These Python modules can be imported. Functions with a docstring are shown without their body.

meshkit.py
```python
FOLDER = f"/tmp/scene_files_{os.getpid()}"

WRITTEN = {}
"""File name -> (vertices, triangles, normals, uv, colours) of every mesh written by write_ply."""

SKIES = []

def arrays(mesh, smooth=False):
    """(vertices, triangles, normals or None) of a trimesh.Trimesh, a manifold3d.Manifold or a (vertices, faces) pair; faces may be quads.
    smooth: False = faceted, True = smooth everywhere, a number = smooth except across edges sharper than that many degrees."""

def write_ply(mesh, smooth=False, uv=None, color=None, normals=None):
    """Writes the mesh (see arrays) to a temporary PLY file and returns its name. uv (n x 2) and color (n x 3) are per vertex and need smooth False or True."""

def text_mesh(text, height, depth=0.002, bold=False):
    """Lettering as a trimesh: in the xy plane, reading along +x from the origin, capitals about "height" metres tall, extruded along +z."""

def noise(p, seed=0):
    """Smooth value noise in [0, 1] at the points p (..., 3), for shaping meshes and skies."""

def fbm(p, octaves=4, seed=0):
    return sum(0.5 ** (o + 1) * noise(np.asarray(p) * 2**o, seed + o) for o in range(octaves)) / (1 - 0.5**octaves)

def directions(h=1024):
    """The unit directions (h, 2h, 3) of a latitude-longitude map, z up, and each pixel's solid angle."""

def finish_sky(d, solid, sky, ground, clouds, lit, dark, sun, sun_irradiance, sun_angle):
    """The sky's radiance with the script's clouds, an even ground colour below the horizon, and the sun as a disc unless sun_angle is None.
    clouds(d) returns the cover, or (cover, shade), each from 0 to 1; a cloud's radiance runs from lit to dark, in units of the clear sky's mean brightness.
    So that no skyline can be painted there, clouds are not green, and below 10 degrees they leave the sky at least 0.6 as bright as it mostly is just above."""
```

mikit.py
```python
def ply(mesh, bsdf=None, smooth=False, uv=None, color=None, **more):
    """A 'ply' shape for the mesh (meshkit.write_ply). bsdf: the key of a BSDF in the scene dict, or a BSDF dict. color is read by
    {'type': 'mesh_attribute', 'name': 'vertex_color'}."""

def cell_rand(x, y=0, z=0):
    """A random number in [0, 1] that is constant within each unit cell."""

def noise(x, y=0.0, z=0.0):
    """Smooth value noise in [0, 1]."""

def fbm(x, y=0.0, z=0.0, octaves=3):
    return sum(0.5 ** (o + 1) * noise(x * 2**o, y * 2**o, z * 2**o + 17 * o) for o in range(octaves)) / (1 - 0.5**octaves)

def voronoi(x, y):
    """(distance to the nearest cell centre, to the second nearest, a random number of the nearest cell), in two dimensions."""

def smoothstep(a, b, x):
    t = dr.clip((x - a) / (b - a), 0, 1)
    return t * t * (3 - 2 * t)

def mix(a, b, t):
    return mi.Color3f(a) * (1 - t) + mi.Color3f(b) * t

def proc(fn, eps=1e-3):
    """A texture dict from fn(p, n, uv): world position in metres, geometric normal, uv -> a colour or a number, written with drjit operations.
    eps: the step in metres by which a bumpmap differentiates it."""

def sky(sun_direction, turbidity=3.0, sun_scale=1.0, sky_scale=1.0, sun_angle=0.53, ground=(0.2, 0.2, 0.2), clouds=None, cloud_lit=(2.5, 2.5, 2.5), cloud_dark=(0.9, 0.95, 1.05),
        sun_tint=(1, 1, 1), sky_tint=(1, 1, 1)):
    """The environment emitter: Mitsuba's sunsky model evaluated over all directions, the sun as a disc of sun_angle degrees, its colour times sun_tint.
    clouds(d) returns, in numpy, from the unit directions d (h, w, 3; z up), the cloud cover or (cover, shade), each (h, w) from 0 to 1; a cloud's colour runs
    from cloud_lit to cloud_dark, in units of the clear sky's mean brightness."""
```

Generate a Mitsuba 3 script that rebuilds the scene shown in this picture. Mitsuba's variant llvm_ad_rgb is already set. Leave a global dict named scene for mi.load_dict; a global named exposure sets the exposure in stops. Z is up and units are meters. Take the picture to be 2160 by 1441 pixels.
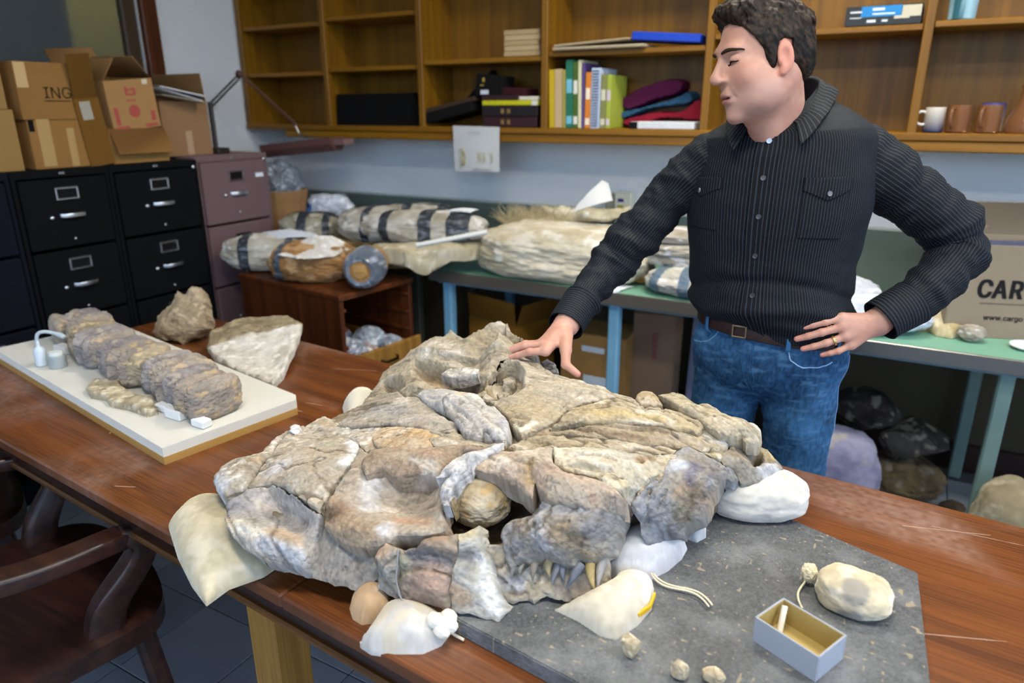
import math, random, numpy as np, trimesh, manifold3d, shapely, mitsuba as mi, mikit, meshkit
import shapely.geometry as sg
from scipy.spatial import Delaunay, cKDTree
from scipy.interpolate import RBFInterpolator
import drjit as dr
T = mi.ScalarTransform4f
rng = np.random.default_rng(7)
scene, labels = {}, {}
# ---------------------------------------------------------------- camera, light, exposure
EYE = [0.0, 0.0, 1.55]
FWD = [-0.46489, 0.82716, -0.31574]
UPV = [-0.15247, 0.27649, 0.94884]
scene['camera'] = {'type': 'thinlens', 'fov': 72.066, 'fov_axis': 'x', 'near_clip': 0.05, 'far_clip': 100.0, 'aperture_radius': 0.0045, 'focus_distance': 1.42,
    'to_world': T().look_at(origin=EYE, target=[EYE[k] + FWD[k] for k in range(3)], up=UPV)}
exposure = 1.75
scene['sky'] = mikit.sky([-0.5, 0.75, 0.5], turbidity=3.0, sun_scale=0.0, sky_scale=6.6, ground=(0.25, 0.25, 0.27), sky_tint=(0.94, 1.0, 1.10),
    clouds=lambda d: (0.55 + 0.0 * d[..., 2], 0.3), cloud_lit=(1.65, 1.9, 2.5), cloud_dark=(1.0, 1.15, 1.55))
LAMP = (13.4, 12.4, 10.6)          # the ceiling's fluorescent panels

# ---------------------------------------------------------------- helpers
def c(h):
    h = h.lstrip('#')
    s = np.array([int(h[i:i + 2], 16) for i in (0, 2, 4)]) / 255.0
    return np.where(s <= 0.04045, s / 12.92, ((s + 0.055) / 1.055) ** 2.4)
VC = {'type': 'mesh_attribute', 'name': 'vertex_color'}
def two(d): return {'type': 'twosided', 'bsdf': d}
def vcmat(rough, spec=0.4, **k): return two({'type': 'principled', 'base_color': VC, 'roughness': rough, 'specular': spec, **k})
scene['mat_rough'] = vcmat(0.9, 0.2)
scene['mat_stone'] = two({'type': 'bumpmap', 'arbitrary': mikit.proc(lambda p, n, uv: 0.6 * mikit.fbm(p.x * 190, p.y * 190, p.z * 190, octaves=3) + 0.4 * dr.abs(mikit.noise(p.x * 75, p.y * 75, p.z * 75) - 0.5) * 2.0), 'scale': 0.006,
    'bsdf': {'type': 'principled', 'base_color': VC, 'roughness': 0.82, 'specular': 0.25}})
scene['mat_satin'] = vcmat(0.5, 0.45)
scene['mat_gloss'] = vcmat(0.22, 0.5)
scene['mat_cloth'] = vcmat(0.85, 0.25, sheen=0.35)
scene['mat_skin'] = vcmat(0.5, 0.4)
scene['mat_metal'] = vcmat(0.3, 0.5, metallic=1.0)
def key_for(name):
    k, i = name, 0
    while k in scene or k in labels or any(s.startswith(k + '__') for s in scene):
        i += 1; k = '%s_%03d' % (name, i)
    return k
def thing(name, label, cat, group=None):
    k = key_for(name)
    labels[k] = {'label': label, 'category': cat}
    if group: labels[k]['group'] = group
    return k
def add(name, mesh, col, mat='mat_rough', parent=None, smooth=False, label=None, kind=None, **more):
    """One entry of the scene. col: one colour (hex or rgb) or one colour per vertex."""
    base = name if parent is None else parent + '__' + name
    k, i = base, 0
    while k in scene:
        i += 1; k = '%s_%03d' % (base, i)
    if isinstance(mesh, list): mesh = cat(mesh)
    if isinstance(mesh, tuple): mesh = trimesh.Trimesh(mesh[0], mesh[1], process=False)
    if smooth not in (False, True):
        v0 = np.array(mesh.vertices)
        mesh = trimesh.graph.smooth_shade(mesh, angle=np.radians(smooth), facet_minarea=None); smooth = True
    if col is None:
        scene[k] = mikit.ply(mesh, mat, smooth=smooth, **more)
    else:
        if isinstance(col, str): col = c(col)
        if callable(col): col = col(np.array(mesh.vertices))
        col = np.asarray(col, float)
        if col.ndim == 2 and len(col) != len(mesh.vertices): col = col[cKDTree(v0).query(np.array(mesh.vertices))[1]]
        if col.ndim == 1: col = np.tile(col, (len(mesh.vertices), 1))
        scene[k] = mikit.ply(mesh, mat, smooth=smooth, color=np.clip(col, 0, 1), **more)
    if label: labels[k] = {'label': label}
    if kind: labels.setdefault(k, {})['kind'] = kind
    return k
def one(name, label, cat_, mesh, col, mat='mat_rough', group=None, **k):
    t = key_for(name)
    a = add(t, mesh, col, mat, **k)
    labels[a] = {'label': label, 'category': cat_}
    if group: labels[a]['group'] = group
    return a
def cat(ms): return trimesh.util.concatenate([m if isinstance(m, trimesh.Trimesh) else trimesh.Trimesh(*m, process=False) for m in ms])
def frame(o, z=(0, 0, 1), x=(1, 0, 0)):
    z = np.array(z, float); z /= np.linalg.norm(z); x = np.array(x, float); x -= z * (x @ z); x /= np.linalg.norm(x)
    M = np.eye(4); M[:3, 0], M[:3, 1], M[:3, 2], M[:3, 3] = x, np.cross(z, x), z, o
    return M
def rotz(a, o=(0, 0, 0)): return frame(o, x=(math.cos(math.radians(a)), math.sin(math.radians(a)), 0))
def put(m, M): m = m.copy(); m.apply_transform(M); return m
def cbox(lo, hi, b=0.004):
    """Box with chamfered edges."""
    lo, hi = np.array(lo, float), np.array(hi, float)
    b = min(b, 0.45 * float((hi - lo).min()))
    pts = []
    for s in np.ndindex(2, 2, 2):
        p = np.where(np.array(s) == 1, hi, lo); d = np.where(np.array(s) == 1, -b, b)
        for k in range(3):
            q = p + d; q[k] = p[k]; pts.append(q)
    return trimesh.convex.convex_hull(np.array(pts))
def bx(cx, cy, cz, sx, sy, sz, b=0.004): return cbox((cx - sx / 2, cy - sy / 2, cz - sz / 2), (cx + sx / 2, cy + sy / 2, cz + sz / 2), b)
def tube(pts, r, n=8, closed=False):
    p = np.asarray(pts, float); m = len(p); r = np.broadcast_to(r, (m,))
    t = np.gradient(p, axis=0) if not closed else np.roll(p, -1, 0) - np.roll(p, 1, 0)
    t /= np.linalg.norm(t, axis=1, keepdims=True) + 1e-12
    a = np.cross(t[0], [0, 0, 1.0]) if abs(t[0][2]) < 0.9 else np.cross(t[0], [1.0, 0, 0])
    A = []
    for i in range(m):
        a = a - t[i] * (a @ t[i]); a /= np.linalg.norm(a) + 1e-12; A.append(a)
    A = np.array(A); B = np.cross(t, A); th = np.arange(n) * 2 * np.pi / n
    v = p[:, None] + r[:, None, None] * (np.cos(th)[None, :, None] * A[:, None] + np.sin(th)[None, :, None] * B[:, None])
    f = []
    for i in range(m if closed else m - 1):
        j = (i + 1) % m
        for k in range(n):
            l = (k + 1) % n; f += [[i * n + k, i * n + l, j * n + l], [i * n + k, j * n + l, j * n + k]]
    v = v.reshape(-1, 3)
    if not closed:
        v = np.vstack([v, p[0], p[-1]])
        for k in range(n):
            l = (k + 1) % n; f += [[m * n, l, k], [m * n + 1, (m - 1) * n + k, (m - 1) * n + l]]
    return trimesh.Trimesh(v, f, process=False)
def spline(pts, n=40, closed=False):
    from scipy.interpolate import splprep, splev
    p = np.asarray(pts, float)
    if closed: p = np.vstack([p, p[:1]])
    tck, _ = splprep(p.T, s=0, k=min(3, len(p) - 1), per=closed)
    u = np.linspace(0, 1, n, endpoint=not closed)
    return np.array(splev(u, tck)).T
def bar(pts, w, h, up=(0, 0, 1), r=0.25):
    """A bent bar of rounded rectangular section along pts. w across, h along up."""
    p = np.asarray(pts, float); m = len(p)
    t = np.gradient(p, axis=0); t /= np.linalg.norm(t, axis=1, keepdims=True)
    ups = np.broadcast_to(np.asarray(up, float), p.shape)
    s = np.cross(t, ups); s /= np.linalg.norm(s, axis=1, keepdims=True); u = np.cross(s, t)
    w = np.broadcast_to(w, (m,)); h = np.broadcast_to(h, (m,))
    k = []
    for a in range(16):
        th = (a + 0.5) * 2 * np.pi / 16; e = 0.45
        k.append((np.sign(np.cos(th)) * abs(np.cos(th)) ** e, np.sign(np.sin(th)) * abs(np.sin(th)) ** e))
    k = np.array(k); n = 16
    v = p[:, None] + 0.5 * w[:, None, None] * k[None, :, :1] * s[:, None] + 0.5 * h[:, None, None] * k[None, :, 1:] * u[:, None]
    f = []
    for i in range(m - 1):
        for q in range(n):
            l = (q + 1) % n; f += [[i * n + q, (i + 1) * n + q, (i + 1) * n + l], [i * n + q, (i + 1) * n + l, i * n + l]]
    v = np.vstack([v.reshape(-1, 3), p[0], p[-1]])
    for q in range(n):
        l = (q + 1) % n; f += [[m * n, q, l], [m * n + 1, (m - 1) * n + l, (m - 1) * n + q]]
    g = trimesh.Trimesh(v, f, process=False); g.fix_normals(); return g
def lathe(prof, n=24, M=None):
    p = np.asarray(prof, float); th = np.arange(n) * 2 * np.pi / n
    v = np.stack([p[:, :1] * np.cos(th), p[:, :1] * np.sin(th), np.repeat(p[:, 1:], n, 1)], -1).reshape(-1, 3)
    f = []
    for i in range(len(p) - 1):
        for k in range(n):
            l = (k + 1) % n; f += [[i * n + k, i * n + l, (i + 1) * n + l], [i * n + k, (i + 1) * n + l, (i + 1) * n + k]]
    m = trimesh.Trimesh(v, f, process=False)
    return put(m, M) if M is not None else m
def prism(poly, t, M=None, b=0.0):
    """Polygon in the xy plane extruded by t along z."""
    P = sg.Polygon(poly) if not hasattr(poly, 'exterior') else poly
    m = trimesh.creation.extrude_polygon(P, t, engine='earcut')
    return put(m, M) if M is not None else m
ICO = {}
def ico(n):
    if n not in ICO: ICO[n] = trimesh.creation.icosphere(subdivisions=n)
    return ICO[n]
def fbm(p, f, o=4, seed=0): return meshkit.fbm(np.asarray(p) * f, o, seed) - 0.5
def lump(ctr, rad, M=None, amp=0.1, f=3.0, seed=0, sub=4, e=1.0, rough=0.02, facets=0, flat=None):
    """A boulder or bundle: superellipsoid with noise. rad: half sizes; amp, rough: fractions of the mean half size; facets: random cuts."""
    m = ico(sub); v = np.array(m.vertices)
    if e != 1.0:
        q = np.abs(v) ** (2.0 / e); v = v / (q.sum(1, keepdims=True) ** (e / 2.0))
    r = 1 + amp * 2 * fbm(v, f, 3, seed) + rough * 2 * fbm(v, f * 6, 4, seed + 5)
    v = v * r[:, None]
    g = np.random.default_rng(seed + 99)
    for _ in range(facets):
        n = g.normal(size=3); n /= np.linalg.norm(n); d = g.uniform(0.62, 0.9)
        s = v @ n; v = v - np.maximum(s - d, 0)[:, None] * n * 0.92
    v = v * np.asarray(rad, float)
    if flat is not None: v[:, 2] = np.maximum(v[:, 2], -flat)
    if M is not None: v = v @ np.asarray(M)[:3, :3].T
    return trimesh.Trimesh(v + np.asarray(ctr, float), m.faces, process=False)
def mixc(a, b, t): return np.asarray(a) + (np.asarray(b) - np.asarray(a)) * np.clip(t, 0, 1)[:, None]
def stone(a, b, d=None, f=18.0, seed=0, veins=0.0):
    """Per-vertex colours between a and b (and specks of d) from noise in space."""
    a, b = c(a), c(b); d = c(d) if d else None
    def fn(v):
        t = meshkit.fbm(v * f, 4, seed)
        out = mixc(a, b, (t - 0.3) / 0.4)
        t2 = meshkit.fbm(v * f * 5.5, 3, seed + 3)
        out = out * (0.8 + 0.4 * t2)[:, None]
        if d is not None:
            t3 = meshkit.fbm(v * f * 1.7, 4, seed + 9)
            out = mixc(out, d, np.clip((t3 - 0.58) / 0.08, 0, 1) * 0.8)
        return out
    return fn
def dist_poly(p, line):
    """Distance of the points p (n, 2) to a polyline."""
    line = np.asarray(line, float); d = np.full(len(p), 1e9)
    for a, b in zip(line[:-1], line[1:]):
        ab = b - a; t = np.clip(((p - a) @ ab) / (ab @ ab + 1e-12), 0, 1)
        d = np.minimum(d, np.linalg.norm(p - a - t[:, None] * ab, axis=1))
    return d
def crack_field(uv, seed, streak=None):
    """0 to 1: how much of a crack runs through each point of the plane."""
    q = uv if streak is None else np.c_[(uv @ [math.cos(streak), math.sin(streak)]) * 0.3, uv @ [-math.sin(streak), math.cos(streak)]]
    q = np.c_[q, np.full(len(q), 0.37)]
    a = np.exp(-((fbm(q + 5, 13, 4, seed + 31)) / 0.013) ** 2) * np.clip(fbm(q, 9, 2, seed + 33) / 0.08 + 0.5, 0, 1)
    b = np.exp(-((fbm(q + 9, 34, 4, seed + 35)) / 0.022) ** 2) * np.clip(fbm(q + 2, 14, 2, seed + 36) / 0.08 + 0.3, 0, 1) * 0.6
    return np.clip(a + b, 0, 1)
def dome(tri, n, nb):
    """A cushion's rise over a triangulation whose first nb vertices are its rim: 0 at the rim, 1 at the highest place."""
    import scipy.sparse as sp, scipy.sparse.linalg as sl
    e = np.vstack([tri[:, [0, 1]], tri[:, [1, 2]], tri[:, [2, 0]]]); e = np.vstack([e, e[:, ::-1]])
    A = sp.coo_matrix((np.ones(len(e)), (e[:, 0], e[:, 1])), shape=(n, n)).tocsr(); A.data[:] = 1
    L = sp.diags(np.asarray(A.sum(1)).ravel()) - A
    w = np.zeros(n); w[nb:] = sl.spsolve(L[nb:, nb:].tocsc(), np.ones(n - nb)); return np.clip(w / w.max(), 0, 1)
def relief(outline, ctrl=(), M=None, h=0.004, t=0.03, edge=0.01, lines=(), amp=0.003, f=25.0, seed=0, jag=0.002, streak=None, smooth_w=1e-4, puff=0.0, puff_r=None, flat=None, taper=0.0, hollow=(), crag=0.0, cracks=0.0):
    """A slab with a modelled top. outline: (u, v, w) points in metres in the plane of M; ctrl: more (u, v, w) points of the top; lines: (polyline, height, width) ridges (+) and
    cracks (-); t: thickness under the top; puff: rise of the middle like a cushion. Returns the mesh and the plane coordinates of its vertices."""
    O3 = np.asarray(outline, float)
    if O3.shape[1] == 2: O3 = np.hstack([O3, np.zeros((len(O3), 1))])
    g = np.random.default_rng(seed)
    loop = []
    for a, b in zip(O3, np.roll(O3, -1, 0)):
        k = max(1, int(np.linalg.norm((b - a)[:2]) / h))
        loop += [a + (b - a) * s / k for s in range(k)]
    loop = np.array(loop); plain = loop[:, :2].copy()
    if jag: 
        nz = np.stack([fbm(np.c_[loop[:, :2], np.full(len(loop), 0.3)], 60, 3, seed + 1), fbm(np.c_[loop[:, :2], np.full(len(loop), 7.3)], 60, 3, seed + 2)], 1)
        loop[:, :2] += jag * 3 * nz
    P = sg.Polygon(loop[:, :2])
    if not P.is_valid:
        P = P.buffer(0); P = max(P.geoms, key=lambda q: q.area) if hasattr(P, 'geoms') else P
        ring = np.array(P.exterior.coords)[:-1]
        k_ = cKDTree(loop[:, :2]).query(ring)[1]; plain = plain[k_]; loop = np.c_[ring, loop[k_, 2]]
    x0, y0, x1, y1 = P.bounds
    gx, gy = np.meshgrid(np.arange(x0, x1, h), np.arange(y0, y1, h * 0.866))
    gx = gx + (np.arange(gx.shape[0]) % 2)[:, None] * h / 2
    q = np.c_[gx.ravel(), gy.ravel()] + g.uniform(-0.15, 0.15, (gx.size, 2)) * h
    inner = P.buffer(-h * 0.55)
    q = q[shapely.contains_xy(inner, q[:, 0], q[:, 1])]
    uv = np.vstack([loop[:, :2], q]); nb = len(loop)
    tri = Delaunay(uv).simplices
    cc = uv[tri].mean(1); tri = tri[shapely.contains_xy(P, cc[:, 0], cc[:, 1])]
    a = uv[tri]; ar = (a[:, 1, 0] - a[:, 0, 0]) * (a[:, 2, 1] - a[:, 0, 1]) - (a[:, 1, 1] - a[:, 0, 1]) * (a[:, 2, 0] - a[:, 0, 0])
    tri = tri[np.abs(ar) > 1e-12]; ar = ar[np.abs(ar) > 1e-12]; tri[ar < 0] = tri[ar < 0][:, ::-1]
    k3 = np.vstack([O3] + ([np.asarray(ctrl, float)] if len(ctrl) else []))
    _, ui = np.unique(np.round(k3[:, :2], 4), axis=0, return_index=True); k3 = k3[np.sort(ui)]
    w0 = RBFInterpolator(k3[:, :2] * 10, k3[:, 2], kernel='thin_plate_spline', smoothing=smooth_w)(uv * 10)
    w = w0.copy()
    ring = shapely.LinearRing(loop[:, :2]); d = shapely.distance(shapely.points(uv), ring)
    if puff:
        w += puff * dome(tri, len(uv), nb) ** (puff_r or 0.55)
    for line, hh, ww in lines:
        w += hh * np.exp(-(dist_poly(uv, line) / ww) ** 2)
    for poly, hh, ww in hollow:
        pg = sg.Polygon(poly); dd = shapely.distance(shapely.points(uv), pg.exterior) * np.where(shapely.contains_xy(pg, uv[:, 0], uv[:, 1]), 1, -1)
        s = np.clip(dd / ww * 0.5 + 0.5, 0, 1); w += hh * s * s * (3 - 2 * s)
    if edge:
        x = np.clip(d / edge, 0, 1); w -= edge * 0.7 * (1 - np.sqrt(1 - (1 - x) ** 2))
    if amp:
        nz = fbm(np.c_[uv, w], f, 4, seed) * 1.6
        if streak is not None:
            s = np.array([math.cos(streak), math.sin(streak)]); al, ac = uv @ s, uv @ np.array([-s[1], s[0]])
            nz = nz * 0.6 + 1.2 * fbm(np.c_[al * 0.22, ac, w * 0.3], f * 3.0, 4, seed + 4)
        fine = fbm(np.c_[uv, w], f * 6, 3, seed + 8)
        rid = 0.5 - 2.2 * np.abs(fbm(np.c_[uv, w * 0.6], f * 1.5, 3, seed + 12)) if crag else 0
        w += amp * (nz * 1.6 + 0.5 * fine) + crag * rid
    if cracks: w -= cracks * crack_field(uv, seed, streak)
    top = np.c_[uv, w]
    cen = loop[:, :2].mean(0)
    lowb = np.c_[plain + (cen - plain) * taper, (w[:nb] - t) if flat is None else np.full(nb, flat)]
    mid = top[:nb] * 0.4 + lowb * 0.6; mid[:, :2] += jag * 4.0 * np.stack([fbm(np.c_[plain, np.full(nb, 2.3)], 45, 3, seed + 41), fbm(np.c_[plain, np.full(nb, 9.3)], 45, 3, seed + 42)], 1)
    if jag: mid[:, 2] += t * 0.5 * fbm(np.c_[plain, np.full(nb, 4.3)], 30, 3, seed + 43)
    i = np.arange(nb); j = (i + 1) % nb; n0 = len(top); n1 = n0 + nb
    side = np.vstack([np.c_[i, n0 + i, n0 + j], np.c_[i, n0 + j, j], np.c_[n0 + i, n1 + i, n1 + j], np.c_[n0 + i, n1 + j, n0 + j]])
    V = np.vstack([top, mid, lowb])
    try:
        import mapbox_earcut as ear
        cap = ear.triangulate_float64(np.ascontiguousarray(loop[:, :2]), np.array([nb], np.uint32)).reshape(-1, 3).astype(int)
        bb = loop[cap][:, :, :2]; s = (bb[:, 1, 0] - bb[:, 0, 0]) * (bb[:, 2, 1] - bb[:, 0, 1]) - (bb[:, 1, 1] - bb[:, 0, 1]) * (bb[:, 2, 0] - bb[:, 0, 0])
        cap[s > 0] = cap[s > 0][:, ::-1]; cap = cap + n1
    except Exception:
        cap = np.zeros((0, 3), int)
    area = 0.5 * np.sum(loop[:, 0] * np.roll(loop[:, 1], -1) - np.roll(loop[:, 0], -1) * loop[:, 1])
    if area < 0: side = side[:, ::-1]
    m = trimesh.Trimesh(V, np.vstack([tri, side, cap]), process=False)
    if M is not None: m.apply_transform(M)
    return m, V
def text(s, h, M, depth=0.0006, bold=False, sx=1.0):
    m = meshkit.text_mesh(s, h, depth, bold); m.apply_scale([sx, 1, 1]); m.apply_transform(M); return m

# ---------------------------------------------------------------- procedural materials
def woodfn(lo, hi, axis, fine=1.0, warp=0.5):
    a, b = mi.Color3f(*map(float, c(lo))), mi.Color3f(*map(float, c(hi)))
    def fn(p, n, uv):
        x, y, z = p.x, p.y, p.z
        l, s, q = {'x': (x, y, z), 'y': (y, x, z), 'z': (z, x, y)}[axis]
        w = mikit.noise(l * 1.3, s * 4.0, q * 4.0) * warp
        g = mikit.fbm(l * 1.6 * fine + 3.0, (s + w * 0.05) * 38.0 * fine, (q + w * 0.05) * 38.0 * fine, octaves=3)
        k = mikit.noise(l * 9.0 * fine, s * 260.0 * fine, q * 260.0 * fine)
        t = mikit.smoothstep(0.25, 0.75, g * 0.8 + k * 0.2)
        return mikit.mix(a, b, t)
    return fn
def wood(lo, hi, axis, rough=0.45, fine=1.0, coat=0.0, spec=0.4):
    return two({'type': 'principled', 'base_color': mikit.proc(woodfn(lo, hi, axis, fine)), 'roughness': rough, 'specular': spec, 'clearcoat': coat, 'clearcoat_gloss': 0.6})
scene['shelf_upright'] = wood('#674406', '#7b5408', 'z', 0.45)
scene['shelf_plank'] = wood('#6d4707', '#845a0b', 'x', 0.4)
scene['cabinet_wood'] = wood('#43200b', '#5b2d10', 'z', 0.4)
scene['oak'] = wood('#7c5620', '#9a7232', 'z', 0.5)
scene['dark_wood'] = wood('#1c0d0a', '#331a12', 'x', 0.33, coat=0.3)
def table_fn(p, n, uv):
    ca, sa = 0.9968, -0.0802
    l, s = p.x * ca + p.y * sa, -p.x * sa + p.y * ca
    w = mikit.noise(l * 0.9, s * 5.0, 1.0)
    g = mikit.fbm(l * 2.0 + 3, (s + w * 0.04) * 22.0, p.z * 10, octaves=3)
    k = mikit.noise(l * 14.0, s * 420.0, 3.0)
    col = mikit.mix(mi.Color3f(*map(float, c('#4a2710'))), mi.Color3f(*map(float, c('#6c3c18'))), mikit.smoothstep(0.28, 0.72, g * 0.75 + k * 0.25))
    # plaster dust and fine scratches lie on the varnish
    d = mikit.fbm(l * 3.2 + 9, s * 4.1, 2.0, octaves=4)
    dust = mikit.smoothstep(0.52, 0.85, d) * (0.35 + 0.65 * mikit.noise(l * 90, s * 90, 5.0))
    col = mikit.mix(col, mi.Color3f(0.55, 0.42, 0.36), dust * 0.26)
    sc = mi.Float(0)
    r = np.random.default_rng(12)
    for i in range(16):
        x0, y0 = (r.uniform(-2.2, -1.2), r.uniform(0.75, 1.6)) if i < 10 else (r.uniform(-0.2, 0.5), r.uniform(0.9, 1.6))
        an, ln = r.uniform(-1.2, 0.5), r.uniform(0.03, 0.16)
        dx, dy = math.cos(an), math.sin(an)
        t = dr.clip((p.x - x0) * dx + (p.y - y0) * dy, 0.0, ln)
        dd = dr.sqrt(dr.square(p.x - x0 - t * dx) + dr.square(p.y - y0 - t * dy)) + 0.0012 * mikit.noise(l * 60, s * 60, 1.0)
        sc = dr.maximum(sc, mikit.smoothstep(0.0026, 0.0008, dd) * r.uniform(0.25, 0.6))
    return mikit.mix(col, mi.Color3f(0.62, 0.48, 0.4), sc)
scene['table_wood'] = two({'type': 'principled', 'base_color': mikit.proc(table_fn), 'roughness': 0.36, 'specular': 0.5, 'clearcoat': 0.25, 'clearcoat_gloss': 0.5})
def foam_fn(p, n, uv):
    a = mikit.noise(p.x * 420, p.y * 420, p.z * 420); b = mikit.fbm(p.x * 14, p.y * 14, p.z * 14, octaves=3)
    k = mikit.noise(p.x * 170 + 3, p.y * 170, p.z * 170)
    v = 0.046 + 0.048 * a + 0.055 * mikit.smoothstep(0.4, 0.75, b) + 0.035 * k
    tan = mikit.smoothstep(0.86, 0.95, mikit.noise(p.x * 120 + 7, p.y * 120 + 1, 3.0))
    return mikit.mix(mi.Color3f(v * 0.95, v, v * 1.04), mi.Color3f(0.3, 0.25, 0.16), tan * 0.7)
scene['foam'] = two({'type': 'bumpmap', 'arbitrary': mikit.proc(lambda p, n, uv: mikit.noise(p.x * 300, p.y * 300, p.z * 300)), 'scale': 0.0012,
    'bsdf': {'type': 'principled', 'base_color': mikit.proc(foam_fn), 'roughness': 0.75, 'specular': 0.3}})
def wall_fn(p, n, uv):
    k = mikit.fbm(p.x * 1.1, p.y * 1.1, p.z * 1.1, octaves=3); m = mikit.noise(p.x * 90, p.y * 90, p.z * 90)
    v = 0.94 + 0.08 * (k - 0.5) + 0.02 * (m - 0.5)
    return mi.Color3f(0.67, 0.705, 0.735) * v
scene['wall_paint'] = two({'type': 'principled', 'base_color': mikit.proc(wall_fn), 'roughness': 0.7, 'specular': 0.25})
# ---------------------------------------------------------------- the room
def struct(name, mesh, col, mat='mat_rough', parent=None, **k):
    a = add(name, mesh, col, mat, parent, **k)
    if parent is None: labels[a] = {'kind': 'structure'}
    return a
XL, YB, XR, YF, ZC = -3.65, 3.45, 2.5, -2.6, 3.1
struct('wall_back', bx((XL + XR) / 2, YB + 0.05, ZC / 2, XR - XL + 0.2, 0.1, ZC, 0.001), None, 'wall_paint')
labels['wall_back']['label'] = 'pale grey plaster wall behind the bookcase and benches'
# left wall with the glazed opening
wy0, wy1, wz0, wz1 = 0.9, 2.545, 1.42, 2.75
struct('wall_left', [bx(XL - 0.05, (wy1 + YB) / 2, ZC / 2, 0.1, YB - wy1, ZC, 0.001), bx(XL - 0.05, (wy0 + YF) / 2, ZC / 2, 0.1, wy0 - YF, ZC, 0.001),
    bx(XL - 0.05, (wy0 + wy1) / 2, wz0 / 2, 0.1, wy1 - wy0, wz0, 0.001), bx(XL - 0.05, (wy0 + wy1) / 2, (wz1 + ZC) / 2, 0.1, wy1 - wy0, ZC - wz1, 0.001)], None, 'wall_paint')
labels['wall_left']['label'] = 'pale wall on the left with the frosted window'
# right wall and front wall: wide windows that let the daylight in
def window_wall(name, horiz, at, a0, a1, z0, z1, b0, b1):
    segs = []
    def seg(u0, u1, q0, q1):
        return bx((u0 + u1) / 2, at, (q0 + q1) / 2, u1 - u0, 0.1, q1 - q0, 0.001) if horiz else bx(at, (u0 + u1) / 2, (q0 + q1) / 2, 0.1, u1 - u0, q1 - q0, 0.001)
    segs = [seg(b0, b1, 0, z0), seg(b0, b1, z1, ZC), seg(b0, a0, z0, z1), seg(a1, b1, z0, z1)]
    struct(name, segs, None, 'wall_paint')
    fr = [seg(a0 + (a1 - a0) * k / 4 - 0.025, a0 + (a1 - a0) * k / 4 + 0.025, z0, z1) for k in range(5)] + [seg(a0, a1, z0 + (z1 - z0) * 0.55, z0 + (z1 - z0) * 0.55 + 0.05)]
    return fr
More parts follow.
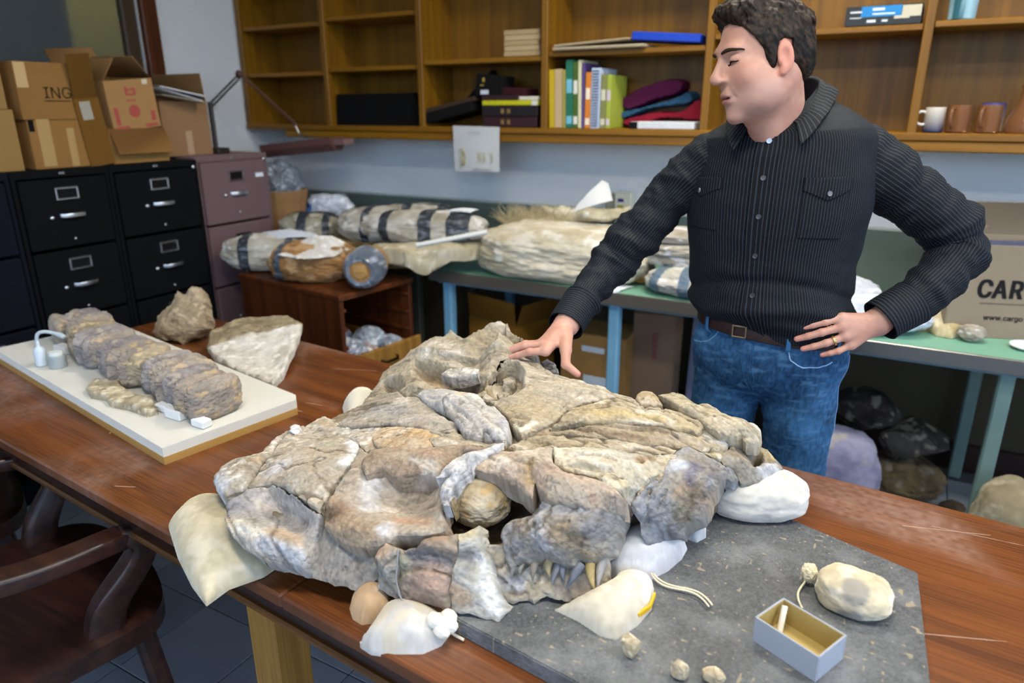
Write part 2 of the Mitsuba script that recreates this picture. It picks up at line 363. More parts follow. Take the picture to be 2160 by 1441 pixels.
fr = window_wall('wall_right', False, XR + 0.05, -2.3, 2.9, 0.85, 2.85, YF, YB)
struct('window_2', fr, '#d8d4c8', 'mat_satin')
fr = window_wall('wall_front', True, YF - 0.05, -2.6, 2.2, 0.85, 2.85, XL, XR)
struct('window_3', fr, '#d8d4c8', 'mat_satin')
struct('ceiling', bx((XL + XR) / 2, (YB + YF) / 2, ZC + 0.05, XR - XL + 0.2, YB - YF + 0.2, 0.1, 0.001), '#d9d9d6')
struct('floor', bx((XL + XR) / 2, (YB + YF) / 2, -0.056, XR - XL + 0.2, YB - YF + 0.2, 0.1, 0.001), '#4b4f52')
tile = cbox((-0.1505, -0.1505, -0.004), (0.1505, 0.1505, 0), 0.0012)
tcols = ['#7f8890', '#79838b', '#868e95']
g = np.random.default_rng(3)
tplies = []
for h in tcols:
    v = np.array(tile.vertices); tplies.append(mikit.ply(tile, 'mat_satin', color=np.tile(c(h), (len(v), 1))))
k = 0
for i in range(17):
    for j in range(14):
        nm = 'floor__tile' + ('' if k == 0 else '_%03d' % k); k += 1
        scene[nm] = {**tplies[g.integers(3)], 'to_world': T().translate([XL + 0.155 + 0.305 * i, -0.8 + 0.305 * j, float(g.uniform(-0.0006, 0.0004))])}
struct('baseboard_back', bx((XL + XR) / 2, YB - 0.012, 0.065, XR - XL, 0.024, 0.13, 0.006), '#2a1712', 'mat_satin')
# grey-green splash panel along the back wall with a pale top edge
struct('trim_1', bx((XL + XR) / 2, YB - 0.011, 0.905, XR - XL, 0.022, 0.27, 0.003), '#56655f', 'mat_satin')
struct('top_edge', bx((XL + XR) / 2, YB - 0.012, 1.046, XR - XL, 0.026, 0.012, 0.003), '#a9b3b0', 'mat_satin', parent='trim_1')
labels['trim_1']['label'] = 'grey green panel strip along the wall above the benches'
struct('trim_2', [bx((XL + XR) / 2, YB - 0.004, 0.45, XR - XL, 0.008, 0.64, 0.002)], '#4a4436', 'mat_rough')  # thin dark brown band over the back wall below bench height
labels['trim_2']['label'] = 'dull brown lower part of the back wall'
# frosted window in the left wall: frame, stop, pane
struct('window_1', [bx(XL + 0.012, wy1 + 0.045, (wz0 + wz1) / 2, 0.045, 0.09, wz1 - wz0 + 0.18, 0.006), bx(XL + 0.012, (wy0 + wy1) / 2, wz1 + 0.045, 0.045, wy1 - wy0, 0.09, 0.006),
    bx(XL + 0.012, wy0 - 0.045, (wz0 + wz1) / 2, 0.045, 0.09, wz1 - wz0 + 0.18, 0.006), bx(XL + 0.02, (wy0 + wy1) / 2, wz0 - 0.03, 0.07, wy1 - wy0, 0.06, 0.006)], None, 'cabinet_wood')
struct('sash', [bx(XL - 0.04, wy1 - 0.04, (wz0 + wz1) / 2, 0.05, 0.08, wz1 - wz0, 0.008), bx(XL - 0.04, (wy0 + wy1) / 2, wz0 + 0.035, 0.05, wy1 - wy0, 0.07, 0.008)], '#3a2a16', 'mat_satin', parent='window_1')
scene['frosted'] = {'type': 'principledthin', 'base_color': {'type': 'rgb', 'value': [0.85, 0.9, 0.85]}, 'roughness': 0.25, 'spec_trans': 0.95, 'eta': 1.4}
pane = bx(XL - 0.05, (wy0 + wy1) / 2, (wz0 + wz1) / 2, 0.001, wy1 - wy0 - 0.1, wz1 - wz0 - 0.1, 0.0001)
pv = np.array([[XL - 0.05, wy0, wz0], [XL - 0.05, wy1 - 0.07, wz0], [XL - 0.05, wy1 - 0.07, wz1], [XL - 0.05, wy0, wz1]])
scene['window_1__pane'] = mikit.ply((pv, np.array([[0, 1, 2], [0, 2, 3]])), 'frosted')
labels['window_1'] = {'kind': 'structure', 'label': 'brown framed frosted glass window behind the cardboard boxes'}
# the corridor seen through it
struct('wall_corridor', [bx(XL - 1.0, 1.5, 1.55, 0.06, 4.0, 3.1, 0.001), bx(XL - 0.55, 3.3, 1.55, 1.0, 0.06, 3.1, 0.001), bx(XL - 0.55, -0.4, 1.55, 1.0, 0.06, 3.1, 0.001), bx(XL - 0.55, 1.5, 3.05, 1.0, 4.0, 0.06, 0.001)], '#b0a878')
one('locker', 'dark blue locker seen dimly through the frosted window', 'locker', bx(XL - 0.55, 1.46, 1.15, 0.5, 1.8, 2.3, 0.01), '#1d2a3c', 'mat_satin')
t = thing('added_corridor_lamp', 'small added unseen lamp that brightens the corridor behind the frosted glass', 'lamp')  # lamp added out of view to brighten the corridor behind the pane
add('globe', ico(2).copy().apply_scale(0.07).apply_translation((XL - 0.5, 2.75, 2.86)), '#eeeeee', parent=t, emitter={'type': 'area', 'radiance': {'type': 'rgb', 'value': [7.0, 6.8, 5.6]}})
add('stem', tube([(XL - 0.5, 2.75, 2.9), (XL - 0.5, 2.75, 3.03)], 0.01), '#888888', parent=t)
# ceiling lights
for i, (lx, ly, lit, lab) in enumerate([(-2.4, 0.2, 0, 'switched off ceiling light above the near side of the filing cabinets'), (-0.3, 0.3, 1, 'lit ceiling light above the near edge of the table'), (-2.4, 2.2, 0, 'switched off ceiling light above the drawer cabinet'), (-0.3, 2.2, 1, 'lit ceiling light above the man'), (1.5, 1.2, 1, 'lit ceiling light by the right windows')]):
    t = thing('ceiling_light', lab, 'ceiling light', 'ceiling lights')
    add('housing', cat([bx(lx, ly, ZC - 0.03, 1.24, 0.34, 0.06, 0.004)]), '#e4e4e0', 'mat_satin', parent=t)
    v = np.array([[lx - 0.6, ly - 0.15, ZC - 0.062], [lx + 0.6, ly - 0.15, ZC - 0.062], [lx + 0.6, ly + 0.15, ZC - 0.062], [lx - 0.6, ly + 0.15, ZC - 0.062]])
    scene[t + '__diffuser'] = mikit.ply((v, np.array([[0, 2, 1], [0, 3, 2]])), 'mat_rough', color=np.full((4, 3), 0.8), **({'emitter': {'type': 'area', 'radiance': {'type': 'rgb', 'value': list(LAMP)}}} if lit else {}))

# ---------------------------------------------------------------- bookcase on the back wall
bc = thing('bookcase', 'long ochre wooden bookcase of open bays mounted on the back wall', 'bookcase')
SF, SB, ST = 3.15, 3.435, 2.75
div = [-3.615, -2.962, -2.312, -1.595, -0.829, -0.042, 0.72, 1.5]
zb = 1.455
add('back_panel', bx((div[0] + div[-1]) / 2, SB + 0.004, (zb + ST) / 2, div[-1] - div[0], 0.014, ST - zb, 0.001), None, 'shelf_upright', bc)
for x in div: add('upright', bx(x, (SF + SB) / 2, (zb + ST) / 2 - 0.01, 0.032, SB - SF, ST - zb + 0.02, 0.003), None, 'shelf_upright', bc)
add('bottom_board', bx((div[0] + div[-1]) / 2, (SF + SB) / 2 - 0.004, zb - 0.014, div[-1] - div[0] + 0.032, SB - SF + 0.008, 0.028, 0.004), None, 'shelf_plank', bc)
add('bottom_rail', bx((div[0] + 0.3 + div[-1]) / 2, SF + 0.012, zb - 0.048, div[-1] - div[0] - 0.3, 0.024, 0.04, 0.004), None, 'shelf_plank', bc)
for k, zs in enumerate([(1.745, 2.0, 2.25), (1.76, 2.018, 2.3), (1.778, 2.25), (1.795, 2.2), (1.835, 2.25), (1.842, 2.2), (1.85, 2.2)]):
    for z in zs: add('shelf', bx((div[k] + div[k + 1]) / 2, (SF + SB) / 2 + 0.006, z - 0.011, div[k + 1] - div[k] - 0.034, SB - SF - 0.012, 0.022, 0.003), None, 'shelf_plank', bc)
# peg holes in the uprights
pegs = []
for x in div[1:6]:
    for s in (-1, 1):
        for z in np.arange(zb + 0.05, 2.4, 0.032):
            for y in (SF + 0.035, SB - 0.05):
                pegs.append(put(lathe([(0.0001, 0), (0.0035, 0), (0.0035, 0.0006), (0.0001, 0.0006)], 6), frame((x + s * 0.0162, y, z), (s, 0, 0), (0, 1, 0))))
add('peg_holes', pegs, '#2a1a08', 'mat_rough', bc, kind='stuff')
# ---------------------------------------------------------------- filing cabinets
def filing(y0, y1, xf, h, col, name, label, n=4, pulls='#c8c8cc', lock=True, stick=None, zl=(1.229, 0.282), lab_dy=0.0, mat='mat_rough', top_h=None):
    t = thing(name, label, 'filing cabinet', 'filing cabinets in the row by the wall' if 'black' in label else None)
    d = 0.66
    shell = [bx(xf - d / 2, y0 + 0.008, h / 2, d, 0.016, h, 0.003), bx(xf - d / 2, y1 - 0.008, h / 2, d, 0.016, h, 0.003), bx(xf - d / 2, (y0 + y1) / 2, h - 0.014, d, y1 - y0 - 0.002, 0.028, 0.003),
        bx(xf - d / 2, (y0 + y1) / 2, 0.045, d - 0.03, y1 - y0 - 0.004, 0.09, 0.003), bx(xf - d + 0.01, (y0 + y1) / 2, h / 2, 0.015, y1 - y0 - 0.004, h - 0.02, 0.003)]
    add('shell', shell, col, mat, t)
    add('emblem', bx(xf + 0.001, (y0 + y1) / 2 + 0.0, h - 0.013, 0.003, 0.022, 0.009, 0.001), '#b9b9bd', 'mat_metal', t)
    ym = (y0 + y1) / 2
    for k in range(n):
        zc = zl[0] - k * zl[1]
        dr_ = add('drawer', bx(xf - 0.006, ym, zc - 0.078, 0.026, y1 - y0 - 0.042, zl[1] - 0.012, 0.005), col, mat, t)
        fr = [bx(xf + 0.011, ym + lab_dy + s * 0.042, zc, 0.008, 0.006, 0.044, 0.001) for s in (-1, 1)] + [bx(xf + 0.011, ym + lab_dy, zc + s * 0.021, 0.008, 0.09, 0.006, 0.001) for s in (-1, 1)]
        add('label_holder', fr, pulls, 'mat_metal', dr_)
        add('card', bx(xf + 0.009, ym + lab_dy, zc, 0.002, 0.078, 0.036, 0.0004), '#0d0d10' if pulls != '#8f7f80' else col, 'mat_rough', dr_)
        hy = ym + lab_dy + 0.006
        hd = bar([(xf + 0.006, hy - 0.045, zc - 0.086), (xf + 0.026, hy - 0.036, zc - 0.086), (xf + 0.028, hy, zc - 0.086), (xf + 0.026, hy + 0.04, zc - 0.086), (xf + 0.006, hy + 0.05, zc - 0.086)], 0.008, 0.017)
        add('handle', hd, '#d9dbe0', 'mat_metal', dr_, smooth=40)
        add('thumb_latch', lump((xf + 0.012, hy - 0.082, zc - 0.09), (0.007, 0.009, 0.009), amp=0, rough=0, sub=2), '#d9dbe0', 'mat_metal', dr_, smooth=True)
        add('drawer_stud', lump((xf + 0.009, ym, zc - 0.182), (0.005, 0.006, 0.006), amp=0, rough=0, sub=1), '#c9cbd0', 'mat_metal', dr_, smooth=True)
    if lock: add('lock', lump((xf + 0.009, y1 - 0.028, h - 0.03), (0.006, 0.009, 0.009), amp=0, rough=0, sub=2), '#d9dbe0', 'mat_metal', t, smooth=True)
    if stick: add('sticker', bx(xf + 0.0085, y1 - 0.068, 1.222, 0.0012, 0.05, 0.02, 0.0003), '#d8dfe8', 'mat_rough', t, label='small white sticker')
    return t
filing(1.04, 1.425, -2.96, 1.32, '#060b16', 'filing_cabinet', 'dark navy metal filing cabinet at the left edge, beside the black ones', lock=False)
filing(1.43, 1.812, -2.96, 1.32, '#030407', 'filing_cabinet', 'black four drawer filing cabinet under the box lettered ING', lock=False)
filing(1.815, 2.245, -2.96, 1.32, '#030407', 'filing_cabinet', 'black four drawer filing cabinet next to the mauve brown cabinet')
filing(2.255, 2.69, -2.985, 1.33, '#6a5558', 'filing_cabinet', 'mauve brown metal filing cabinet in the corner beside the black cabinets', pulls='#a08e8e', stick=True, zl=(1.229, 0.31))
scene['moulding'] = wood('#4a2c0c', '#6a4215', 'x', 0.45)
# ---------------------------------------------------------------- big table
tab = thing('work_table', 'long varnished reddish brown wooden table carrying the fossils', 'table')
Mt = rotz(-4.598, (-2.49, 1.768, 0))        # origin at the far left corner, x along the table
TW, TL = 0.953, 3.9
top = 0.76
sx = 1.735
add('top_board', put(cbox((0, -TW, top - 0.028), (sx - 0.0007, 0, top), 0.004), Mt), None, 'table_wood', tab)
add('top_board', put(cbox((sx + 0.0007, -TW, top - 0.028), (TL, 0, top), 0.004), Mt), None, 'table_wood', tab)
for nm, lo, hi in (('apron', (0.03, -TW + 0.022, top - 0.075), (TL - 0.03, -TW + 0.044, top - 0.028)), ('apron', (0.03, -0.044, top - 0.075), (TL - 0.03, -0.022, top - 0.028)),
        ('apron', (0.03, -TW + 0.044, top - 0.075), (0.052, -0.044, top - 0.028)), ('apron', (TL - 0.052, -TW + 0.044, top - 0.075), (TL - 0.03, -0.044, top - 0.028))):
    add(nm, put(cbox(lo, hi, 0.002), Mt), None, 'dark_wood', tab)
add('lower_moulding', put(cbox((0.02, -TW + 0.014, top - 0.09), (TL - 0.02, -TW + 0.046, top - 0.075), 0.004), Mt), None, 'moulding', tab)
add('lower_moulding', put(cbox((0.02, -0.046, top - 0.09), (TL - 0.02, -0.014, top - 0.075), 0.004), Mt), None, 'moulding', tab)
for x in (0.06, 1.545, TL - 0.16):
    for y in (-TW + 0.05, -0.13):
        add('leg', put(cbox((x, y, 0), (x + 0.082, y + 0.082, top - 0.03), 0.005), Mt), None, 'oak', tab)
# ---------------------------------------------------------------- wooden cabinet with empty drawer bays
wc = thing('drawer_cabinet', 'low reddish brown wooden cabinet with open drawer bay, carrying wrapped bundles', 'cabinet')
Mw = rotz(-7.5, (-2.034, 2.139, 0))          # front left corner; the open side looks along +x
W, D, Hc = 0.43, 0.72, 0.80                   # along y, along -x, height
add('side', put(cbox((-D, 0, 0.03), (0, 0.022, Hc - 0.024), 0.003), Mw), None, 'cabinet_wood', wc)
add('side', put(cbox((-D, W - 0.022, 0.03), (0, W, Hc - 0.024), 0.003), Mw), None, 'cabinet_wood', wc)
add('top', put(cbox((-D - 0.006, -0.006, Hc - 0.024), (0.008, W + 0.004, Hc), 0.004), Mw), None, 'cabinet_wood', wc)
add('back', put(cbox((-D, 0.022, 0.03), (-D + 0.012, W - 0.022, Hc - 0.024), 0.002), Mw), None, 'cabinet_wood', wc)
add('plinth', put(cbox((-D + 0.02, 0.01, 0), (-0.03, W - 0.01, 0.03), 0.002), Mw), None, 'dark_wood', wc)
for z in (0.72, 0.635, 0.55):
    for y in (0.022, W - 0.038): add('runner', put(cbox((-D + 0.02, y, z), (-0.004, y + 0.016, z + 0.014), 0.002), Mw), None, 'cabinet_wood', wc)
dd = add('drawer', [put(cbox((-D + 0.05, 0.026, 0.44), (0.03, W - 0.026, 0.45), 0.002), Mw), put(cbox((-D + 0.05, 0.026, 0.45), (0.03, 0.038, 0.5), 0.002), Mw), put(cbox((-D + 0.05, W - 0.038, 0.45), (0.03, W - 0.026, 0.5), 0.002), Mw),
    put(cbox((0.03, 0.004, 0.43), (0.05, W - 0.004, 0.53), 0.004), Mw)], None, 'oak', wc)
add('pull', bar([tuple((Mw @ [0.05, W / 2 - 0.05, 0.475, 1])[:3]), tuple((Mw @ [0.072, W / 2 - 0.035, 0.468, 1])[:3]), tuple((Mw @ [0.072, W / 2 + 0.035, 0.468, 1])[:3]), tuple((Mw @ [0.05, W / 2 + 0.05, 0.475, 1])[:3])], 0.01, 0.012), '#3a3426', 'mat_metal', dd, smooth=40)
for k, (a, b, s, col) in enumerate([(-0.10, 0.10, 0.075, '#aeb6c6'), (-0.12, 0.25, 0.08, '#9aa6b4'), (-0.05, 0.32, 0.055, '#c2ccd8'), (-0.26, 0.15, 0.085, '#7f93b8'), (-0.07, 0.19, 0.05, '#b79a90')]):
    p = (Mw @ [a, b, 0.45 + s * 0.8, 1])[:3]
    one('plastic_bag', ['crumpled clear plastic bag nearest the front corner of the open drawer', 'grey plastic bag of fragments in the middle of the open drawer', 'small pale plastic bag at the right of the open drawer', 'bluish plastic bag deep in the drawer bay', 'small pinkish bag squeezed between the clear bags in the drawer'][k],
        'bag', lump(p, (s * 1.1, s * 1.05, s * 0.8), amp=0.25, rough=0.1, f=2.2, seed=40 + k, sub=4), stone(col, '#6c7686', '#e6ecf4', 30, k), 'mat_gloss', 'bags in the open drawer', smooth=True)
# ---------------------------------------------------------------- two benches
def bench(name, label, x0, x1, yf, z, legs, edge):
    t = thing(name, label, 'workbench')
    add('top', cbox((x0, yf + 0.012, z - 0.02), (x1, 3.425, z), 0.003), '#6d9c86', 'mat_satin', t)
    add('edge_band', cbox((x0, yf, z - 0.052), (x1, yf + 0.012, z + 0.001), 0.002), edge, 'mat_metal' if edge == '#8d8a84' else 'mat_satin', t)
    add('frame_rail', cbox((x0 + 0.03, yf + 0.04, z - 0.07), (x1 - 0.03, yf + 0.07, z - 0.02), 0.003), '#5d7f92', 'mat_satin', t)
    for x, y in legs: add('leg', cbox((x - 0.024, y - 0.024, 0.0), (x + 0.024, y + 0.024, z - 0.02), 0.006), '#6c9fbe' if x < 0 else '#66807c', 'mat_satin', t)
    return t
bench('workbench', 'green topped workbench with blue grey legs under the big plaster jacket', -1.98, -0.62, 2.70, 0.81, [(-1.04, 2.76), (-1.9, 2.76), (-1.04, 3.36), (-1.9, 3.36), (-0.72, 3.3)], '#4b463f')
bench('workbench', 'green topped bench with a metal edge at the right behind the man', -0.60, 2.2, 2.70, 0.757, [(0.375, 2.78), (1.9, 2.78), (0.345, 3.36), (1.9, 3.36), (-0.55, 3.3)], '#8d8a84')
# ---------------------------------------------------------------- armchairs
def chair(name, label, M):
    t = thing(name, label, 'chair')
    m = lambda p: tuple((M @ [*p, 1])[:3])
    # seat: rounded slab with a hollow, front along +y
    pl = [(-0.255, -0.22), (-0.16, -0.255), (0.16, -0.255), (0.255, -0.22), (0.30, 0.08), (0.27, 0.23), (0.12, 0.29), (-0.12, 0.29), (-0.27, 0.23), (-0.30, 0.08)]
    s, _ = relief([(x, y, 0.45) for x, y in spline(pl, 60, True)], [(-0.1, 0.0, 0.435), (0.1, 0.0, 0.435), (0, 0.15, 0.445), (0, -0.1, 0.435)], M, h=0.02, t=0.045, edge=0.012, amp=0, jag=0)
    add('seat', s, None, 'dark_wood', t, smooth=40)
    # bent arm and back rail: one bow around the sitter
    pts = spline([m(p) for p in [(-0.275, 0.19, 0.665), (-0.295, 0.1, 0.675), (-0.30, -0.06, 0.69), (-0.265, -0.2, 0.735), (-0.14, -0.275, 0.77), (0, -0.295, 0.78), (0.14, -0.275, 0.77), (0.265, -0.2, 0.735), (0.30, -0.06, 0.69), (0.295, 0.1, 0.675), (0.275, 0.19, 0.665)]], 60)
    add('arm_rail', bar(pts, 0.064, 0.042), None, 'dark_wood', t, smooth=40)
    for q in (-1, 1):
        pts = spline([m(p) for p in [(q * 0.28, 0.185, 0.672), (q * 0.283, 0.225, 0.64), (q * 0.272, 0.20, 0.58), (q * 0.255, 0.15, 0.51), (q * 0.252, 0.13, 0.43)]], 24)
        add('arm_post', bar(pts, 0.05, np.linspace(0.046, 0.085, 24), up=M[:3, :3] @ [0, 1, 0.15]), None, 'dark_wood', t, smooth=40)
    sl = []
    for x in np.linspace(-0.17, 0.17, 6):
        add('back_slat', bar([m((x, -0.235, 0.44)), m((x * 1.08, -0.265 + 0.12 * x * x, 0.62)), m((x * 1.12, -0.285 + 0.5 * x * x, 0.765))], 0.042, 0.012, up=M[:3, :3] @ [0, 1, 0.1]), None, 'dark_wood', t, smooth=40)
    for qx in (-1, 1):
        for qy in (-1, 1):
            add('leg', bar([m((qx * 0.235, qy * 0.2, 0.43)), m((qx * 0.27, qy * 0.24, 0.0))], 0.046, 0.046, up=M[:3, :3] @ [0, 1, 0]), None, 'dark_wood', t)
    for qx in (-1, 1): add('stretcher', bar([m((qx * 0.255, -0.222, 0.18)), m((qx * 0.255, 0.222, 0.18))], 0.022, 0.032), None, 'dark_wood', t)
    add('stretcher', bar([m((-0.255, 0.0, 0.19)), m((0.255, 0.0, 0.19))], 0.022, 0.03), None, 'dark_wood', t)
    return t
chair('armchair', 'dark brown wooden armchair pushed up to the near side of the table', rotz(-14, (-1.70, 0.614, 0)))
chair('armchair', 'dark wooden armchair mostly out of frame at the left edge', rotz(-14, (-2.42, 0.67, 0)))

# ---------------------------------------------------------------- cardboard boxes
def carton(name, label, M, sx, sy, sz, flaps=(), col='#8a6436', inner='#5c3d1c', closed=False, group=None, tape=False):
    """Box with its base centre at M. flaps: (side, opening angle in degrees, length)."""
    t = thing(name, label, 'cardboard box', group)
    w = 0.005
    walls = [cbox((-sx / 2, -sy / 2, 0), (sx / 2, sy / 2, w), 0.001), cbox((-sx / 2, -sy / 2, 0), (-sx / 2 + w, sy / 2, sz), 0.0012), cbox((sx / 2 - w, -sy / 2, 0), (sx / 2, sy / 2, sz), 0.0012),
        cbox((-sx / 2 + w, -sy / 2, 0), (sx / 2 - w, -sy / 2 + w, sz), 0.0012), cbox((-sx / 2 + w, sy / 2 - w, 0), (sx / 2 - w, sy / 2, sz), 0.0012)]
    if closed: walls.append(cbox((-sx / 2, -sy / 2, sz - w), (sx / 2, sy / 2, sz), 0.0012))
    add('body', put(cat(walls), M), stone(col, col, None, 6), 'mat_rough', t)
    for side, ang, ln in flaps:
        a = math.radians(ang)
        if side in '+x-x':
            q = 1 if side == '+x' else -1
            f = cbox((0, -sy / 2 + 0.004, -w / 2), (ln, sy / 2 - 0.004, w / 2), 0.001); o = (q * (sx / 2 - w / 2), 0, sz)
            R = frame(o, z=(q * math.sin(a) * -1, 0, math.cos(a)), x=(q * math.cos(a), 0, math.sin(a)))
        else:
            q = 1 if side == '+y' else -1
            f = cbox((0, -sx / 2 + 0.004, -w / 2), (ln, sx / 2 - 0.004, w / 2), 0.001); o = (0, q * (sy / 2 - w / 2), sz)
            R = frame(o, z=(0, q * math.sin(a) * -1, math.cos(a)), x=(0, q * math.cos(a), math.sin(a)))
        add('flap', put(put(f, R), M), stone(col, inner, None, 6), 'mat_rough', t)
    if tape: add('tape', put(cbox((-sx / 2 - 0.001, -0.03, sz - 0.06), (sx / 2 + 0.001, 0.03, sz + 0.0012), 0.0005), M), '#b08f5c', 'mat_satin', t)
    return t
def face_x(x, y, z): return frame((x, y, z), z=(1, 0, 0), x=(0, 1, 0))       # lettering that faces +x
def face_y(x, y, z): return frame((x, y, z), z=(0, -1, 0), x=(1, 0, 0))      # lettering that faces -y
b = carton('cardboard_box', 'brown taped cardboard box under the box lettered ING', rotz(0, (-3.2, 1.67, 1.3215)), 0.36, 0.215, 0.185, closed=True)
add('tape', [bx(-3.0195, 1.62, 1.42, 0.001, 0.05, 0.18, 0.0003), bx(-3.0195, 1.72, 1.4, 0.001, 0.03, 0.15, 0.0003)], '#a3834f', 'mat_satin', b)
add('tape', [bx(-3.019, 1.575, 1.487, 0.002, 0.02, 0.045, 0.0004)], '#0c0a08', 'mat_rough', b, label='black tape mark on the corner')
b = carton('cardboard_box', 'brown cardboard box lettered ING on top of the left stack', rotz(0, (-3.2, 1.672, 1.5085)), 0.36, 0.24, 0.212, closed=True)
add('lettering', text('ING', 0.042, face_x(-3.0202, 1.645, 1.588), 0.001), '#15130f', 'mat_rough', b)
add('lettering', [bx(-3.0198, 1.695, 1.578, 0.001, 0.10, 0.004, 0.0002)], '#15130f', 'mat_rough', b)
add('tape', bx(-3.0195, 1.575, 1.672, 0.001, 0.042, 0.092, 0.0003), '#b99a68', 'mat_satin', b)
b = carton('cardboard_box', 'pale brown lower cardboard box cut off by the left edge of the photo', rotz(0, (-3.24, 1.335, 1.3215)), 0.44, 0.37, 0.225, closed=True, col='#8b6d40')
b = carton('cardboard_box', 'open cardboard box with crossed flaps at the left edge of the photo', rotz(0, (-3.25, 1.35, 1.548)), 0.40, 0.34, 0.13, [('+y', 112, 0.12), ('+x', 78, 0.1)], col='#8f7144')
# leaning open box with a tall flap
Ml = frame((-3.16, 1.83, 1.3215), z=(0.0, -0.10, 1), x=(1, 0, 0))
b = carton('cardboard_box', 'narrow dark brown cardboard box standing open with a tall raised flap', Ml, 0.30, 0.105, 0.27, [('+x', 82, 0.17), ('-y', 100, 0.1)], col='#6b4a1c', inner='#54390f')
add('paper_label', put(bx(0.1512, -0.012, 0.222, 0.001, 0.045, 0.072, 0.0003), Ml), '#9c9788', 'mat_rough', b, label='pale paper label')
# box with red printing lying tilted on the lower box
b = carton('cardboard_box', 'low open cardboard box whose front flap hangs down below the red printed box', rotz(0, (-3.2, 2.015, 1.3215)), 0.36, 0.27, 0.145, [('+x', -66, 0.115), ('-y', 60, 0.1)], col='#96703e')
Mr = frame((-3.17, 2.02, 1.468), z=(0.03, -0.09, 1), x=(1, 0, 0))
b = carton('cardboard_box', 'cardboard box with faded red printing set on the open box', Mr, 0.30, 0.225, 0.205, [('-x', 58, 0.15), ('-y', 128, 0.11), ('+y', 125, 0.11)], col='#9d774a', inner='#3d2508')
red = '#a04a44'
pr = [put(text('SOUP', 0.042, frame((0.1508, -0.035, 0.14), z=(1, 0, 0), x=(0, 0.5, 0.03)), 0.0008), Mr)][:0]
pr += [put(bx(0.1508, 0.0 + dy, zz, 0.0008, w_, h_, 0.0002), Mr) for dy, zz, w_, h_ in [(-0.02, 0.158, 0.012, 0.034), (0.0, 0.165, 0.03, 0.008), (0.0, 0.145, 0.03, 0.008), (0.018, 0.155, 0.012, 0.03), (-0.006, 0.12, 0.04, 0.006)]]
pr += [put(put(lathe([(0.0001, 0), (0.026, 0), (0.026, 0.0008), (0.0001, 0.0008)], 20), frame((0.1505, 0.0, 0.075), (1, 0, 0), (0, 1, 0))), Mr)]
pr += [put(bx(0.1508, -0.085, 0.06, 0.0008, 0.018, 0.07, 0.0002), Mr), put(bx(0.1508, 0.085, 0.05, 0.0008, 0.02, 0.04, 0.0002), Mr), put(bx(0.1508, -0.07, 0.012, 0.0008, 0.06, 0.012, 0.0002), Mr), put(bx(0.1508, 0.07, 0.012, 0.0008, 0.06, 0.012, 0.0002), Mr)]
for q in pr: add('printing', q, red, 'mat_rough', b)
add('tape', put(bx(0.151, 0.075, 0.192, 0.001, 0.025, 0.02, 0.0003), Mr), '#c9bfa8', 'mat_gloss', b)
# big box with papers on the mauve cabinet
b = carton('cardboard_box', 'big pinkish brown cardboard box with a raised flap, standing on the mauve cabinet', rotz(0, (-3.28, 2.325, 1.3315)), 0.36, 0.26, 0.25, [('+y', 96, 0.13)], col='#8c6b4c', inner='#6d5320')
add('tape', bx(-3.0995, 2.33, 1.39, 0.001, 0.035, 0.11, 0.0003), '#a98d70', 'mat_gloss', b)
for k, (a, z, col, w_) in enumerate([(0, 1.585, '#d5d9e2', 0.006), (0.03, 1.597, '#20242c', 0.005), (-0.02, 1.606, '#e3e6ee', 0.007), (0.04, 1.578, '#9a927e', 0.006)]):
    p = bar([(-3.17 + 0.01 * k, 2.20, z + 0.055 - 0.008 * k), (-3.13 + 0.01 * k, 2.40, z - 0.002)], 0.2, w_)
    one('folder', ['white folder sticking out of the big cardboard box', 'black folder between the white ones in the big cardboard box', 'uppermost white folder leaning out of the big cardboard box', 'tan folder at the bottom in the big cardboard box'][k], 'folder', p, col, 'mat_satin')
# ---------------------------------------------------------------- desk lamp with a spring arm
lp = thing('desk_lamp', 'brown spring arm desk lamp reaching from the boxes towards the bookcase', 'lamp')
a0, a1, a2 = np.array([-3.12, 2.49, 1.572]), np.array([-3.32, 2.86, 1.725]), np.array([-3.14, 3.06, 1.46])
for o in (0.0, -0.022): add('arm', tube([a0 + (0, 0, o), a1 + (0, 0, o)], 0.005), '#2b2422', 'mat_metal', lp)
add('joint', lump(a1, (0.02, 0.016, 0.022), amp=0, rough=0, sub=2), '#4b2f28', 'mat_satin', lp, smooth=True)
for o in (0.0, 0.02): add('arm', tube([a1 + (o, 0, 0), a2 + (o, 0, 0)], 0.0035), '#553528', 'mat_satin', lp)
add('arm', tube([a2, a2 + (0.02, 0.01, -0.05), (-3.06, 3.06, 1.39)], 0.006), '#8f8f8f', 'mat_metal', lp)
add('base', [cbox((-3.16, 2.455, 1.33), (-3.06, 2.53, 1.36), 0.006), tube([(-3.12, 2.49, 1.35), (-3.12, 2.49, 1.58)], 0.012)], '#241c1a', 'mat_satin', lp)
sec = [(-0.07, -0.022), (0.07, -0.022), (0.066, 0.012), (0.03, 0.05), (-0.03, 0.05), (-0.066, 0.012)]
Ms = frame((-3.32, 3.0, 1.335), z=(1, 0.16, 0.09), x=(0, 1, 0)); 
hd = prism(sec, 0.50, frame((-3.32, 3.01, 1.325), z=(1, 0.1, 0.10), x=(0.1, -1, 0)))
add('shade', hd, '#5e3d38', 'mat_satin', lp)
add('shade_tip', prism([(-0.05, -0.01), (0.05, -0.01), (0.04, 0.02), (-0.04, 0.02)], 0.07, frame((-2.822, 3.06, 1.375), z=(1, 0.1, 0.06), x=(0.1, -1, 0))), '#7d5c58', 'mat_satin', lp)
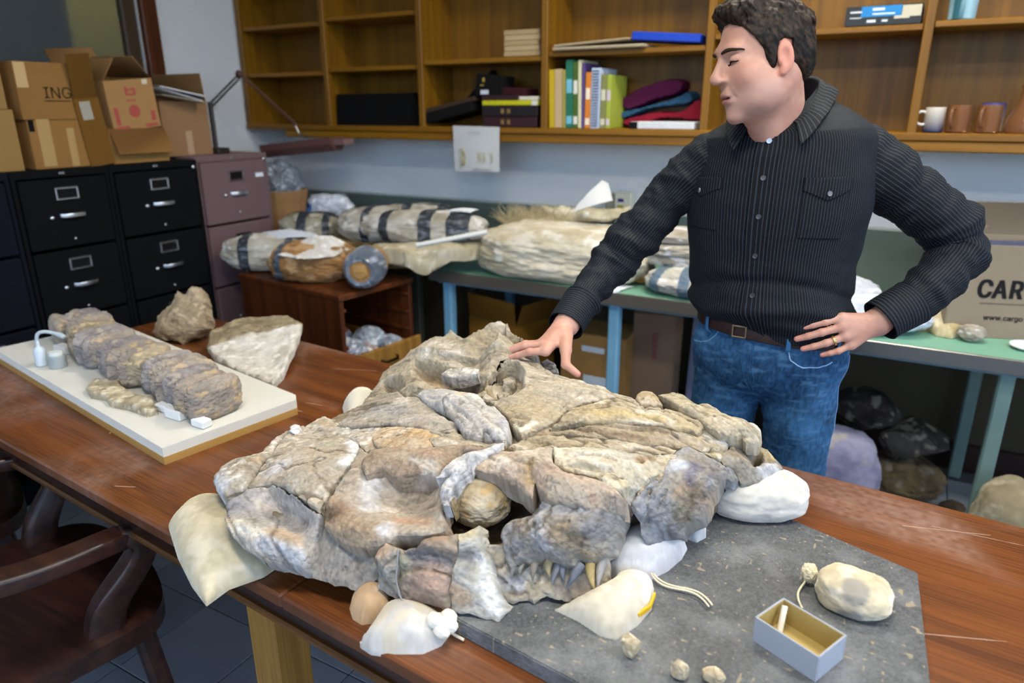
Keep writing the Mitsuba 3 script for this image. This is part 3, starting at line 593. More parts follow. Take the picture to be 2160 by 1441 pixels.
# ---------------------------------------------------------------- things in the bookcase
def sbox(name, label, cat_, x0, x1, z0, z1, y0=3.17, dy=0.2, col='#777777', mat='mat_satin', b=0.003, group=None, **k):
    return one(name, label, cat_, cbox((x0, y0, z0), (x1, y0 + dy, z1), b), col, mat, group, **k)
one('black_case', 'matt black case filling the bottom of the second bay', 'case', prism([(-3.0 + 0.06, 0.0), (-2.365 + 0.03, 0.0), (-2.385, 0.168), (-2.925, 0.166)], 0.22, frame((0, 3.41, 1.4565), z=(0, -1, 0), x=(1, 0, 0))), '#050506', 'mat_rough')
for k in range(5):
    z = 1.7815 + 0.0236 * k
    sbox('cream_box', ['lowest cream carton of the small stack in the third bay', 'second cream carton from below in the small stack', 'middle cream carton of the small stack in the third bay', 'fourth cream carton from below in the small stack', 'top cream carton of the small stack in the third bay'][k], 'box', -1.83 + 0.003 * (k % 2), -1.634 - 0.004 * (k % 3), z, z + 0.0226, 3.18, 0.2, ['#a8926c', '#b39d78'][k % 2], 'mat_rough', group='stack of cream cartons')
# black and maroon binders and books in the third bay
one('binder', 'black binder lying tilted at the left of the third bay', 'binder', put(cbox((0, 0, 0), (0.30, 0.22, 0.05), 0.004), frame((-2.295, 3.165, 1.468), z=(-0.22, 0, 1), x=(1, 0, 0.22))), '#0c0b0c')
one('binder', 'brownish folder lying on the tilted black binder', 'binder', put(cbox((0, 0, 0), (0.31, 0.22, 0.022), 0.003), frame((-2.3, 3.168, 1.521), z=(-0.2, 0, 1), x=(1, 0, 0.2))), '#3a2c22')
one('tape_case', 'black case propped up behind the binders in the third bay', 'case', prism([(0, 0), (0.22, 0.0), (0.17, 0.17), (0.0, 0.02)], 0.05, frame((-2.17, 3.40, 1.565), z=(0, -1, 0), x=(1, 0, 0))), '#0b0b0d')
q = one('small_black_box', 'small black box with gold mark on top of the books in the third bay', 'box', put(cbox((0, 0, 0), (0.155, 0.12, 0.105), 0.003), frame((-2.0, 3.18, 1.608), z=(0.12, 0, 1), x=(1, 0, -0.12))), '#0d0b0b')
add('mark', [bx(-1.945, 3.1785, 1.68, 0.012, 0.002, 0.02, 0.0004), bx(-1.955, 3.1785, 1.655, 0.02, 0.002, 0.006, 0.0004)], '#a08432', 'mat_satin', q)
add('mark', [bx(-1.94, 3.178, 1.622, 0.045, 0.002, 0.02, 0.0004)], '#c4cad4', 'mat_rough', q, label='white sticker')
for k, (z0, z1, x0, x1, col, lab) in enumerate([(1.4565, 1.506, -1.945, -1.64, '#2c0d14', 'lowest maroon book of the pile in the third bay'), (1.507, 1.558, -1.95, -1.635, '#140b0e', 'black maroon book under the yellow one in the third bay'), (1.559, 1.582, -1.948, -1.632, '#b7b511', 'bright yellow book in the pile of the third bay'), (1.583, 1.607, -1.95, -1.74, '#2a1016', 'maroon book on top of the yellow one in the third bay'), (1.583, 1.60, -1.738, -1.632, '#cfc9b8', 'small white pad lying on the yellow book')]):
    q = sbox('book', lab, 'book', x0, x1, z0, z1, 3.165, 0.2, col, group='pile of books in the third bay')
    if k in (0, 1): add('spine_lettering', [bx(-1.83 + 0.035 * j, 3.1645, (z0 + z1) / 2, 0.018, 0.001, 0.022, 0.0003) for j in range(2)], '#7c6030', 'mat_satin', q)
    if k == 2: add('spine_band', [bx(-1.652, 3.1645, (z0 + z1) / 2, 0.03, 0.002, z1 - z0, 0.0004)], '#c9cdc2', 'mat_satin', q)
one('book', 'maroon book standing slanted on the pile in the third bay', 'book', put(cbox((0, 0, 0), (0.18, 0.15, 0.035), 0.003), frame((-1.9, 3.19, 1.612), z=(0.05, 0, 1), x=(1, 0, -0.05))), '#35121a')
# standing books in the fourth bay
xb = -1.572
for k, (w_, h_, col, col2, lab, lean) in enumerate([(0.026, 0.26, '#bda215', None, 'yellow book standing first at the left of the fourth bay', .02), (0.036, 0.262, '#b9a07a', None, 'beige book second from the left in the fourth bay', .02), (0.016, 0.258, '#9d9246', None, 'thin olive book between the beige and the green book', .02), (0.034, 0.30, '#1f6b52', '#6fb3c8', 'tall green book with a pale blue label', .02),
        (0.024, 0.292, '#46601f', '#d9d7cc', 'book with green and white spine beside the tall green book', .02), (0.014, 0.298, '#d5cfa8', None, 'thin cream book in the middle of the row', .025), (0.012, 0.285, '#54437c', None, 'thin purple book in the row of the fourth bay', .02), (0.026, 0.245, '#cf7b28', '#e8dcc4', 'orange book in the row of the fourth bay', .01), (0.044, 0.262, '#b5c3da', None, 'pale blue wire bound book in the row', .012), (0.026, 0.235, '#7d7f49', '#c7c6ae', 'patterned green and white book near the right end of the row', .012), (0.02, 0.232, '#99a63c', '#c9b7c4', 'last book at the right of the row, green and pink', .012)]):
    M = frame((xb, 3.168, 1.4565), z=(-lean * (1.0 if k < 7 else 0.0), 0, 1), x=(1, 0, 0))
    t = thing('book', lab, 'book', 'standing books in the fourth bay')
    dp = 0.2
    add('cover', put(cat([cbox((0, 0, 0), (0.003, dp, h_), 0.0008), cbox((w_ - 0.003, 0, 0), (w_, dp, h_), 0.0008), cbox((0, 0, 0), (w_, 0.003, h_), 0.0008)]), M), col, 'mat_satin', t)
    add('pages', put(cbox((0.0028, 0.0028, 0.003), (w_ - 0.0028, dp - 0.004, h_ - 0.004), 0.0005), M), '#cfc8b4', 'mat_rough', t)
    for f, g_ in ((0.62, 0.2), (0.12, 0.12)) if col2 else (): add('spine_label', put(bx(w_ / 2, -0.0006, h_ * f, w_ * 0.8, 0.0012, h_ * g_, 0.0003), M), col2, 'mat_satin', t)
    if k == 8: add('wire_binding', [put(tube([(0.006 + 0.0 * j, -0.003, 0.012 + 0.0125 * j), (w_ - 0.006, -0.003, 0.012 + 0.0125 * j)], 0.0025, 6), M) for j in range(20)], '#7c7f8c', 'mat_metal', t, kind='stuff')
    xb += w_ + 0.003
# folded clothes
def cloth(lab, pts, y0, depth, col, M=None, seed=0, t=0.0, cat_='garment'):
    m, v = relief([(x, z) for x, z in spline(pts, 50, True)], (), frame((0, y0 + depth, 0), z=(0, -1, 0), x=(1, 0, 0)), h=0.008, t=depth * 0.7, edge=0.0, amp=0.004, f=9, seed=seed, jag=0, puff=depth * 0.3, puff_r=0.03, lines=[])
    return one('folded_garment', lab, cat_, m, stone(col, col, None, 30, seed), 'mat_cloth', 'folded clothes in the fourth bay', smooth=50)
cloth('purple garment on top of the folded clothes', [(-1.287, 1.565), (-1.25, 1.605), (-1.13, 1.655), (-1.02, 1.672), (-0.978, 1.655), (-0.985, 1.62), (-1.06, 1.59), (-1.16, 1.56), (-1.25, 1.54)], 3.18, 0.2, '#52123c', seed=3)
cloth('dusty blue garment in the middle of the folded clothes', [(-1.28, 1.515), (-1.2, 1.545), (-1.11, 1.568), (-1.0, 1.60), (-0.94, 1.615), (-0.925, 1.585), (-1.0, 1.555), (-1.1, 1.545), (-1.2, 1.515), (-1.27, 1.503)], 3.175, 0.2, '#28506f', seed=4)
cloth('crimson garment at the bottom of the folded clothes', [(-1.265, 1.48), (-1.2, 1.51), (-1.08, 1.53), (-0.96, 1.545), (-0.9, 1.585), (-0.865, 1.55), (-0.868, 1.5), (-0.95, 1.492), (-1.1, 1.49), (-1.24, 1.463)], 3.17, 0.2, '#7d0f26', seed=5)
q = sbox('white_box', 'flat white box under the crimson garment', 'box', -1.165, -0.87, 1.4565, 1.487, 3.155, 0.2, '#c9cdd2', 'mat_satin')
add('dark_end', [bx(-1.145, 3.1545, 1.472, 0.04, 0.002, 0.029, 0.0004)], '#101010', 'mat_rough', q)
one('paper_stack', 'flat stack of papers and a board on the shelf of the fourth bay', 'papers', [put(cbox((0, 0, 0), (0.44, 0.24, 0.012), 0.003), frame((-1.545, 3.13, 1.797), x=(1, -0.03, 0))), put(cbox((0, 0, 0), (0.36, 0.22, 0.01), 0.003), frame((-1.54, 3.135, 1.811), z=(-0.05, 0, 1), x=(1, 0.02, 0.05)))], stone('#948468', '#b3a890', None, 10), 'mat_rough')
one('blue_binder', 'bright blue ring binder lying on the shelf of the fourth bay', 'binder', put(cbox((0, 0, 0), (0.30, 0.2, 0.034), 0.004), frame((-1.172, 3.15, 1.828), z=(0.08, 0, 1), x=(1, 0.03, -0.08))), '#0c3bb0', 'mat_satin')
q = one('printer_carton', 'black and blue printed carton on the shelf of the fifth bay', 'box', cbox((-0.325, 3.165, 1.8365), (-0.07, 3.37, 1.905), 0.002), '#1c2227', 'mat_satin')
add('printing', [bx(-0.205, 3.1644, 1.885, 0.135, 0.001, 0.036, 0.0003)], '#1477b8', 'mat_satin', q)
add('printing', bx(-0.105, 3.1642, 1.882, 0.062, 0.001, 0.038, 0.0003), '#b9b49f', 'mat_satin', q)
add('printing', bx(-0.135, 3.1642, 1.862, 0.05, 0.001, 0.01, 0.0003), '#b9b49f', 'mat_satin', q)
add('lettering', [text('b-digit', 0.013, face_y(-0.24, 3.1639, 1.889), 0.0006)][:0] + [bx(-0.215, 3.1636, 1.892, 0.04, 0.001, 0.009, 0.0003), bx(-0.197, 3.1636, 1.876, 0.075, 0.001, 0.005, 0.0003), bx(-0.235, 3.1642, 1.852, 0.03, 0.001, 0.009, 0.0003), bx(-0.19, 3.1642, 1.852, 0.02, 0.001, 0.007, 0.0003), bx(-0.29, 3.1642, 1.885, 0.04, 0.001, 0.006, 0.0003), bx(-0.29, 3.1642, 1.865, 0.04, 0.001, 0.003, 0.0003)], '#cfd6dc', 'mat_satin', q)
# mugs, glasses
scene['amber_glass'] = {'type': 'principled', 'base_color': {'type': 'rgb', 'value': [0.55, 0.27, 0.12]}, 'roughness': 0.05, 'spec_trans': 0.75, 'eta': 1.3}
scene['clear_glass'] = {'type': 'thindielectric', 'int_ior': 1.35}
def cup(r, h, t=0.003, r2=None): 
    r2 = r2 or r
    return [(0.0001, 0), (r * 0.9, 0), (r, 0.004), (r2, h - 0.001), (r2 - t * 0.5, h), (r2 - t, h - 0.001), (r - t, 0.008), (0.0001, 0.007)]
t = thing('mug', 'white mug with a navy lower half, first in the row of the sixth bay', 'mug')
add('body', lathe(cup(0.034, 0.09), 28, frame((0.027, 3.2, 1.4565))), lambda v: mixc(c('#16204a'), c('#cfc8bb'), (v[:, 2] - 1.486) / 0.002), 'mat_gloss', t, smooth=40)
add('handle', tube(spline([(-0.004, 3.19, 1.527), (-0.03, 3.18, 1.525), (-0.036, 3.178, 1.505), (-0.024, 3.18, 1.488), (-0.003, 3.19, 1.487)], 16), 0.005), '#d8d4cc', 'mat_gloss', t, smooth=True)
for k, x in enumerate((0.107, 0.2)):
    t = thing('glass_mug', ['amber glass mug standing next to the white mug', 'amber glass mug standing second from the white mug'][k], 'mug', 'amber glass mugs')
    add('body', lathe(cup(0.04, 0.098, 0.005), 28, frame((x, 3.21, 1.4565))), None, 'amber_glass', t, smooth=40)
    add('handle', tube(spline([(x - 0.02, 3.178, 1.54), (x - 0.028, 3.15, 1.535), (x - 0.03, 3.145, 1.51), (x - 0.026, 3.15, 1.485), (x - 0.02, 3.178, 1.48)], 16), 0.006), None, 'amber_glass', t, smooth=True)
t = thing('mug', 'white mug with a blue rim behind the amber glasses', 'mug')
add('body', lathe(cup(0.04, 0.105), 28, frame((0.215, 3.32, 1.4565))), lambda v: mixc(c('#d6d6d8'), c('#3a3f8a'), (v[:, 2] - 1.552) / 0.002), 'mat_gloss', t, smooth=40)
one('carafe', 'brown glass carafe at the right edge of the photo', 'carafe', lathe([(0.0001, 0), (0.058, 0), (0.064, 0.012), (0.06, 0.05), (0.036, 0.10), (0.03, 0.14), (0.034, 0.165), (0.031, 0.165), (0.027, 0.14), (0.033, 0.10), (0.056, 0.05), (0.058, 0.012), (0.0001, 0.008)], 32, frame((0.315, 3.22, 1.4565))), None, 'amber_glass', smooth=40)
t = thing('tumbler', 'pale blue decorated tumbler on the upper shelf of the sixth bay', 'glass')
add('body', lathe(cup(0.044, 0.13, 0.003, 0.048), 28, frame((0.055, 3.22, 1.8435))), lambda v: mixc(c('#8fb4c0'), c('#2d5a66'), (meshkit.fbm(v * 30, 2, 3) - 0.52) / 0.05), 'mat_gloss', t, smooth=40)
# paper sheet hanging from the bookcase edge
t = thing('paper_sheet', 'sheet of paper with pale sketches hanging from the bookcase edge', 'paper')
sh, _ = relief([(-2.105, 1.462), (-1.829, 1.458), (-1.831, 1.242), (-2.098, 1.236)], [(-1.97, 1.3, 0.012)], frame((0, 3.134, 0), z=(0, -1, 0), x=(1, 0, 0)), h=0.02, t=0.0006, edge=0, amp=0, jag=0)
add('sheet', sh, '#b9bcbc', 'mat_rough', t, smooth=40)
mk = lambda pts, w_: put(tube([(x, z, 0) for x, z in pts], w_, 5), frame((0, 3.121, 0), z=(0, -1, 0), x=(1, 0, 0)))
add('sketch', [mk(spline([(-2.055, 1.35), (-2.04, 1.33), (-2.05, 1.30), (-2.03, 1.28), (-2.055, 1.27)], 20), 0.0035), mk(spline([(-2.04, 1.34), (-2.025, 1.31), (-2.04, 1.28)], 12), 0.003)] + [mk([(x, 1.335), (x + 0.006, 1.30), (x, 1.285)], 0.0022) for x in (-1.95, -1.935, -1.915, -1.87)], '#9a8f55', 'mat_rough', t)
add('print_line', [mk([(-1.98, 1.252), (-1.87, 1.25)], 0.0018), mk([(-2.0, 1.43), (-1.935, 1.43)], 0.0012)], '#6f7377', 'mat_rough', t)
# outlets on the panel
t = thing('outlet', 'white wall outlet on the grey green panel above the bundles', 'outlet')
add('plate', bx(-3.17, 3.424, 1.016, 0.085, 0.006, 0.04, 0.002), '#99a3a8', 'mat_satin', t)
add('socket', [bx(-3.19, 3.42, 1.016, 0.022, 0.004, 0.026, 0.001), bx(-3.15, 3.42, 1.016, 0.022, 0.004, 0.026, 0.001)], '#c6ccd0', 'mat_satin', t)
t = thing('wall_box', 'cream electrical box with coloured buttons on the wall behind the arm', 'switch box')
add('housing', bx(-1.26, 3.40, 1.085, 0.085, 0.06, 0.12, 0.004), '#c3c6b8', 'mat_satin', t)
add('housing', bx(-1.333, 3.41, 1.085, 0.05, 0.045, 0.1, 0.004), '#8f8f80', 'mat_satin', t)
add('button', bx(-1.268, 3.368, 1.108, 0.03, 0.006, 0.016, 0.002), '#3a1f70', 'mat_satin', t, label='violet button')
add('button', bx(-1.268, 3.368, 1.078, 0.03, 0.006, 0.014, 0.002), '#a39a35', 'mat_satin', t, label='yellow button')
add('round_knob', put(lathe([(0.0001, 0.02), (0.018, 0.018), (0.024, 0.008), (0.024, 0), (0.0001, 0)], 20), frame((-1.29, 3.424, 0.985), z=(0, -1, 0))), '#b9cfe0', 'mat_gloss', t, smooth=40, label='pale round knob below the box')  # pale round knob of unknown use, attached to the box as a part

# ---------------------------------------------------------------- wrapped fossils on cabinet and benches
def strap(m, ctr, axis, pos, w, off=0.0025):
    """A tape band around the mesh m between two parallel planes."""
    a = np.asarray(axis, float); a /= np.linalg.norm(a); o = np.asarray(ctr, float) + a * pos
    n = np.array(m.vertex_normals); q = trimesh.Trimesh(np.array(m.vertices) + n * off, m.faces, process=False)
    q = q.slice_plane(o - a * w / 2, a); q = q.slice_plane(o + a * w / 2, -a)
    return q
PLA = ('#b9b5aa', '#99917f', '#d0cec8')
def bundle(name, label, cat_, ctr, rad, M, cols, straps=(), amp=0.12, f=2.0, rough=0.03, seed=0, e=0.75, tape='#2b2f35', flat=None, group=None, sub=5, mat='mat_rough'):
    t = thing(name, label, cat_, group)
    m = lump(ctr, rad, M, amp=amp, f=f, seed=seed, sub=sub, e=e, rough=rough, flat=flat)
    add('wrapping', m, stone(cols[0], cols[1], cols[2] if len(cols) > 2 else None, 14, seed), mat, t, smooth=50)
    for ax, pos, w in straps:
        a = (np.asarray(M)[:3, :3] @ np.asarray(ax, float)) if M is not None else np.asarray(ax, float)
        s = strap(m, ctr, a, pos, w)
        if len(s.faces): add('tape_band', s, stone(tape, tape, '#6c747e', 30, seed), 'mat_satin', t, smooth=50)
    return t, m
grp = 'wrapped bundles on the cabinet and bench'
t, m = bundle('wrapped_bundle', 'white wrapped bundle with one tape band, front left corner of the cabinet top', 'bundle', (-2.70, 2.36, 0.885), (0.20, 0.12, 0.085), rotz(25), PLA, [((1, 0.2, 0), -0.08, 0.05), ((1, 0.2, 0), 0.13, 0.03)], seed=11, flat=0.08, group=grp)
add('paper_wrap', relief([(-2.83, 2.46), (-2.60, 2.58), (-2.46, 2.50), (-2.62, 2.33)], [(-2.63, 2.46, 0.03)], frame((0, 0, 0.955)), h=0.01, t=0.004, edge=0.0, amp=0.002, seed=2)[0], '#c6ccd6', 'mat_rough', t, smooth=50)
t, m = bundle('wrapped_bundle', 'brown paper bundle under torn white plaster cloth, middle of the cabinet front', 'bundle', (-2.36, 2.34, 0.88), (0.20, 0.15, 0.09), rotz(20), ('#9a744a', '#7c5a36', '#b8946a'), [((1, 0.1, 0), -0.13, 0.035)], seed=12, flat=0.08, group=grp, tape='#46505a')
cl, _ = relief([(-2.45, 2.21), (-2.40, 2.17), (-2.33, 2.19), (-2.28, 2.16), (-2.22, 2.2), (-2.17, 2.28), (-2.2, 2.42), (-2.30, 2.5), (-2.45, 2.46), (-2.50, 2.34)], [(-2.36, 2.34, 0.055), (-2.3, 2.40, 0.055)], frame((0, 0, 0.935)), h=0.008, t=0.006, edge=0.003, amp=0.006, f=18, seed=5, jag=0.006, smooth_w=1e-3)
add('plaster_cloth', cl, stone('#d6d4cf', '#b9b4a8', '#eeeeec', 25, 3), 'mat_rough', t, smooth=50)
# roll with duct taped end
t = thing('wrapped_roll', 'brown paper roll with silvery duct taped end, at the front right corner of the cabinet', 'bundle', grp)
ax = np.array([-0.42, 0.9, 0.02]); ax /= np.linalg.norm(ax)
Rl = frame((-1.985, 2.225, 0.893), z=ax, x=(1, 0.4, 0))
add('roll', lathe([(0.0001, 0.006), (0.05, 0.0), (0.074, 0.02), (0.083, 0.06), (0.085, 0.14), (0.07, 0.2), (0.0001, 0.22)], 40, Rl), stone('#a17c4e', '#84623a', None, 20, 4), 'mat_rough', t, smooth=40)
th_ = np.linspace(0, 2 * np.pi, 41)[:-1]
ring = lathe([(0.046, -0.004), (0.06, -0.006), (0.078, 0.014), (0.0865, 0.05), (0.0875, 0.12), (0.084, 0.125)], 40, Rl); ring.vertices = ring.vertices + 0.006 * fbm(np.array(ring.vertices), 30, 3, 8)[:, None]
add('duct_tape', ring, stone('#6d7784', '#4d5662', '#a9b4c2', 25, 7), 'mat_gloss', t, smooth=40)
add('paper_end', [put(prism([(-0.03, -0.025), (0.022, -0.03), (0.034, 0.012), (0.0, 0.034), (-0.034, 0.014)], 0.006, frame((0, 0, -0.005))), Rl), put(bx(0, -0.002, -0.006, 0.05, 0.003, 0.003, 0.0005), Rl)], stone('#b08c58', '#8f6d40', None, 30, 5), 'mat_rough', t)
bundle('wrapped_bundle', 'small dark strapped bundle behind, between the paper bag and the big strapped bundle', 'bundle', (-2.74, 2.72, 0.955), (0.16, 0.13, 0.075), rotz(30), ('#9c9788', '#79745f', '#c4c0b4'), [((1, 0, 0), -0.02, 0.05), ((0, 1, 0), 0.0, 0.05), ((1, 0, 0), 0.1, 0.035)], seed=14, flat=0.07, group=grp)
one('box_under_bundles', 'low wooden tray under the rear bundles', 'tray', cbox((-2.9, 2.72, 0.811), (-2.05, 3.15, 0.885), 0.004), '#4a3a28') if False else None
bundle('wrapped_bundle', 'big white bundle with two long tape bands crossed by a third, at the back', 'bundle', (-2.22, 2.84, 0.985), (0.33, 0.20, 0.105), rotz(26), ('#aeaaa0', '#8a8474', '#c9c7c0'), [((1, 0, 0), -0.16, 0.04), ((1, 0, 0), 0.03, 0.045), ((0, 1, 0), 0.02, 0.045), ((1, 0, 0), 0.2, 0.04)], seed=15, flat=0.09, group=grp, e=0.8)
t, m = bundle('wrapped_bundle', 'long strapped white bundle with a paper label, lying towards the room', 'bundle', (-1.98, 2.68, 1.02), (0.30, 0.12, 0.075), rotz(18), ('#b3afa5', '#8f8878', '#cfcdc8'), [((1, 0, 0), -0.16, 0.045), ((1, 0, 0), 0.04, 0.06), ((1, 0, 0), 0.19, 0.10)], seed=16, flat=0.065, group=grp, e=0.8)
add('paper_label', relief([(-1.86, 2.70), (-1.75, 2.73), (-1.77, 2.83), (-1.88, 2.80)], [(-1.81, 2.76, 0.012)], frame((0, 0, 1.095)), h=0.01, t=0.002, edge=0, amp=0.001)[0], '#d3d6da', 'mat_rough', t)
one('wrapped_slab', 'tan paper wrapped slab beneath the strapped bundles', 'bundle', lump((-2.3, 2.72, 0.87), (0.36, 0.22, 0.06), rotz(20), amp=0.08, seed=17, sub=5, e=0.6, rough=0.02), stone('#8f7a55', '#6f5c3c', '#a89470', 14, 2), smooth=50)
# long plaster slab and rod at the joint of cabinet and bench
sl, _ = relief([(-2.26, 2.28), (-2.12, 2.5), (-1.9, 2.75), (-1.66, 2.92), (-1.62, 2.80), (-1.70, 2.66), (-1.82, 2.56), (-1.85, 2.42), (-1.90, 2.32), (-2.0, 2.20), (-2.12, 2.2)], [(-1.98, 2.42, 0.03), (-1.85, 2.66, 0.05), (-1.93, 2.25, -0.06)], frame((0, 0, 0.93)), h=0.007, t=0.05, edge=0.02, amp=0.007, f=14, seed=21, jag=0.0015, smooth_w=1e-3)
sl.apply_translation((0.11, 0.22, 0.02))
one('plaster_slab', 'long cream plaster slab at the end of the bench, carrying a white rod', 'plaster jacket', sl, stone('#b3ab94', '#968b6e', '#c6c1b0', 12, 5), smooth=50)
one('white_rod', 'white plastic rod lying on the long plaster slab', 'rod', tube([(-1.817,2.4,0.991), (-1.558,2.56,1.047)], 0.011, 10), '#c9c9c4', 'mat_satin', smooth=40)
# the big plaster jacket on the bench
JB = lump((-1.36, 2.93, 0.918), (0.40, 0.25, 0.122), rotz(4), amp=0.13, f=1.8, seed=23, sub=6, e=0.62, rough=0.022, flat=0.106)
one('plaster_jacket', 'biggest cream plaster field jacket on the green bench, behind the outstretched arm', 'plaster jacket', JB, stone('#c6c0b0', '#aea488', '#d6d4cc', 9, 6), smooth=60)
sh, _ = relief([(-1.60, 1.10), (-1.53, 1.085), (-1.47, 1.105), (-1.42, 1.075), (-1.35, 1.105), (-1.28, 1.10), (-1.2, 1.11), (-1.13, 1.125), (-1.16, 1.075), (-1.25, 1.045), (-1.36, 1.03), (-1.45, 1.022), (-1.52, 1.035), (-1.57, 1.065)], [(-1.35, 1.06, 0.05), (-1.5, 1.06, 0.04)], frame((0, 2.93, 0), z=(0, -1, 0.25), x=(1, 0, 0)), h=0.006, t=0.06, edge=0.012, amp=0.009, f=20, seed=25, jag=0.004, smooth_w=1e-3, taper=0.2)
sh.apply_translation((0, -0.06, 0.025))
one('plaster_shell', 'open curved plaster shell lying on top of the biggest jacket', 'plaster jacket', sh, stone('#c9c0a6', '#b0a482', '#dededc', 11, 9), smooth=50)
pp, _ = relief([(0, 0), (0.20, 0.02), (0.18, 0.105), (0.15, 0.125)], [(0.1, 0.06, 0.01)], frame((-1.345, 2.95, 1.095), z=(-0.1, -1, 0.5), x=(1, 0, 0.25)), h=0.012, t=0.002, edge=0, amp=0.002, seed=3)
one('paper', 'folded white paper standing up from the plaster shell', 'paper', pp, '#d8d9d8', smooth=40)
# burlap tuft
g = np.random.default_rng(5)
fib = []
for k in range(420):
    o = np.array([g.uniform(-1.74, -1.44), g.uniform(3.0, 3.2), 1.0]); d = np.array([g.normal(0, 0.05), g.normal(0, 0.03), g.uniform(0.03, 0.10)])
    fib.append(tube([o, o + d * 0.6 + g.normal(0, 0.008, 3), o + d], [0.002, 0.0016, 0.0006], 4))
t = thing('burlap', 'frayed tuft of burlap fibres behind the big plaster jacket', 'burlap')
add('cloth', lump((-1.6, 3.1, 0.93), (0.2, 0.16, 0.115), amp=0.15, seed=4, sub=4, rough=0.05, flat=0.11), stone('#a79a78', '#8a7c58', None, 30, 4), 'mat_cloth', t, smooth=50)
add('fibres', fib, '#b3a682', 'mat_cloth', t, kind='stuff')
# bags in the corner by the mauve cabinet
one('plastic_sack', 'grey translucent plastic sack in the corner next to the mauve cabinet', 'bag', lump((-3.23, 2.98, 1.10), (0.14, 0.13, 0.16), amp=0.25, rough=0.08, seed=51, sub=5), stone('#7d8794', '#5c6672', '#aab4c0', 14, 3), 'mat_gloss', smooth=60)
one('brown_paper_bag', 'open brown paper bag beside the mauve filing cabinet', 'bag', put(lathe([(0.10, 0.0), (0.12, 0.1), (0.125, 0.22), (0.14, 0.285), (0.132, 0.29), (0.118, 0.22), (0.11, 0.1), (0.09, 0.01), (0.0001, 0.005)], 18, frame((-3.10, 2.88, 0.825))), np.eye(4)), stone('#a07b52', '#84623e', None, 14, 3), 'mat_rough')
one('white_sack', 'white plastic sack with a blue print in the corner behind the bundles', 'bag', lump((-2.93, 3.06, 0.985), (0.16, 0.12, 0.10), amp=0.2, rough=0.05, seed=53, sub=5), lambda v: np.where((np.linalg.norm(v - np.array([-3.0, 2.96, 1.0]), axis=1) < 0.045)[:, None], c('#2a4f86'), stone('#c4cbd6', '#a3acb9', '#e8ecf2', 14, 3)(v)), 'mat_satin', smooth=60)
one('corner_table', 'small dark table in the corner under the sacks', 'table', [cbox((-3.5, 2.75, 0.785), (-2.10, 3.42, 0.808), 0.003)] + [cbox((x, y, 0), (x + 0.04, y + 0.04, 0.785), 0.003) for x in (-3.45, -2.16) for y in (2.8, 3.34)], '#3a3e38', 'mat_satin')
# stack of folded packages right of the arm
for k, (z, hh, y, lab) in enumerate([(0.935, 0.028, 2.98, 'lowest folded white package of the stack behind the man'), (0.98, 0.03, 2.97, 'middle folded white package of the stack behind the man'), (1.03, 0.026, 2.99, 'top folded white package of the stack behind the man')]):
    one('folded_package', lab, 'package', lump((-0.80 + 0.01 * k, y, z), (0.2 - 0.01 * k, 0.13, hh), rotz(6 + 5 * k), amp=0.1, seed=60 + k, sub=5, e=0.6, rough=0.02), stone('#b9b4a8', '#8f897a', '#d8dade', 16, k), group='stack of folded packages', smooth=50)
bundle('wrapped_bundle', 'white bundle with broad grey tape on the green bench below the folded packages', 'bundle', (-0.755, 2.87, 0.862), (0.17, 0.16, 0.055), rotz(-12), ('#c9c7c0', '#a8a498', '#e2e4e6'), [((1, 0, 0), -0.09, 0.05), ((1, 0.3, 0), 0.0, 0.045)], seed=64, group=grp, tape='#5f7488', flat=0.05)
one('brown_lump', 'brown paper wad on the green bench behind the forearm', 'paper', lump((-0.99, 2.93, 0.842), (0.05, 0.06, 0.03), amp=0.2, seed=66, rough=0.08), stone('#96713f', '#77582f', None, 30, 2))
pp, _ = relief([(-1.16, 2.70), (-1.02, 2.70), (-0.99, 2.84), (-1.13, 2.85)], [(-1.08, 2.77, 0.01)], frame((0, 0, 0.815)), h=0.012, t=0.003, edge=0, amp=0.002, seed=5)
one('paper', 'white paper on the bench edge next to the forearm', 'paper', pp, '#ccd3dc', smooth=40)
# right bench
one('plaster_bundle', 'white plaster covered bundle behind the hand on the hip', 'plaster jacket', lump((-0.11, 2.83, 0.82), (0.24, 0.12, 0.067), rotz(16), amp=0.12, seed=71, sub=5, e=0.85, rough=0.03, flat=0.06), stone('#c3c8d2', '#a9aeb8', '#e4e8ee', 14, 6), smooth=60)
one('plaster_bundle', 'second white plaster bundle behind the mans waist', 'plaster jacket', lump((-0.25, 3.03, 0.835), (0.2, 0.12, 0.08), rotz(10), amp=0.12, seed=72, sub=5, e=0.85, rough=0.03, flat=0.07), stone('#c3c8d2', '#a9aeb8', '#e4e8ee', 14, 6), smooth=60)
one('brown_paper', 'brown paper sheet lying on the bench behind the man', 'paper', relief([(-0.35, 3.15), (0.10, 3.0), (0.12, 3.2), (-0.3, 3.35)], [(-0.1, 3.2, 0.03)], frame((0, 0, 0.775)), h=0.02, t=0.004, edge=0, amp=0.004)[0], stone('#a88a58', '#8f7244', None, 12, 1))
sk, _ = relief([(0.045, 2.95), (0.10, 3.05), (0.2, 3.08), (0.27, 3.06), (0.27, 2.96), (0.20, 2.86), (0.15, 2.87), (0.12, 2.93), (0.08, 2.9)], [(0.17, 2.97, 0.055), (0.09, 2.98, 0.045)], frame((0, 0, 0.775)), h=0.005, t=0.01, edge=0.012, amp=0.005, f=14, seed=8, jag=0.002, smooth_w=1e-3, puff=0.03, flat=-0.016)
one('cloth_sack', 'limp cream cloth sack in front of the big lettered carton', 'bag', sk, stone('#c3b898', '#a5976f', '#dcd4bd', 20, 4), 'mat_cloth', smooth=50)
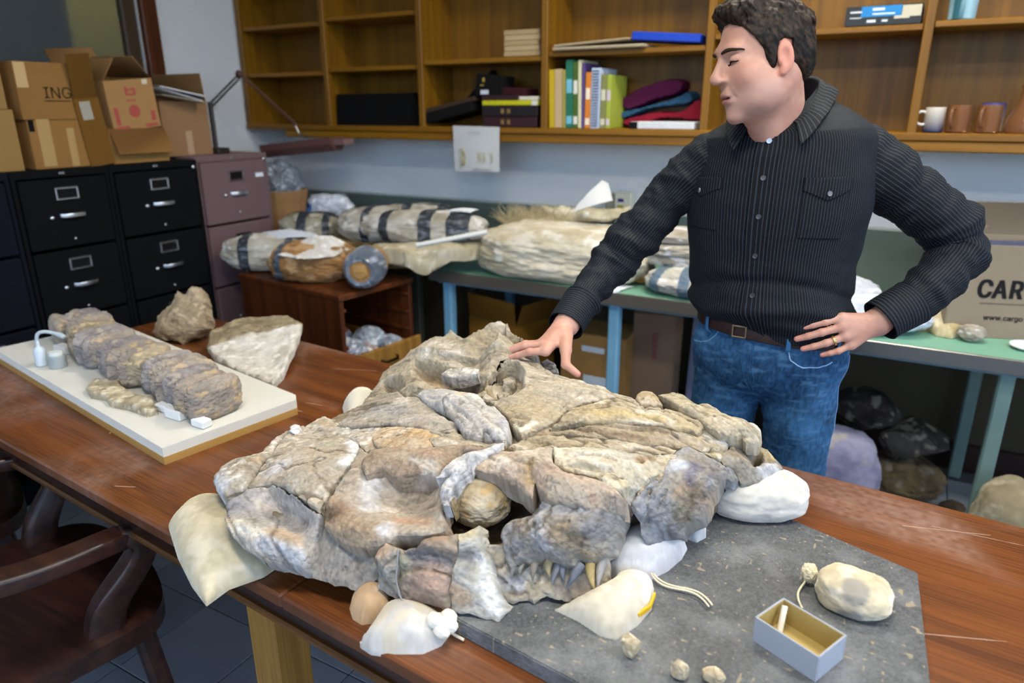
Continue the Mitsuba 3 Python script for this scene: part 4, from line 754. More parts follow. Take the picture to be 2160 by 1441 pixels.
one('fossil_stone', 'small grey stone beside the cream cloth sack on the green bench', 'rock', lump((0.255, 2.865, 0.788), (0.046, 0.036, 0.03), amp=0.12, seed=75, rough=0.05, facets=6), stone('#a19a8c', '#7d7669', '#c4c4c4', 40, 4), smooth=40)
one('dish', 'white dish at the right edge of the photo on the green bench', 'dish', lathe([(0.0001, 0.004), (0.03, 0.004), (0.055, 0.016), (0.056, 0.012), (0.032, 0), (0.0001, 0)], 28, frame((0.425, 2.86, 0.757))), '#d4d8d6', 'mat_gloss', smooth=40)
Mc = rotz(17, (0.40, 3.10, 0.7575))
b = carton('cardboard_box', 'big tan carton with black lettering CAR on the right bench', Mc, 0.56, 0.26, 0.335, [('-y', -0.0 + 172, 0.0001)][:0] + [('+y', 95, 0.12), ('-x', 140, 0.1)], col='#857866', inner='#33281e')
F = lambda x, z: Mc @ frame((x, -0.1306, z), z=(0, -1, 0), x=(1, 0, 0))
for ch, dx in (('C', 0.0), ('A', 0.05), ('R', 0.102)): add('lettering', [text(ch, 0.062, F(-0.198 + dx + o, 0.150), 0.0012 + abs(o) * 0.02, bold=True, sx=0.78) for o in (-0.0022, 0, 0.0022)], '#17171a', 'mat_rough', b)
add('lettering', put(tube(spline([(-0.038, 0.181, 0), (-0.03, 0.212, 0), (-0.005, 0.212, 0), (0.004, 0.181, 0), (-0.005, 0.150, 0), (-0.03, 0.150, 0)], 30, True), 0.003, 6, True), F(0, 0)), '#17171a', 'mat_rough', b)
add('lettering', text('www.cargo', 0.017, F(-0.16, 0.068), 0.001, bold=True), '#17171a', 'mat_rough', b)
add('small_print', put(bx(-0.07, 0.128, 0.0004, 0.22, 0.004, 0.0008, 0.0002), F(0, 0)), '#5c5248', 'mat_rough', b)
one('blue_wrapping', 'blue plastic showing in the top of the big lettered carton', 'bag', put(lump((0, 0, 0.285), (0.26, 0.11, 0.04), amp=0.1, seed=3, e=0.7), Mc), '#3a4668', 'mat_gloss', smooth=50)
# ---------------------------------------------------------------- under the benches
one('pale_panel', 'pale lilac grey panel leaning on the wall between the blue bench legs', 'panel', put(cbox((-0.16, -0.008, 0), (0.16, 0.008, 0.70), 0.003), frame((-0.70, 3.33, 0.002), z=(0, 0.1, 1), x=(1, 0, 0))), '#8f94b4', 'mat_satin')
carton('cardboard_box', 'open brown cardboard box on the floor under the bench, partly behind the skull', rotz(-14, (-1.76, 3.13, 0.0)), 0.34, 0.3, 0.50, [('-y', 84, 0.13), ('+x', 70, 0.13)], col='#8d6120', inner='#4d3212')
b = carton('cardboard_box', 'brown cardboard box with a white label strip under the bench, below the hand', rotz(4, (-1.22, 3.06, 0.0)), 0.32, 0.25, 0.53, closed=True, col='#8a693c')
add('label', [bx(-1.21, 2.9325, 0.46, 0.12, 0.002, 0.028, 0.0005)], '#b8c3cf', 'mat_satin', b, label='white label strip')
add('label', [bx(-1.19, 2.9325, 0.30, 0.13, 0.002, 0.055, 0.0005)], '#b9c5cf', 'mat_satin', b, label='white label')
b = carton('cardboard_box', 'pinkish cardboard box with faint red lettering beside the blue bench leg', rotz(8, (-0.98, 3.2, 0.0)), 0.2, 0.24, 0.63, [('-y', 60, 0.1)], col='#7d6653')
for k in range(5): add('printing', bx(-0.955, 3.0775, 0.42 + 0.028 * k, 0.022, 0.002, 0.016, 0.0004), '#8a4a52', 'mat_rough', b)
for k, (p, r, a, b_, lab) in enumerate([((-0.04, 3.08, 0.335), (0.15, 0.13, 0.10), '#3c3634', '#241f1e', 'dark rock at the upper left of the pile under the right bench'), ((0.155, 3.02, 0.285), (0.125, 0.11, 0.10), '#3e3a36', '#262220', 'dark grey rock on top of the tan rock under the right bench'), ((0.14, 3.04, 0.10), (0.15, 0.15, 0.10), '#6d6048', '#4a4030', 'tan rock at the bottom of the pile under the right bench'), ((-0.13, 3.18, 0.12), (0.14, 0.14, 0.12), '#3a3430', '#242020', 'dark rock at the back of the pile under the right bench')]):
    one('rock', lab, 'rock', lump(p, r, rotz(20 * k), amp=0.14, seed=80 + k, sub=5, facets=8, rough=0.03, flat=r[2] * 0.85), stone(a, b_, '#7a7468', 14, k), 'mat_satin' if k == 1 else 'mat_rough', 'rocks under the right bench', smooth=40)
one('rock', 'small brown chip of rock on the floor beside the pile', 'rock', lump((0.33, 3.02, 0.025), (0.05, 0.03, 0.025), amp=0.1, seed=90, facets=5), stone('#5a4a3c', '#42362c', None, 30, 3), smooth=40)
def sackmesh(ctr, rad, M, seed): return lump(ctr, rad, M, amp=0.14, f=1.7, seed=seed, sub=5, e=0.6, rough=0.012, flat=rad[2] * 0.93)
one('cloth_sack', 'lilac grey cloth sack on the floor beside the mans leg', 'bag', sackmesh((-0.11, 2.78, 0.175), (0.16, 0.1, 0.185), rotz(12), 91), stone('#8a89a0', '#74738c', '#a09a90', 12, 3), 'mat_cloth', smooth=60)
one('cloth_sack', 'beige cloth sack on the floor beyond the table at the right edge', 'bag', sackmesh((0.49, 2.62, 0.17), (0.15, 0.12, 0.185), rotz(-10), 92), stone('#8d846c', '#766d56', '#a39c88', 12, 3), 'mat_cloth', smooth=60)

# ---------------------------------------------------------------- foam mat and small things on the table
zt = 0.7602
zm = 0.79
mp = [(-0.55,0.753,0.79),(-0.303,0.723,0.79),(-0.137,1.31,0.79),(0.106,1.232,0.79),(0.085,0.939,0.79)]
mo = [mp[0], (mp[0][0] + 2.0 * (mp[1][0] - mp[0][0]), mp[0][1] + 2.0 * (mp[1][1] - mp[0][1]))]
d = np.array(mp[4][:2]) - np.array(mp[3][:2]); d /= np.linalg.norm(d)
far = np.array(mp[3][:2]); n0 = np.array(mp[0][:2])
u = np.array(mp[1][:2]) - n0; u /= np.linalg.norm(u)
mat_poly = [n0, n0 + u * 0.70, far + d * 0.50, far, np.array(mp[2][:2]) + (np.array(mp[2][:2]) - far) * 1.3, n0 + np.array([-0.02, 0.42])]
mp_ = sg.Polygon(mat_poly).convex_hull
one('foam_mat', 'dark grey speckled foam mat under the front of the skull', 'mat', cat([prism(mp_.buffer(-0.002), zm - zt, frame((0, 0, zt))), prism(mp_, zm - zt - 0.004, frame((0, 0, zt + 0.002)))]), None, 'foam')
# white foam board on plywood
bd = thing('specimen_board', 'white foam board on plywood that carries the row of vertebrae', 'board')
B0, B1, B2 = np.array([-1.425, 0.882]), np.array([-1.405, 1.268]), np.array([-2.545, 1.068])
ux = (B2 - B0) / np.linalg.norm(B2 - B0); uy = np.array([-ux[1], ux[0]]) * (1 if (np.array([-ux[1], ux[0]]) @ (B1 - B0)) > 0 else -1)
L, Wd = 1.14, 0.385
pb = [B0, B0 + ux * L, B0 + ux * L + uy * Wd, B0 + uy * Wd + ux * 0.03, B0 + uy * (Wd - 0.02)]
add('plywood', prism(sg.Polygon(pb), 0.019, frame((0, 0, zt))), stone('#b08a4c', '#97743c', None, 40, 2), 'mat_satin', bd)
add('foam_sheet', prism(sg.Polygon(pb).buffer(-0.001), 0.0238, frame((0, 0, zt + 0.0192))), '#c6c5bc', 'mat_rough', bd)
zb_ = zt + 0.0435
# vertebrae: discs in a row along the board
vt = thing('vertebral_column', 'row of grey brown fossil vertebrae joined on the white board', 'fossil')
ctr = [(-2.397,1.197,0.85),(-2.377,1.255,0.85),(-2.173,1.196,0.85),(-2.008,1.168,0.85),(-1.857,1.134,0.85),(-1.755,1.138,0.85),(-1.621,1.105,0.85),(-1.502,1.071,0.85),(-1.439,1.07,0.85)]
va, vb = np.array(ctr[0]), np.array(ctr[-1])
path = spline(np.array(ctr)[:, :3] * [1, 1, 0] + [0, 0, 0.853], 60)
tang = np.gradient(path, axis=0); tang /= np.linalg.norm(tang, axis=1, keepdims=True)
NV = 13
vcol = [('#9c9284', '#7b726c', '#b9a384'), ('#918a86', '#716c6c', '#a89c8c'), ('#9a8f82', '#7e766e', '#b39c78'), ('#a2967f', '#857a64', '#c3ad88'), ('#97908c', '#77716f', '#ada296')]
for k in range(NV):
    s = (k + 0.5) / NV; i = int(s * 59); p = path[i].copy(); tg = tang[i]
    rr = 0.075 + 0.006 * math.sin(k * 2.1) - (0.004 if k < 2 else 0)
    hl = 0.052 + 0.004 * math.cos(k * 1.7)
    M = frame(p, z=tg + np.array([0.12 * math.sin(k * 3.0), 0, 0.1 * math.cos(k * 2.0)]), x=(0, 0, 1))
    q = ico(5); v = np.array(q.vertices)
    e = np.abs(v) ** (2 / 0.62); v = v / (e.sum(1, keepdims=True) ** (0.62 / 2))
    waist = 1 - 0.24 * np.exp(-(v[:, 2] / 0.40) ** 2)
    v[:, :2] *= waist[:, None]
    v *= (1 + 0.12 * fbm(v + k * 7, 1.5, 3, k) + 0.06 * fbm(v + k * 5, 9, 4, k + 40))[:, None]
    th0 = np.arctan2(v[:, 1], v[:, 0]); v[:, :2] *= (1 - 0.05 * (fbm(np.c_[np.cos(th0), np.sin(th0), v[:, 2] * 0.3] * 1.0, 9, 3, k + 3) > 0.05))[:, None]
    v *= [rr * 0.80, rr * 1.12, hl]
    v = v @ M[:3, :3].T + p
    v[:, 2] = np.maximum(v[:, 2], zb_ + 0.004)
    add('vertebra', trimesh.Trimesh(v, q.faces, process=False), stone(*vcol[k % 5], 28, k), 'mat_stone', vt, smooth=50)
# foam wedges under the row
for k, (px, r) in enumerate(zip([p[:2] for p in [(-1.543,1.012,0.815),(-1.612,1.022,0.815),(-1.446,1.007,0.815),(-2.3,1.158,0.815)]], (0.03, 0.022, 0.024, 0.03))):
    one('foam_wedge', ['white foam wedge under the near end of the vertebrae', 'small foam wedge under the middle of the vertebrae', 'small foam block at the near tip of the vertebrae', 'white foam block beside the glue bottle'][k], 'foam block', bx(px[0], px[1], zb_ + r * 0.45, r * 2, r * 1.2, r * 0.9, 0.004), '#d4d6d4', 'mat_rough', 'foam blocks on the board')
# bone fragment on the board
fo = [(-1.916,1.002,0.815),(-1.955,1.042,0.815),(-1.914,1.086,0.815),(-1.84,1.056,0.815),(-1.778,1.04,0.815),(-1.719,1.034,0.815),(-1.636,1.019,0.815),(-1.598,0.995,0.815),(-1.611,0.974,0.815),(-1.693,0.977,0.815),(-1.749,0.967,0.815),(-1.806,0.986,0.815),(-1.861,0.978,0.815)]
fm, _ = relief([(x, y, 0.0) for x, y, z in fo], [(fo[4][0], fo[4][1], 0.018), (fo[6][0] - 0.02, fo[6][1], 0.012)], frame((0, 0, 0.822)), h=0.0035, t=0.014, edge=0.006, amp=0.0032, f=45, seed=31, jag=0.003, lines=[([fo[0][:2], fo[3][:2], fo[5][:2]], -0.006, 0.004)], smooth_w=1e-3)
one('bone_fragment', 'flat cream bone fragment lying on the white board in front of the vertebrae', 'fossil', fm, stone('#b3a88c', '#8c8068', '#cfc8b4', 45, 6), 'mat_stone', smooth=40)
# glue bottle and small jar
t = thing('glue_bottle', 'small white glue bottle lying bent at the far left end of the board', 'bottle')
gb = (-2.184,0.992,0.83)
add('body', lathe([(0.0001, 0), (0.016, 0), (0.018, 0.004), (0.018, 0.045), (0.013, 0.056), (0.006, 0.06), (0.005, 0.085), (0.0001, 0.086)], 20, frame((-2.245, 1.06, zb_ + 0.001), z=(0.0, 0.0, 1))), '#c8d2d8', 'mat_satin', t, smooth=40)
add('nozzle', tube(spline([(-2.245, 1.06, 0.885), (-2.24, 1.065, 0.905), (-2.21, 1.085, 0.908), (-2.17, 1.10, 0.895)], 14), [0.0055] * 10 + [0.0075] * 4, 10), '#aebcc0', 'mat_satin', t, smooth=True)
t = thing('glass_jar', 'small clear jar between the glue bottle and the vertebrae', 'jar')
add('body', lathe([(0.0001, 0), (0.022, 0), (0.024, 0.005), (0.024, 0.036), (0.02, 0.04), (0.018, 0.04), (0.021, 0.034), (0.021, 0.006), (0.0001, 0.004)], 22, frame((-2.185, 1.075, zb_))), '#9aa2a2', 'mat_gloss', t, smooth=40)
add('cap', lathe([(0.0001, 0.05), (0.018, 0.05), (0.02, 0.047), (0.02, 0.038), (0.0001, 0.038)], 22, frame((-2.185, 1.075, zb_))), '#c9cfcc', 'mat_satin', t, smooth=40)
# two rocks behind the board
ro = (-2.087,1.464,0.84)
r1, _ = relief([(-2.488,1.62,0.718),(-2.474,1.62,0.74),(-2.392,1.62,0.818),(-2.343,1.62,0.853),(-2.302,1.62,0.891),(-2.277,1.62,0.88),(-2.244,1.62,0.911),(-2.182,1.62,0.924),(-2.153,1.62,0.878),(-2.132,1.62,0.827),(-2.134,1.62,0.782),(-2.202,1.62,0.762),(-2.272,1.62,0.71),(-2.33,1.62,0.67),(-2.386,1.62,0.666),(-2.466,1.62,0.667)][:0] or [(-0.105, -0.055), (-0.10, -0.03), (-0.065, 0.03), (-0.04, 0.06), (-0.02, 0.095), (0.0, 0.078), (0.02, 0.108), (0.055, 0.115), (0.08, 0.06), (0.10, 0.0), (0.105, -0.04), (0.065, -0.06), (0.02, -0.09), (-0.03, -0.085), (-0.08, -0.08)],
    [(0.0, 0.0, 0.035), (-0.04, -0.04, 0.03), (0.05, 0.04, 0.02)], frame((-2.185, 1.50, 0.852), z=(0.35, -0.85, 0.42), x=(0.95, 0.35, 0)), h=0.004, t=0.07, edge=0.012, amp=0.010, f=30, seed=33, jag=0.008, smooth_w=1e-3, taper=0.15)
one('fossil_rock', 'upright tan jagged fossil block at the far left corner of the table', 'rock', r1, stone('#a59478', '#857660', '#bba98a', 30, 7), 'mat_stone', smooth=40)
r2o = [(-1.947,1.418,0.8),(-1.999,1.474,0.8),(-1.998,1.522,0.8),(-2.01,1.602,0.8),(-1.968,1.651,0.8),(-1.941,1.692,0.8),(-1.889,1.721,0.8),(-1.802,1.704,0.8),(-1.731,1.622,0.8),(-1.662,1.522,0.8),(-1.589,1.413,0.8),(-1.551,1.33,0.8),(-1.612,1.332,0.8),(-1.726,1.351,0.8),(-1.856,1.378,0.8)]
r2, _ = relief([(x, y, w) for (x, y, z), w in zip(r2o, [0.02, .045, .055, .058, .058, .058, .055, .05, .045, .03, .01, 0, 0, 0, 0.01])], [(r2o[4][0] + 0.02, r2o[4][1] - 0.10, 0.058), (r2o[11][0] - 0.02, r2o[11][1] + 0.1, 0.04)], frame((0, 0, 0.79)), h=0.0045, t=0.028, edge=0.014, amp=0.008, f=26, seed=35, jag=0.004, smooth_w=1e-3, taper=0.04)
hi = np.array(r2o[4])
def r2c(v):
    base = stone('#d4d2cb', '#b3aea2', '#e6e4de', 26, 4)(v); brown = stone('#8c8068', '#6f644e', '#a89a7a', 36, 5)(v)
    qa, qb = [np.array(p[:2]) for p in [(-1.922,1.424,0.84),(-1.778,1.685,0.84)]]; nn = np.array([-(qb - qa)[1], (qb - qa)[0]]); nn /= np.linalg.norm(nn); nn *= np.sign(nn[1])
    dx = (v[:, :2] - qa) @ nn + 0.07 * fbm(v, 20, 3, 2)
    return mixc(base, brown, (dx + 0.0) / 0.02)
one('plaster_rock', 'rock half covered in white plaster, behind the board beside the tan block', 'rock', r2, r2c, 'mat_stone', smooth=40)
# ---------------------------------------------------------------- sandbags
def sandbag(name, label, out, z, puff, col, seed=0, ctrl=(), h=0.004, wr=0.0022, f=9, lines=(), pr=None, mat='mat_cloth', group='cloth sandbags propping the skull', edge=0.0):
    m, v = relief([(p[0], p[1], 0.0) for p in out], ctrl, frame((0, 0, z)), h=h, t=0.002, edge=edge, amp=wr, f=f, seed=seed, jag=0.0, puff=puff, puff_r=pr, lines=lines, flat=-puff * 0.2)
    t = thing(name, label, 'sandbag', group)
    add('bag', m, stone(*col, 16, seed), mat, t, smooth=60)
    return t
CR = ('#d2cab4', '#c4bba2', '#ddd8c8')
sandbag('sandbag', 'big cream sandbag hanging over the table edge under the left end of the skull', [(-1.176,0.713,0.79),(-1.209,0.784,0.79),(-1.2,0.828,0.79),(-1.116,0.831,0.79),(-0.972,0.775,0.79),(-0.897,0.74,0.79),(-0.898,0.699,0.79),(-0.924,0.647,0.79),(-0.922,0.599,0.79),(-0.986,0.62,0.79),(-1.081,0.662,0.79)], 0.772, 0.052, ('#b9b199', '#aea587', '#c2bba7'), 1)
sandbag('sandbag', 'white tied sandbag on the table edge under the front jaw fragment', [(-0.643,0.659,0.785),(-0.642,0.696,0.785),(-0.658,0.736,0.785),(-0.633,0.756,0.785),(-0.583,0.761,0.785),(-0.55,0.76,0.785),(-0.531,0.745,0.785),(-0.529,0.716,0.785),(-0.544,0.688,0.785),(-0.582,0.667,0.785),(-0.618,0.655,0.785)], 0.762, 0.05, ('#c2bfb6', '#b3b0aa', '#bdb39c'), 2, lines=[([(-0.615,0.686,0.785),(-0.579,0.711,0.785),(-0.547,0.743,0.785)], -0.006, 0.006), ([(-0.596,0.673,0.785),(-0.561,0.699,0.785),(-0.542,0.721,0.785)], 0.005, 0.006)][:0])
t = 'sandbag_001'
kn = (-0.546,0.729,0.8)
add('knot', cat([lump((kn[0] + 0.012 * math.cos(a) + 0.012, kn[1] + 0.012 * math.sin(a), 0.793 + 0.006 * math.sin(2 * a)), (0.014, 0.012, 0.012), amp=0.15, seed=k, sub=3) for k, a in enumerate(np.linspace(0, 5.2, 5))]), '#d9d4c6', 'mat_cloth', t, smooth=True)
add('string', tube(spline([(kn[0] + 0.02, kn[1], 0.795), *[(-0.534,0.742,0.768),(-0.519,0.739,0.768),(-0.501,0.737,0.768)]], 16), 0.0022, 6), '#cfc8b2', 'mat_cloth', t, smooth=True)
sandbag('sandbag', 'tan rounded sandbag mostly hidden behind the white tied bag', [(-0.71,0.711,0.785),(-0.721,0.735,0.785),(-0.7,0.765,0.785),(-0.66,0.766,0.785),(-0.634,0.733,0.785),(-0.651,0.706,0.785),(-0.668,0.692,0.785),(-0.689,0.695,0.785)], 0.762, 0.045, ('#b89a78', '#a58660', '#c4aa8c'), 3)
t = sandbag('sandbag', 'cream sandbag with a draw string and a yellow label edge in front of the teeth', [(-0.396,0.841,0.8),(-0.364,0.879,0.8),(-0.339,0.929,0.8),(-0.34,0.964,0.8),(-0.314,0.986,0.8),(-0.29,0.989,0.8),(-0.274,0.965,0.8),(-0.262,0.918,0.8),(-0.269,0.871,0.8),(-0.287,0.826,0.8),(-0.312,0.823,0.8),(-0.353,0.836,0.8)], 0.793, 0.042, ('#c4beae', '#b8b19e', '#ccc7ba'), 4)
sp = [(-0.286,0.982,0.797),(-0.262,0.977,0.797),(-0.238,0.979,0.797),(-0.211,0.981,0.797),(-0.198,0.975,0.797),(-0.183,0.961,0.797)]
add('string', [tube(spline([(p[0], p[1], p[2] + (0.012 if i == 0 else 0)) for i, p in enumerate(sp)], 24), 0.0018, 6), tube(spline([(p[0] + 0.004, p[1] + 0.006 * (i > 0), p[2] + (0.012 if i == 0 else 0)) for i, p in enumerate(sp)], 24), 0.0018, 6)], '#d0c8ac', 'mat_cloth', t, smooth=True)
yl = [(-0.272,0.878,0.803),(-0.262,0.908,0.803),(-0.265,0.939,0.803)]
add('yellow_label', bar(yl, 0.004, 0.010), '#d3a416', 'mat_satin', t)
sandbag('sandbag', 'white sandbag behind the drawstring bag, under the snout block', [(-0.378,1.037,0.8),(-0.358,1.082,0.8),(-0.306,1.114,0.8),(-0.272,1.121,0.8),(-0.258,1.103,0.8),(-0.258,1.071,0.8),(-0.269,1.026,0.8),(-0.289,0.985,0.8),(-0.331,0.962,0.8),(-0.366,0.964,0.8)], 0.793, 0.06, ('#bfbfbe', '#aeb0b4', '#c8c8c8'), 5)
sandbag('sandbag', 'small white end of a sandbag peeping out below the grey snout block', [(-0.283,1.159,0.8),(-0.266,1.196,0.8),(-0.246,1.188,0.8),(-0.238,1.157,0.8),(-0.249,1.133,0.8),(-0.276,1.136,0.8)], 0.793, 0.03, ('#bfbfbe', '#aeb0b4', '#c8c8c8'), 6)
t = thing('sandbag', 'white sandbag under the right tip of the snout', 'sandbag', 'cloth sandbags propping the skull')
bc_ = (-0.178,1.296,0.83)
m = lump((bc_[0], bc_[1], 0.828), (0.098, 0.062, 0.045), rotz(28), amp=0.10, f=1.5, seed=77, sub=5, e=0.85, rough=0.008, flat=0.036)
add('bag', m, stone('#bdbab0', '#aeaca6', '#c4c1b6', 16, 7), 'mat_cloth', t, smooth=True)
pc, _ = relief([(x, y) for x, y, z in [(-1.21,1.258,0.78),(-1.281,1.326,0.78),(-1.318,1.402,0.78),(-1.266,1.444,0.78),(-1.192,1.375,0.78),(-1.175,1.277,0.78)]], [], frame((0, 0, 0.765)), h=0.006, t=0.004, edge=0, amp=0.003, f=12, puff=0.05, flat=-0.004)
one('white_cloth', 'white folded cloth wedged under the far left side of the skull', 'cloth', pc, '#cdc9ba', 'mat_cloth', smooth=40)
# ---------------------------------------------------------------- right hand things on the mat
t = thing('sandbag', 'dusty drawstring cloth bag with a grey stain, lying alone at the right of the mat', 'sandbag')
p1, p2 = [np.array(p) for p in [(-0.039,1.086,0.8),(0.069,1.072,0.8)]]
ba = p2 - p1; Mb_ = frame((0, 0, 0), x=(ba[0], ba[1], 0)); mid_ = (p1 + p2) / 2
m = lump((mid_[0], mid_[1] + 0.006, 0.815), (np.linalg.norm(ba) * 0.52, 0.047, 0.033), Mb_, amp=0.12, f=1.6, seed=19, sub=5, e=0.86, rough=0.010, flat=0.0245)
st = (0.017,1.054,0.845)
def bagc(v):
    b = stone('#bdb39a', '#a69c80', '#c8c2b0', 22, 3)(v)
    k = np.exp(-(((v[:, 0] - st[0]) / 0.022) ** 2 + ((v[:, 1] - st[1]) / 0.02) ** 2)) + 0.4 * fbm(v, 40, 3, 1)
    return mixc(b, c('#86837c'), np.clip((k - 0.35) / 0.2, 0, 1) * 0.85)
add('bag', m, bagc, 'mat_cloth', t, smooth=60)
kn = (-0.052,1.107,0.8)
add('knot', lump((kn[0] - 0.002, kn[1], 0.812), (0.013, 0.014, 0.016), amp=0.25, seed=5, sub=4, rough=0.1), '#c9bf9f', 'mat_cloth', t, smooth=True)
add('string', tube(spline([(kn[0], kn[1], 0.82), *[(-0.062,1.084,0.797),(-0.064,1.06,0.797),(-0.057,1.037,0.797),(-0.053,1.029,0.797)]], 20), 0.0018, 6), '#c9bf9f', 'mat_cloth', t, smooth=True)
# grey cardboard tray with two sticks of chalk
bxp = [(-0.079,0.99,0.833),(-0.109,0.927,0.833),(-0.017,0.883,0.833),(0.016,0.951,0.833)]
A, Bq, Cq, Dq = [np.array(p[:2]) for p in bxp]
ctr_ = (A + Bq + Cq + Dq) / 4; ex = ((Cq - Bq) + (Dq - A)) / 2; lx = np.linalg.norm(ex); ey = ((A - Bq) + (Dq - Cq)) / 2; ly = np.linalg.norm(ey)
Mb = frame((ctr_[0], ctr_[1], 0.7905), x=(ex[0], ex[1], 0)); hb = 0.043
t = thing('specimen_box', 'small open grey cardboard specimen box on the foam mat', 'box')
w = 0.003
outer = [cbox((-lx / 2, -ly / 2, 0), (lx / 2, ly / 2, w), 0.0005)] + [cbox((-lx / 2, s * ly / 2 - (w if s > 0 else 0), 0), (lx / 2, s * ly / 2 + (0 if s > 0 else w), hb), 0.0008) for s in (-1, 1)] + [cbox((s * lx / 2 - (w if s > 0 else 0), -ly / 2 + w, 0), (s * lx / 2 + (0 if s > 0 else w), ly / 2 - w, hb), 0.0008) for s in (-1, 1)]
add('shell', put(cat(outer), Mb), '#8f959e', 'mat_satin', t)
i_ = 0.0008
inn = [cbox((-lx / 2 + w, -ly / 2 + w, w), (lx / 2 - w, ly / 2 - w, w + i_), 0.0002)] + [cbox((-lx / 2 + w, s * (ly / 2 - w) - (i_ if s > 0 else 0), w), (lx / 2 - w, s * (ly / 2 - w) + (0 if s > 0 else i_), hb - 0.001), 0.0002) for s in (-1, 1)] + [cbox((s * (lx / 2 - w) - (i_ if s > 0 else 0), -ly / 2 + w, w), (s * (lx / 2 - w) + (0 if s > 0 else i_), ly / 2 - w, hb - 0.001), 0.0002) for s in (-1, 1)]
add('lining', put(cat(inn), Mb), '#a08c54', 'mat_satin', t)
one('chalk_stick', 'white stick leaning in the far left corner of the grey specimen box', 'stick', put(tube([(-lx / 2 + 0.022, -0.002, 0.006), (-lx / 2 + 0.012, 0.022, 0.042)], 0.0045, 12), Mb), '#d8d3c4', 'mat_satin', smooth=40)
one('chalk_stick', 'white chip lying at the right end inside the grey specimen box', 'stick', put(lump((lx / 2 - 0.035, -0.008, 0.0085), (0.028, 0.009, 0.0045), rotz(-6), amp=0.1, sub=3, facets=3), Mb), '#d6cfba', 'mat_rough')
for k, (px, r, s, lab) in enumerate([((-0.257,0.809,0.8), (0.017, 0.014, 0.021), 41, 'tan stone chip on the mat in front of the cream drawstring bag'), ((-0.184,0.802,0.797), (0.014, 0.012, 0.017), 42, 'small stone chip at the bottom edge, second from the left'), ((-0.139,0.817,0.795), (0.016, 0.012, 0.014), 43, 'small stone chip at the bottom edge, nearest the specimen box')]):
    one('stone_chip', lab, 'stone', lump((px[0], px[1], 0.7905 + r[2] * 0.8), r, None, amp=0.15, seed=s, sub=4, facets=9, rough=0.05, flat=r[2] * 0.8), stone('#b5a78a', '#93866c', '#c9bfa8', 60, s), 'mat_stone', smooth=30, group='stone chips on the mat')

# ---------------------------------------------------------------- the big fossil skull
sk = thing('fossil_skull', 'huge flattened grey tan dinosaur skull in many fitted pieces, propped on sandbags', 'fossil')
def skf(tau):
    a = math.radians(tau)
    return frame((-0.6, 1.2, 0.90), z=(0, -math.sin(a), math.cos(a)), x=(1, 0, 0))
GT, TN, BR, BL, OC, DK = '#a99f8c', '#b09c78', '#86694a', '#7e7f84', '#b98f52', '#5d4c3a'
def bone(name, tau, out, ctrl=(), cols=(GT, TN, BR), t=0.05, edge=0.012, amp=0.0045, f=26, streak=None, lines=(), hollow=(), patches=(), seed=0, jag=0.0025, h=0.0036, taper=0.0, label=None, smooth_w=2e-4, parent=None, flat=None):
    O3 = np.array(out, float) / 1000; C3 = np.array(ctrl, float).reshape(-1, 3) / 1000
    L = [(np.array(l, float)[:, :2] / 1000, hh, ww) for l, hh, ww in lines]
    Hh = [(np.array(l, float)[:, :2] / 1000, hh, ww) for l, hh, ww in hollow]
    m, v = relief(O3, C3, skf(tau), h=h, t=t, edge=edge * 0.55, amp=amp * 0.9, crag=amp * 1.2, cracks=0.0045, f=f, streak=streak, lines=L, hollow=Hh, seed=seed, jag=jag, taper=taper, smooth_w=smooth_w, flat=flat)
    m.vertices[:, 2] = np.maximum(m.vertices[:, 2], 0.7915)
    a, b, d = c(cols[0]), c(cols[1]), c(cols[2])
    sv = v.copy()
    if streak is not None:
        s = np.array([math.cos(streak), math.sin(streak)]); sv = np.c_[(v[:, :2] @ s) * 0.3, v[:, :2] @ np.array([-s[1], s[0]]), v[:, 2] * 0.5]
    n1 = meshkit.fbm(sv * 26 + seed, 4, seed); n2 = meshkit.fbm(sv * 70 + seed, 4, seed + 3); n3 = meshkit.fbm(v * 14 + 5, 3, seed + 6); n4 = meshkit.fbm(v * 260, 2, seed + 2)
    col = mixc(a, b, (n1 - 0.32) / 0.36)
    col = mixc(col, d, np.clip((n2 - 0.54) / 0.12, 0, 1) * 0.6)
    col = mixc(col, c('#cfc8b6'), np.clip((n3 * 0.5 + n2 * 0.5 - 0.56) / 0.1, 0, 1) * 0.5)
    for pts, r, pc in patches:
        P = np.atleast_2d(np.array(pts, float))[:, :2] / 1000
        dd = dist_poly(v[:, :2], P) if len(P) > 1 else np.linalg.norm(v[:, :2] - P[0], axis=1)
        k = np.clip(1.25 - dd / r + 1.3 * (n2 - 0.5), 0, 1); col = mixc(col, c(pc) * (0.75 + 0.5 * n1)[:, None], 0.8 * k * k * (3 - 2 * k))
    lum = col.mean(1, keepdims=True); col = lum + (col - lum) * 0.62
    col = mixc(col, c('#40362a'), crack_field(v[:, :2], seed, streak) * 0.7)
    col = 0.98 * col * (0.55 + 0.9 * n4)[:, None] * (0.65 + 0.7 * n2)[:, None]
    return add(name, m, col, 'mat_stone', parent or sk, smooth=34, label=label)
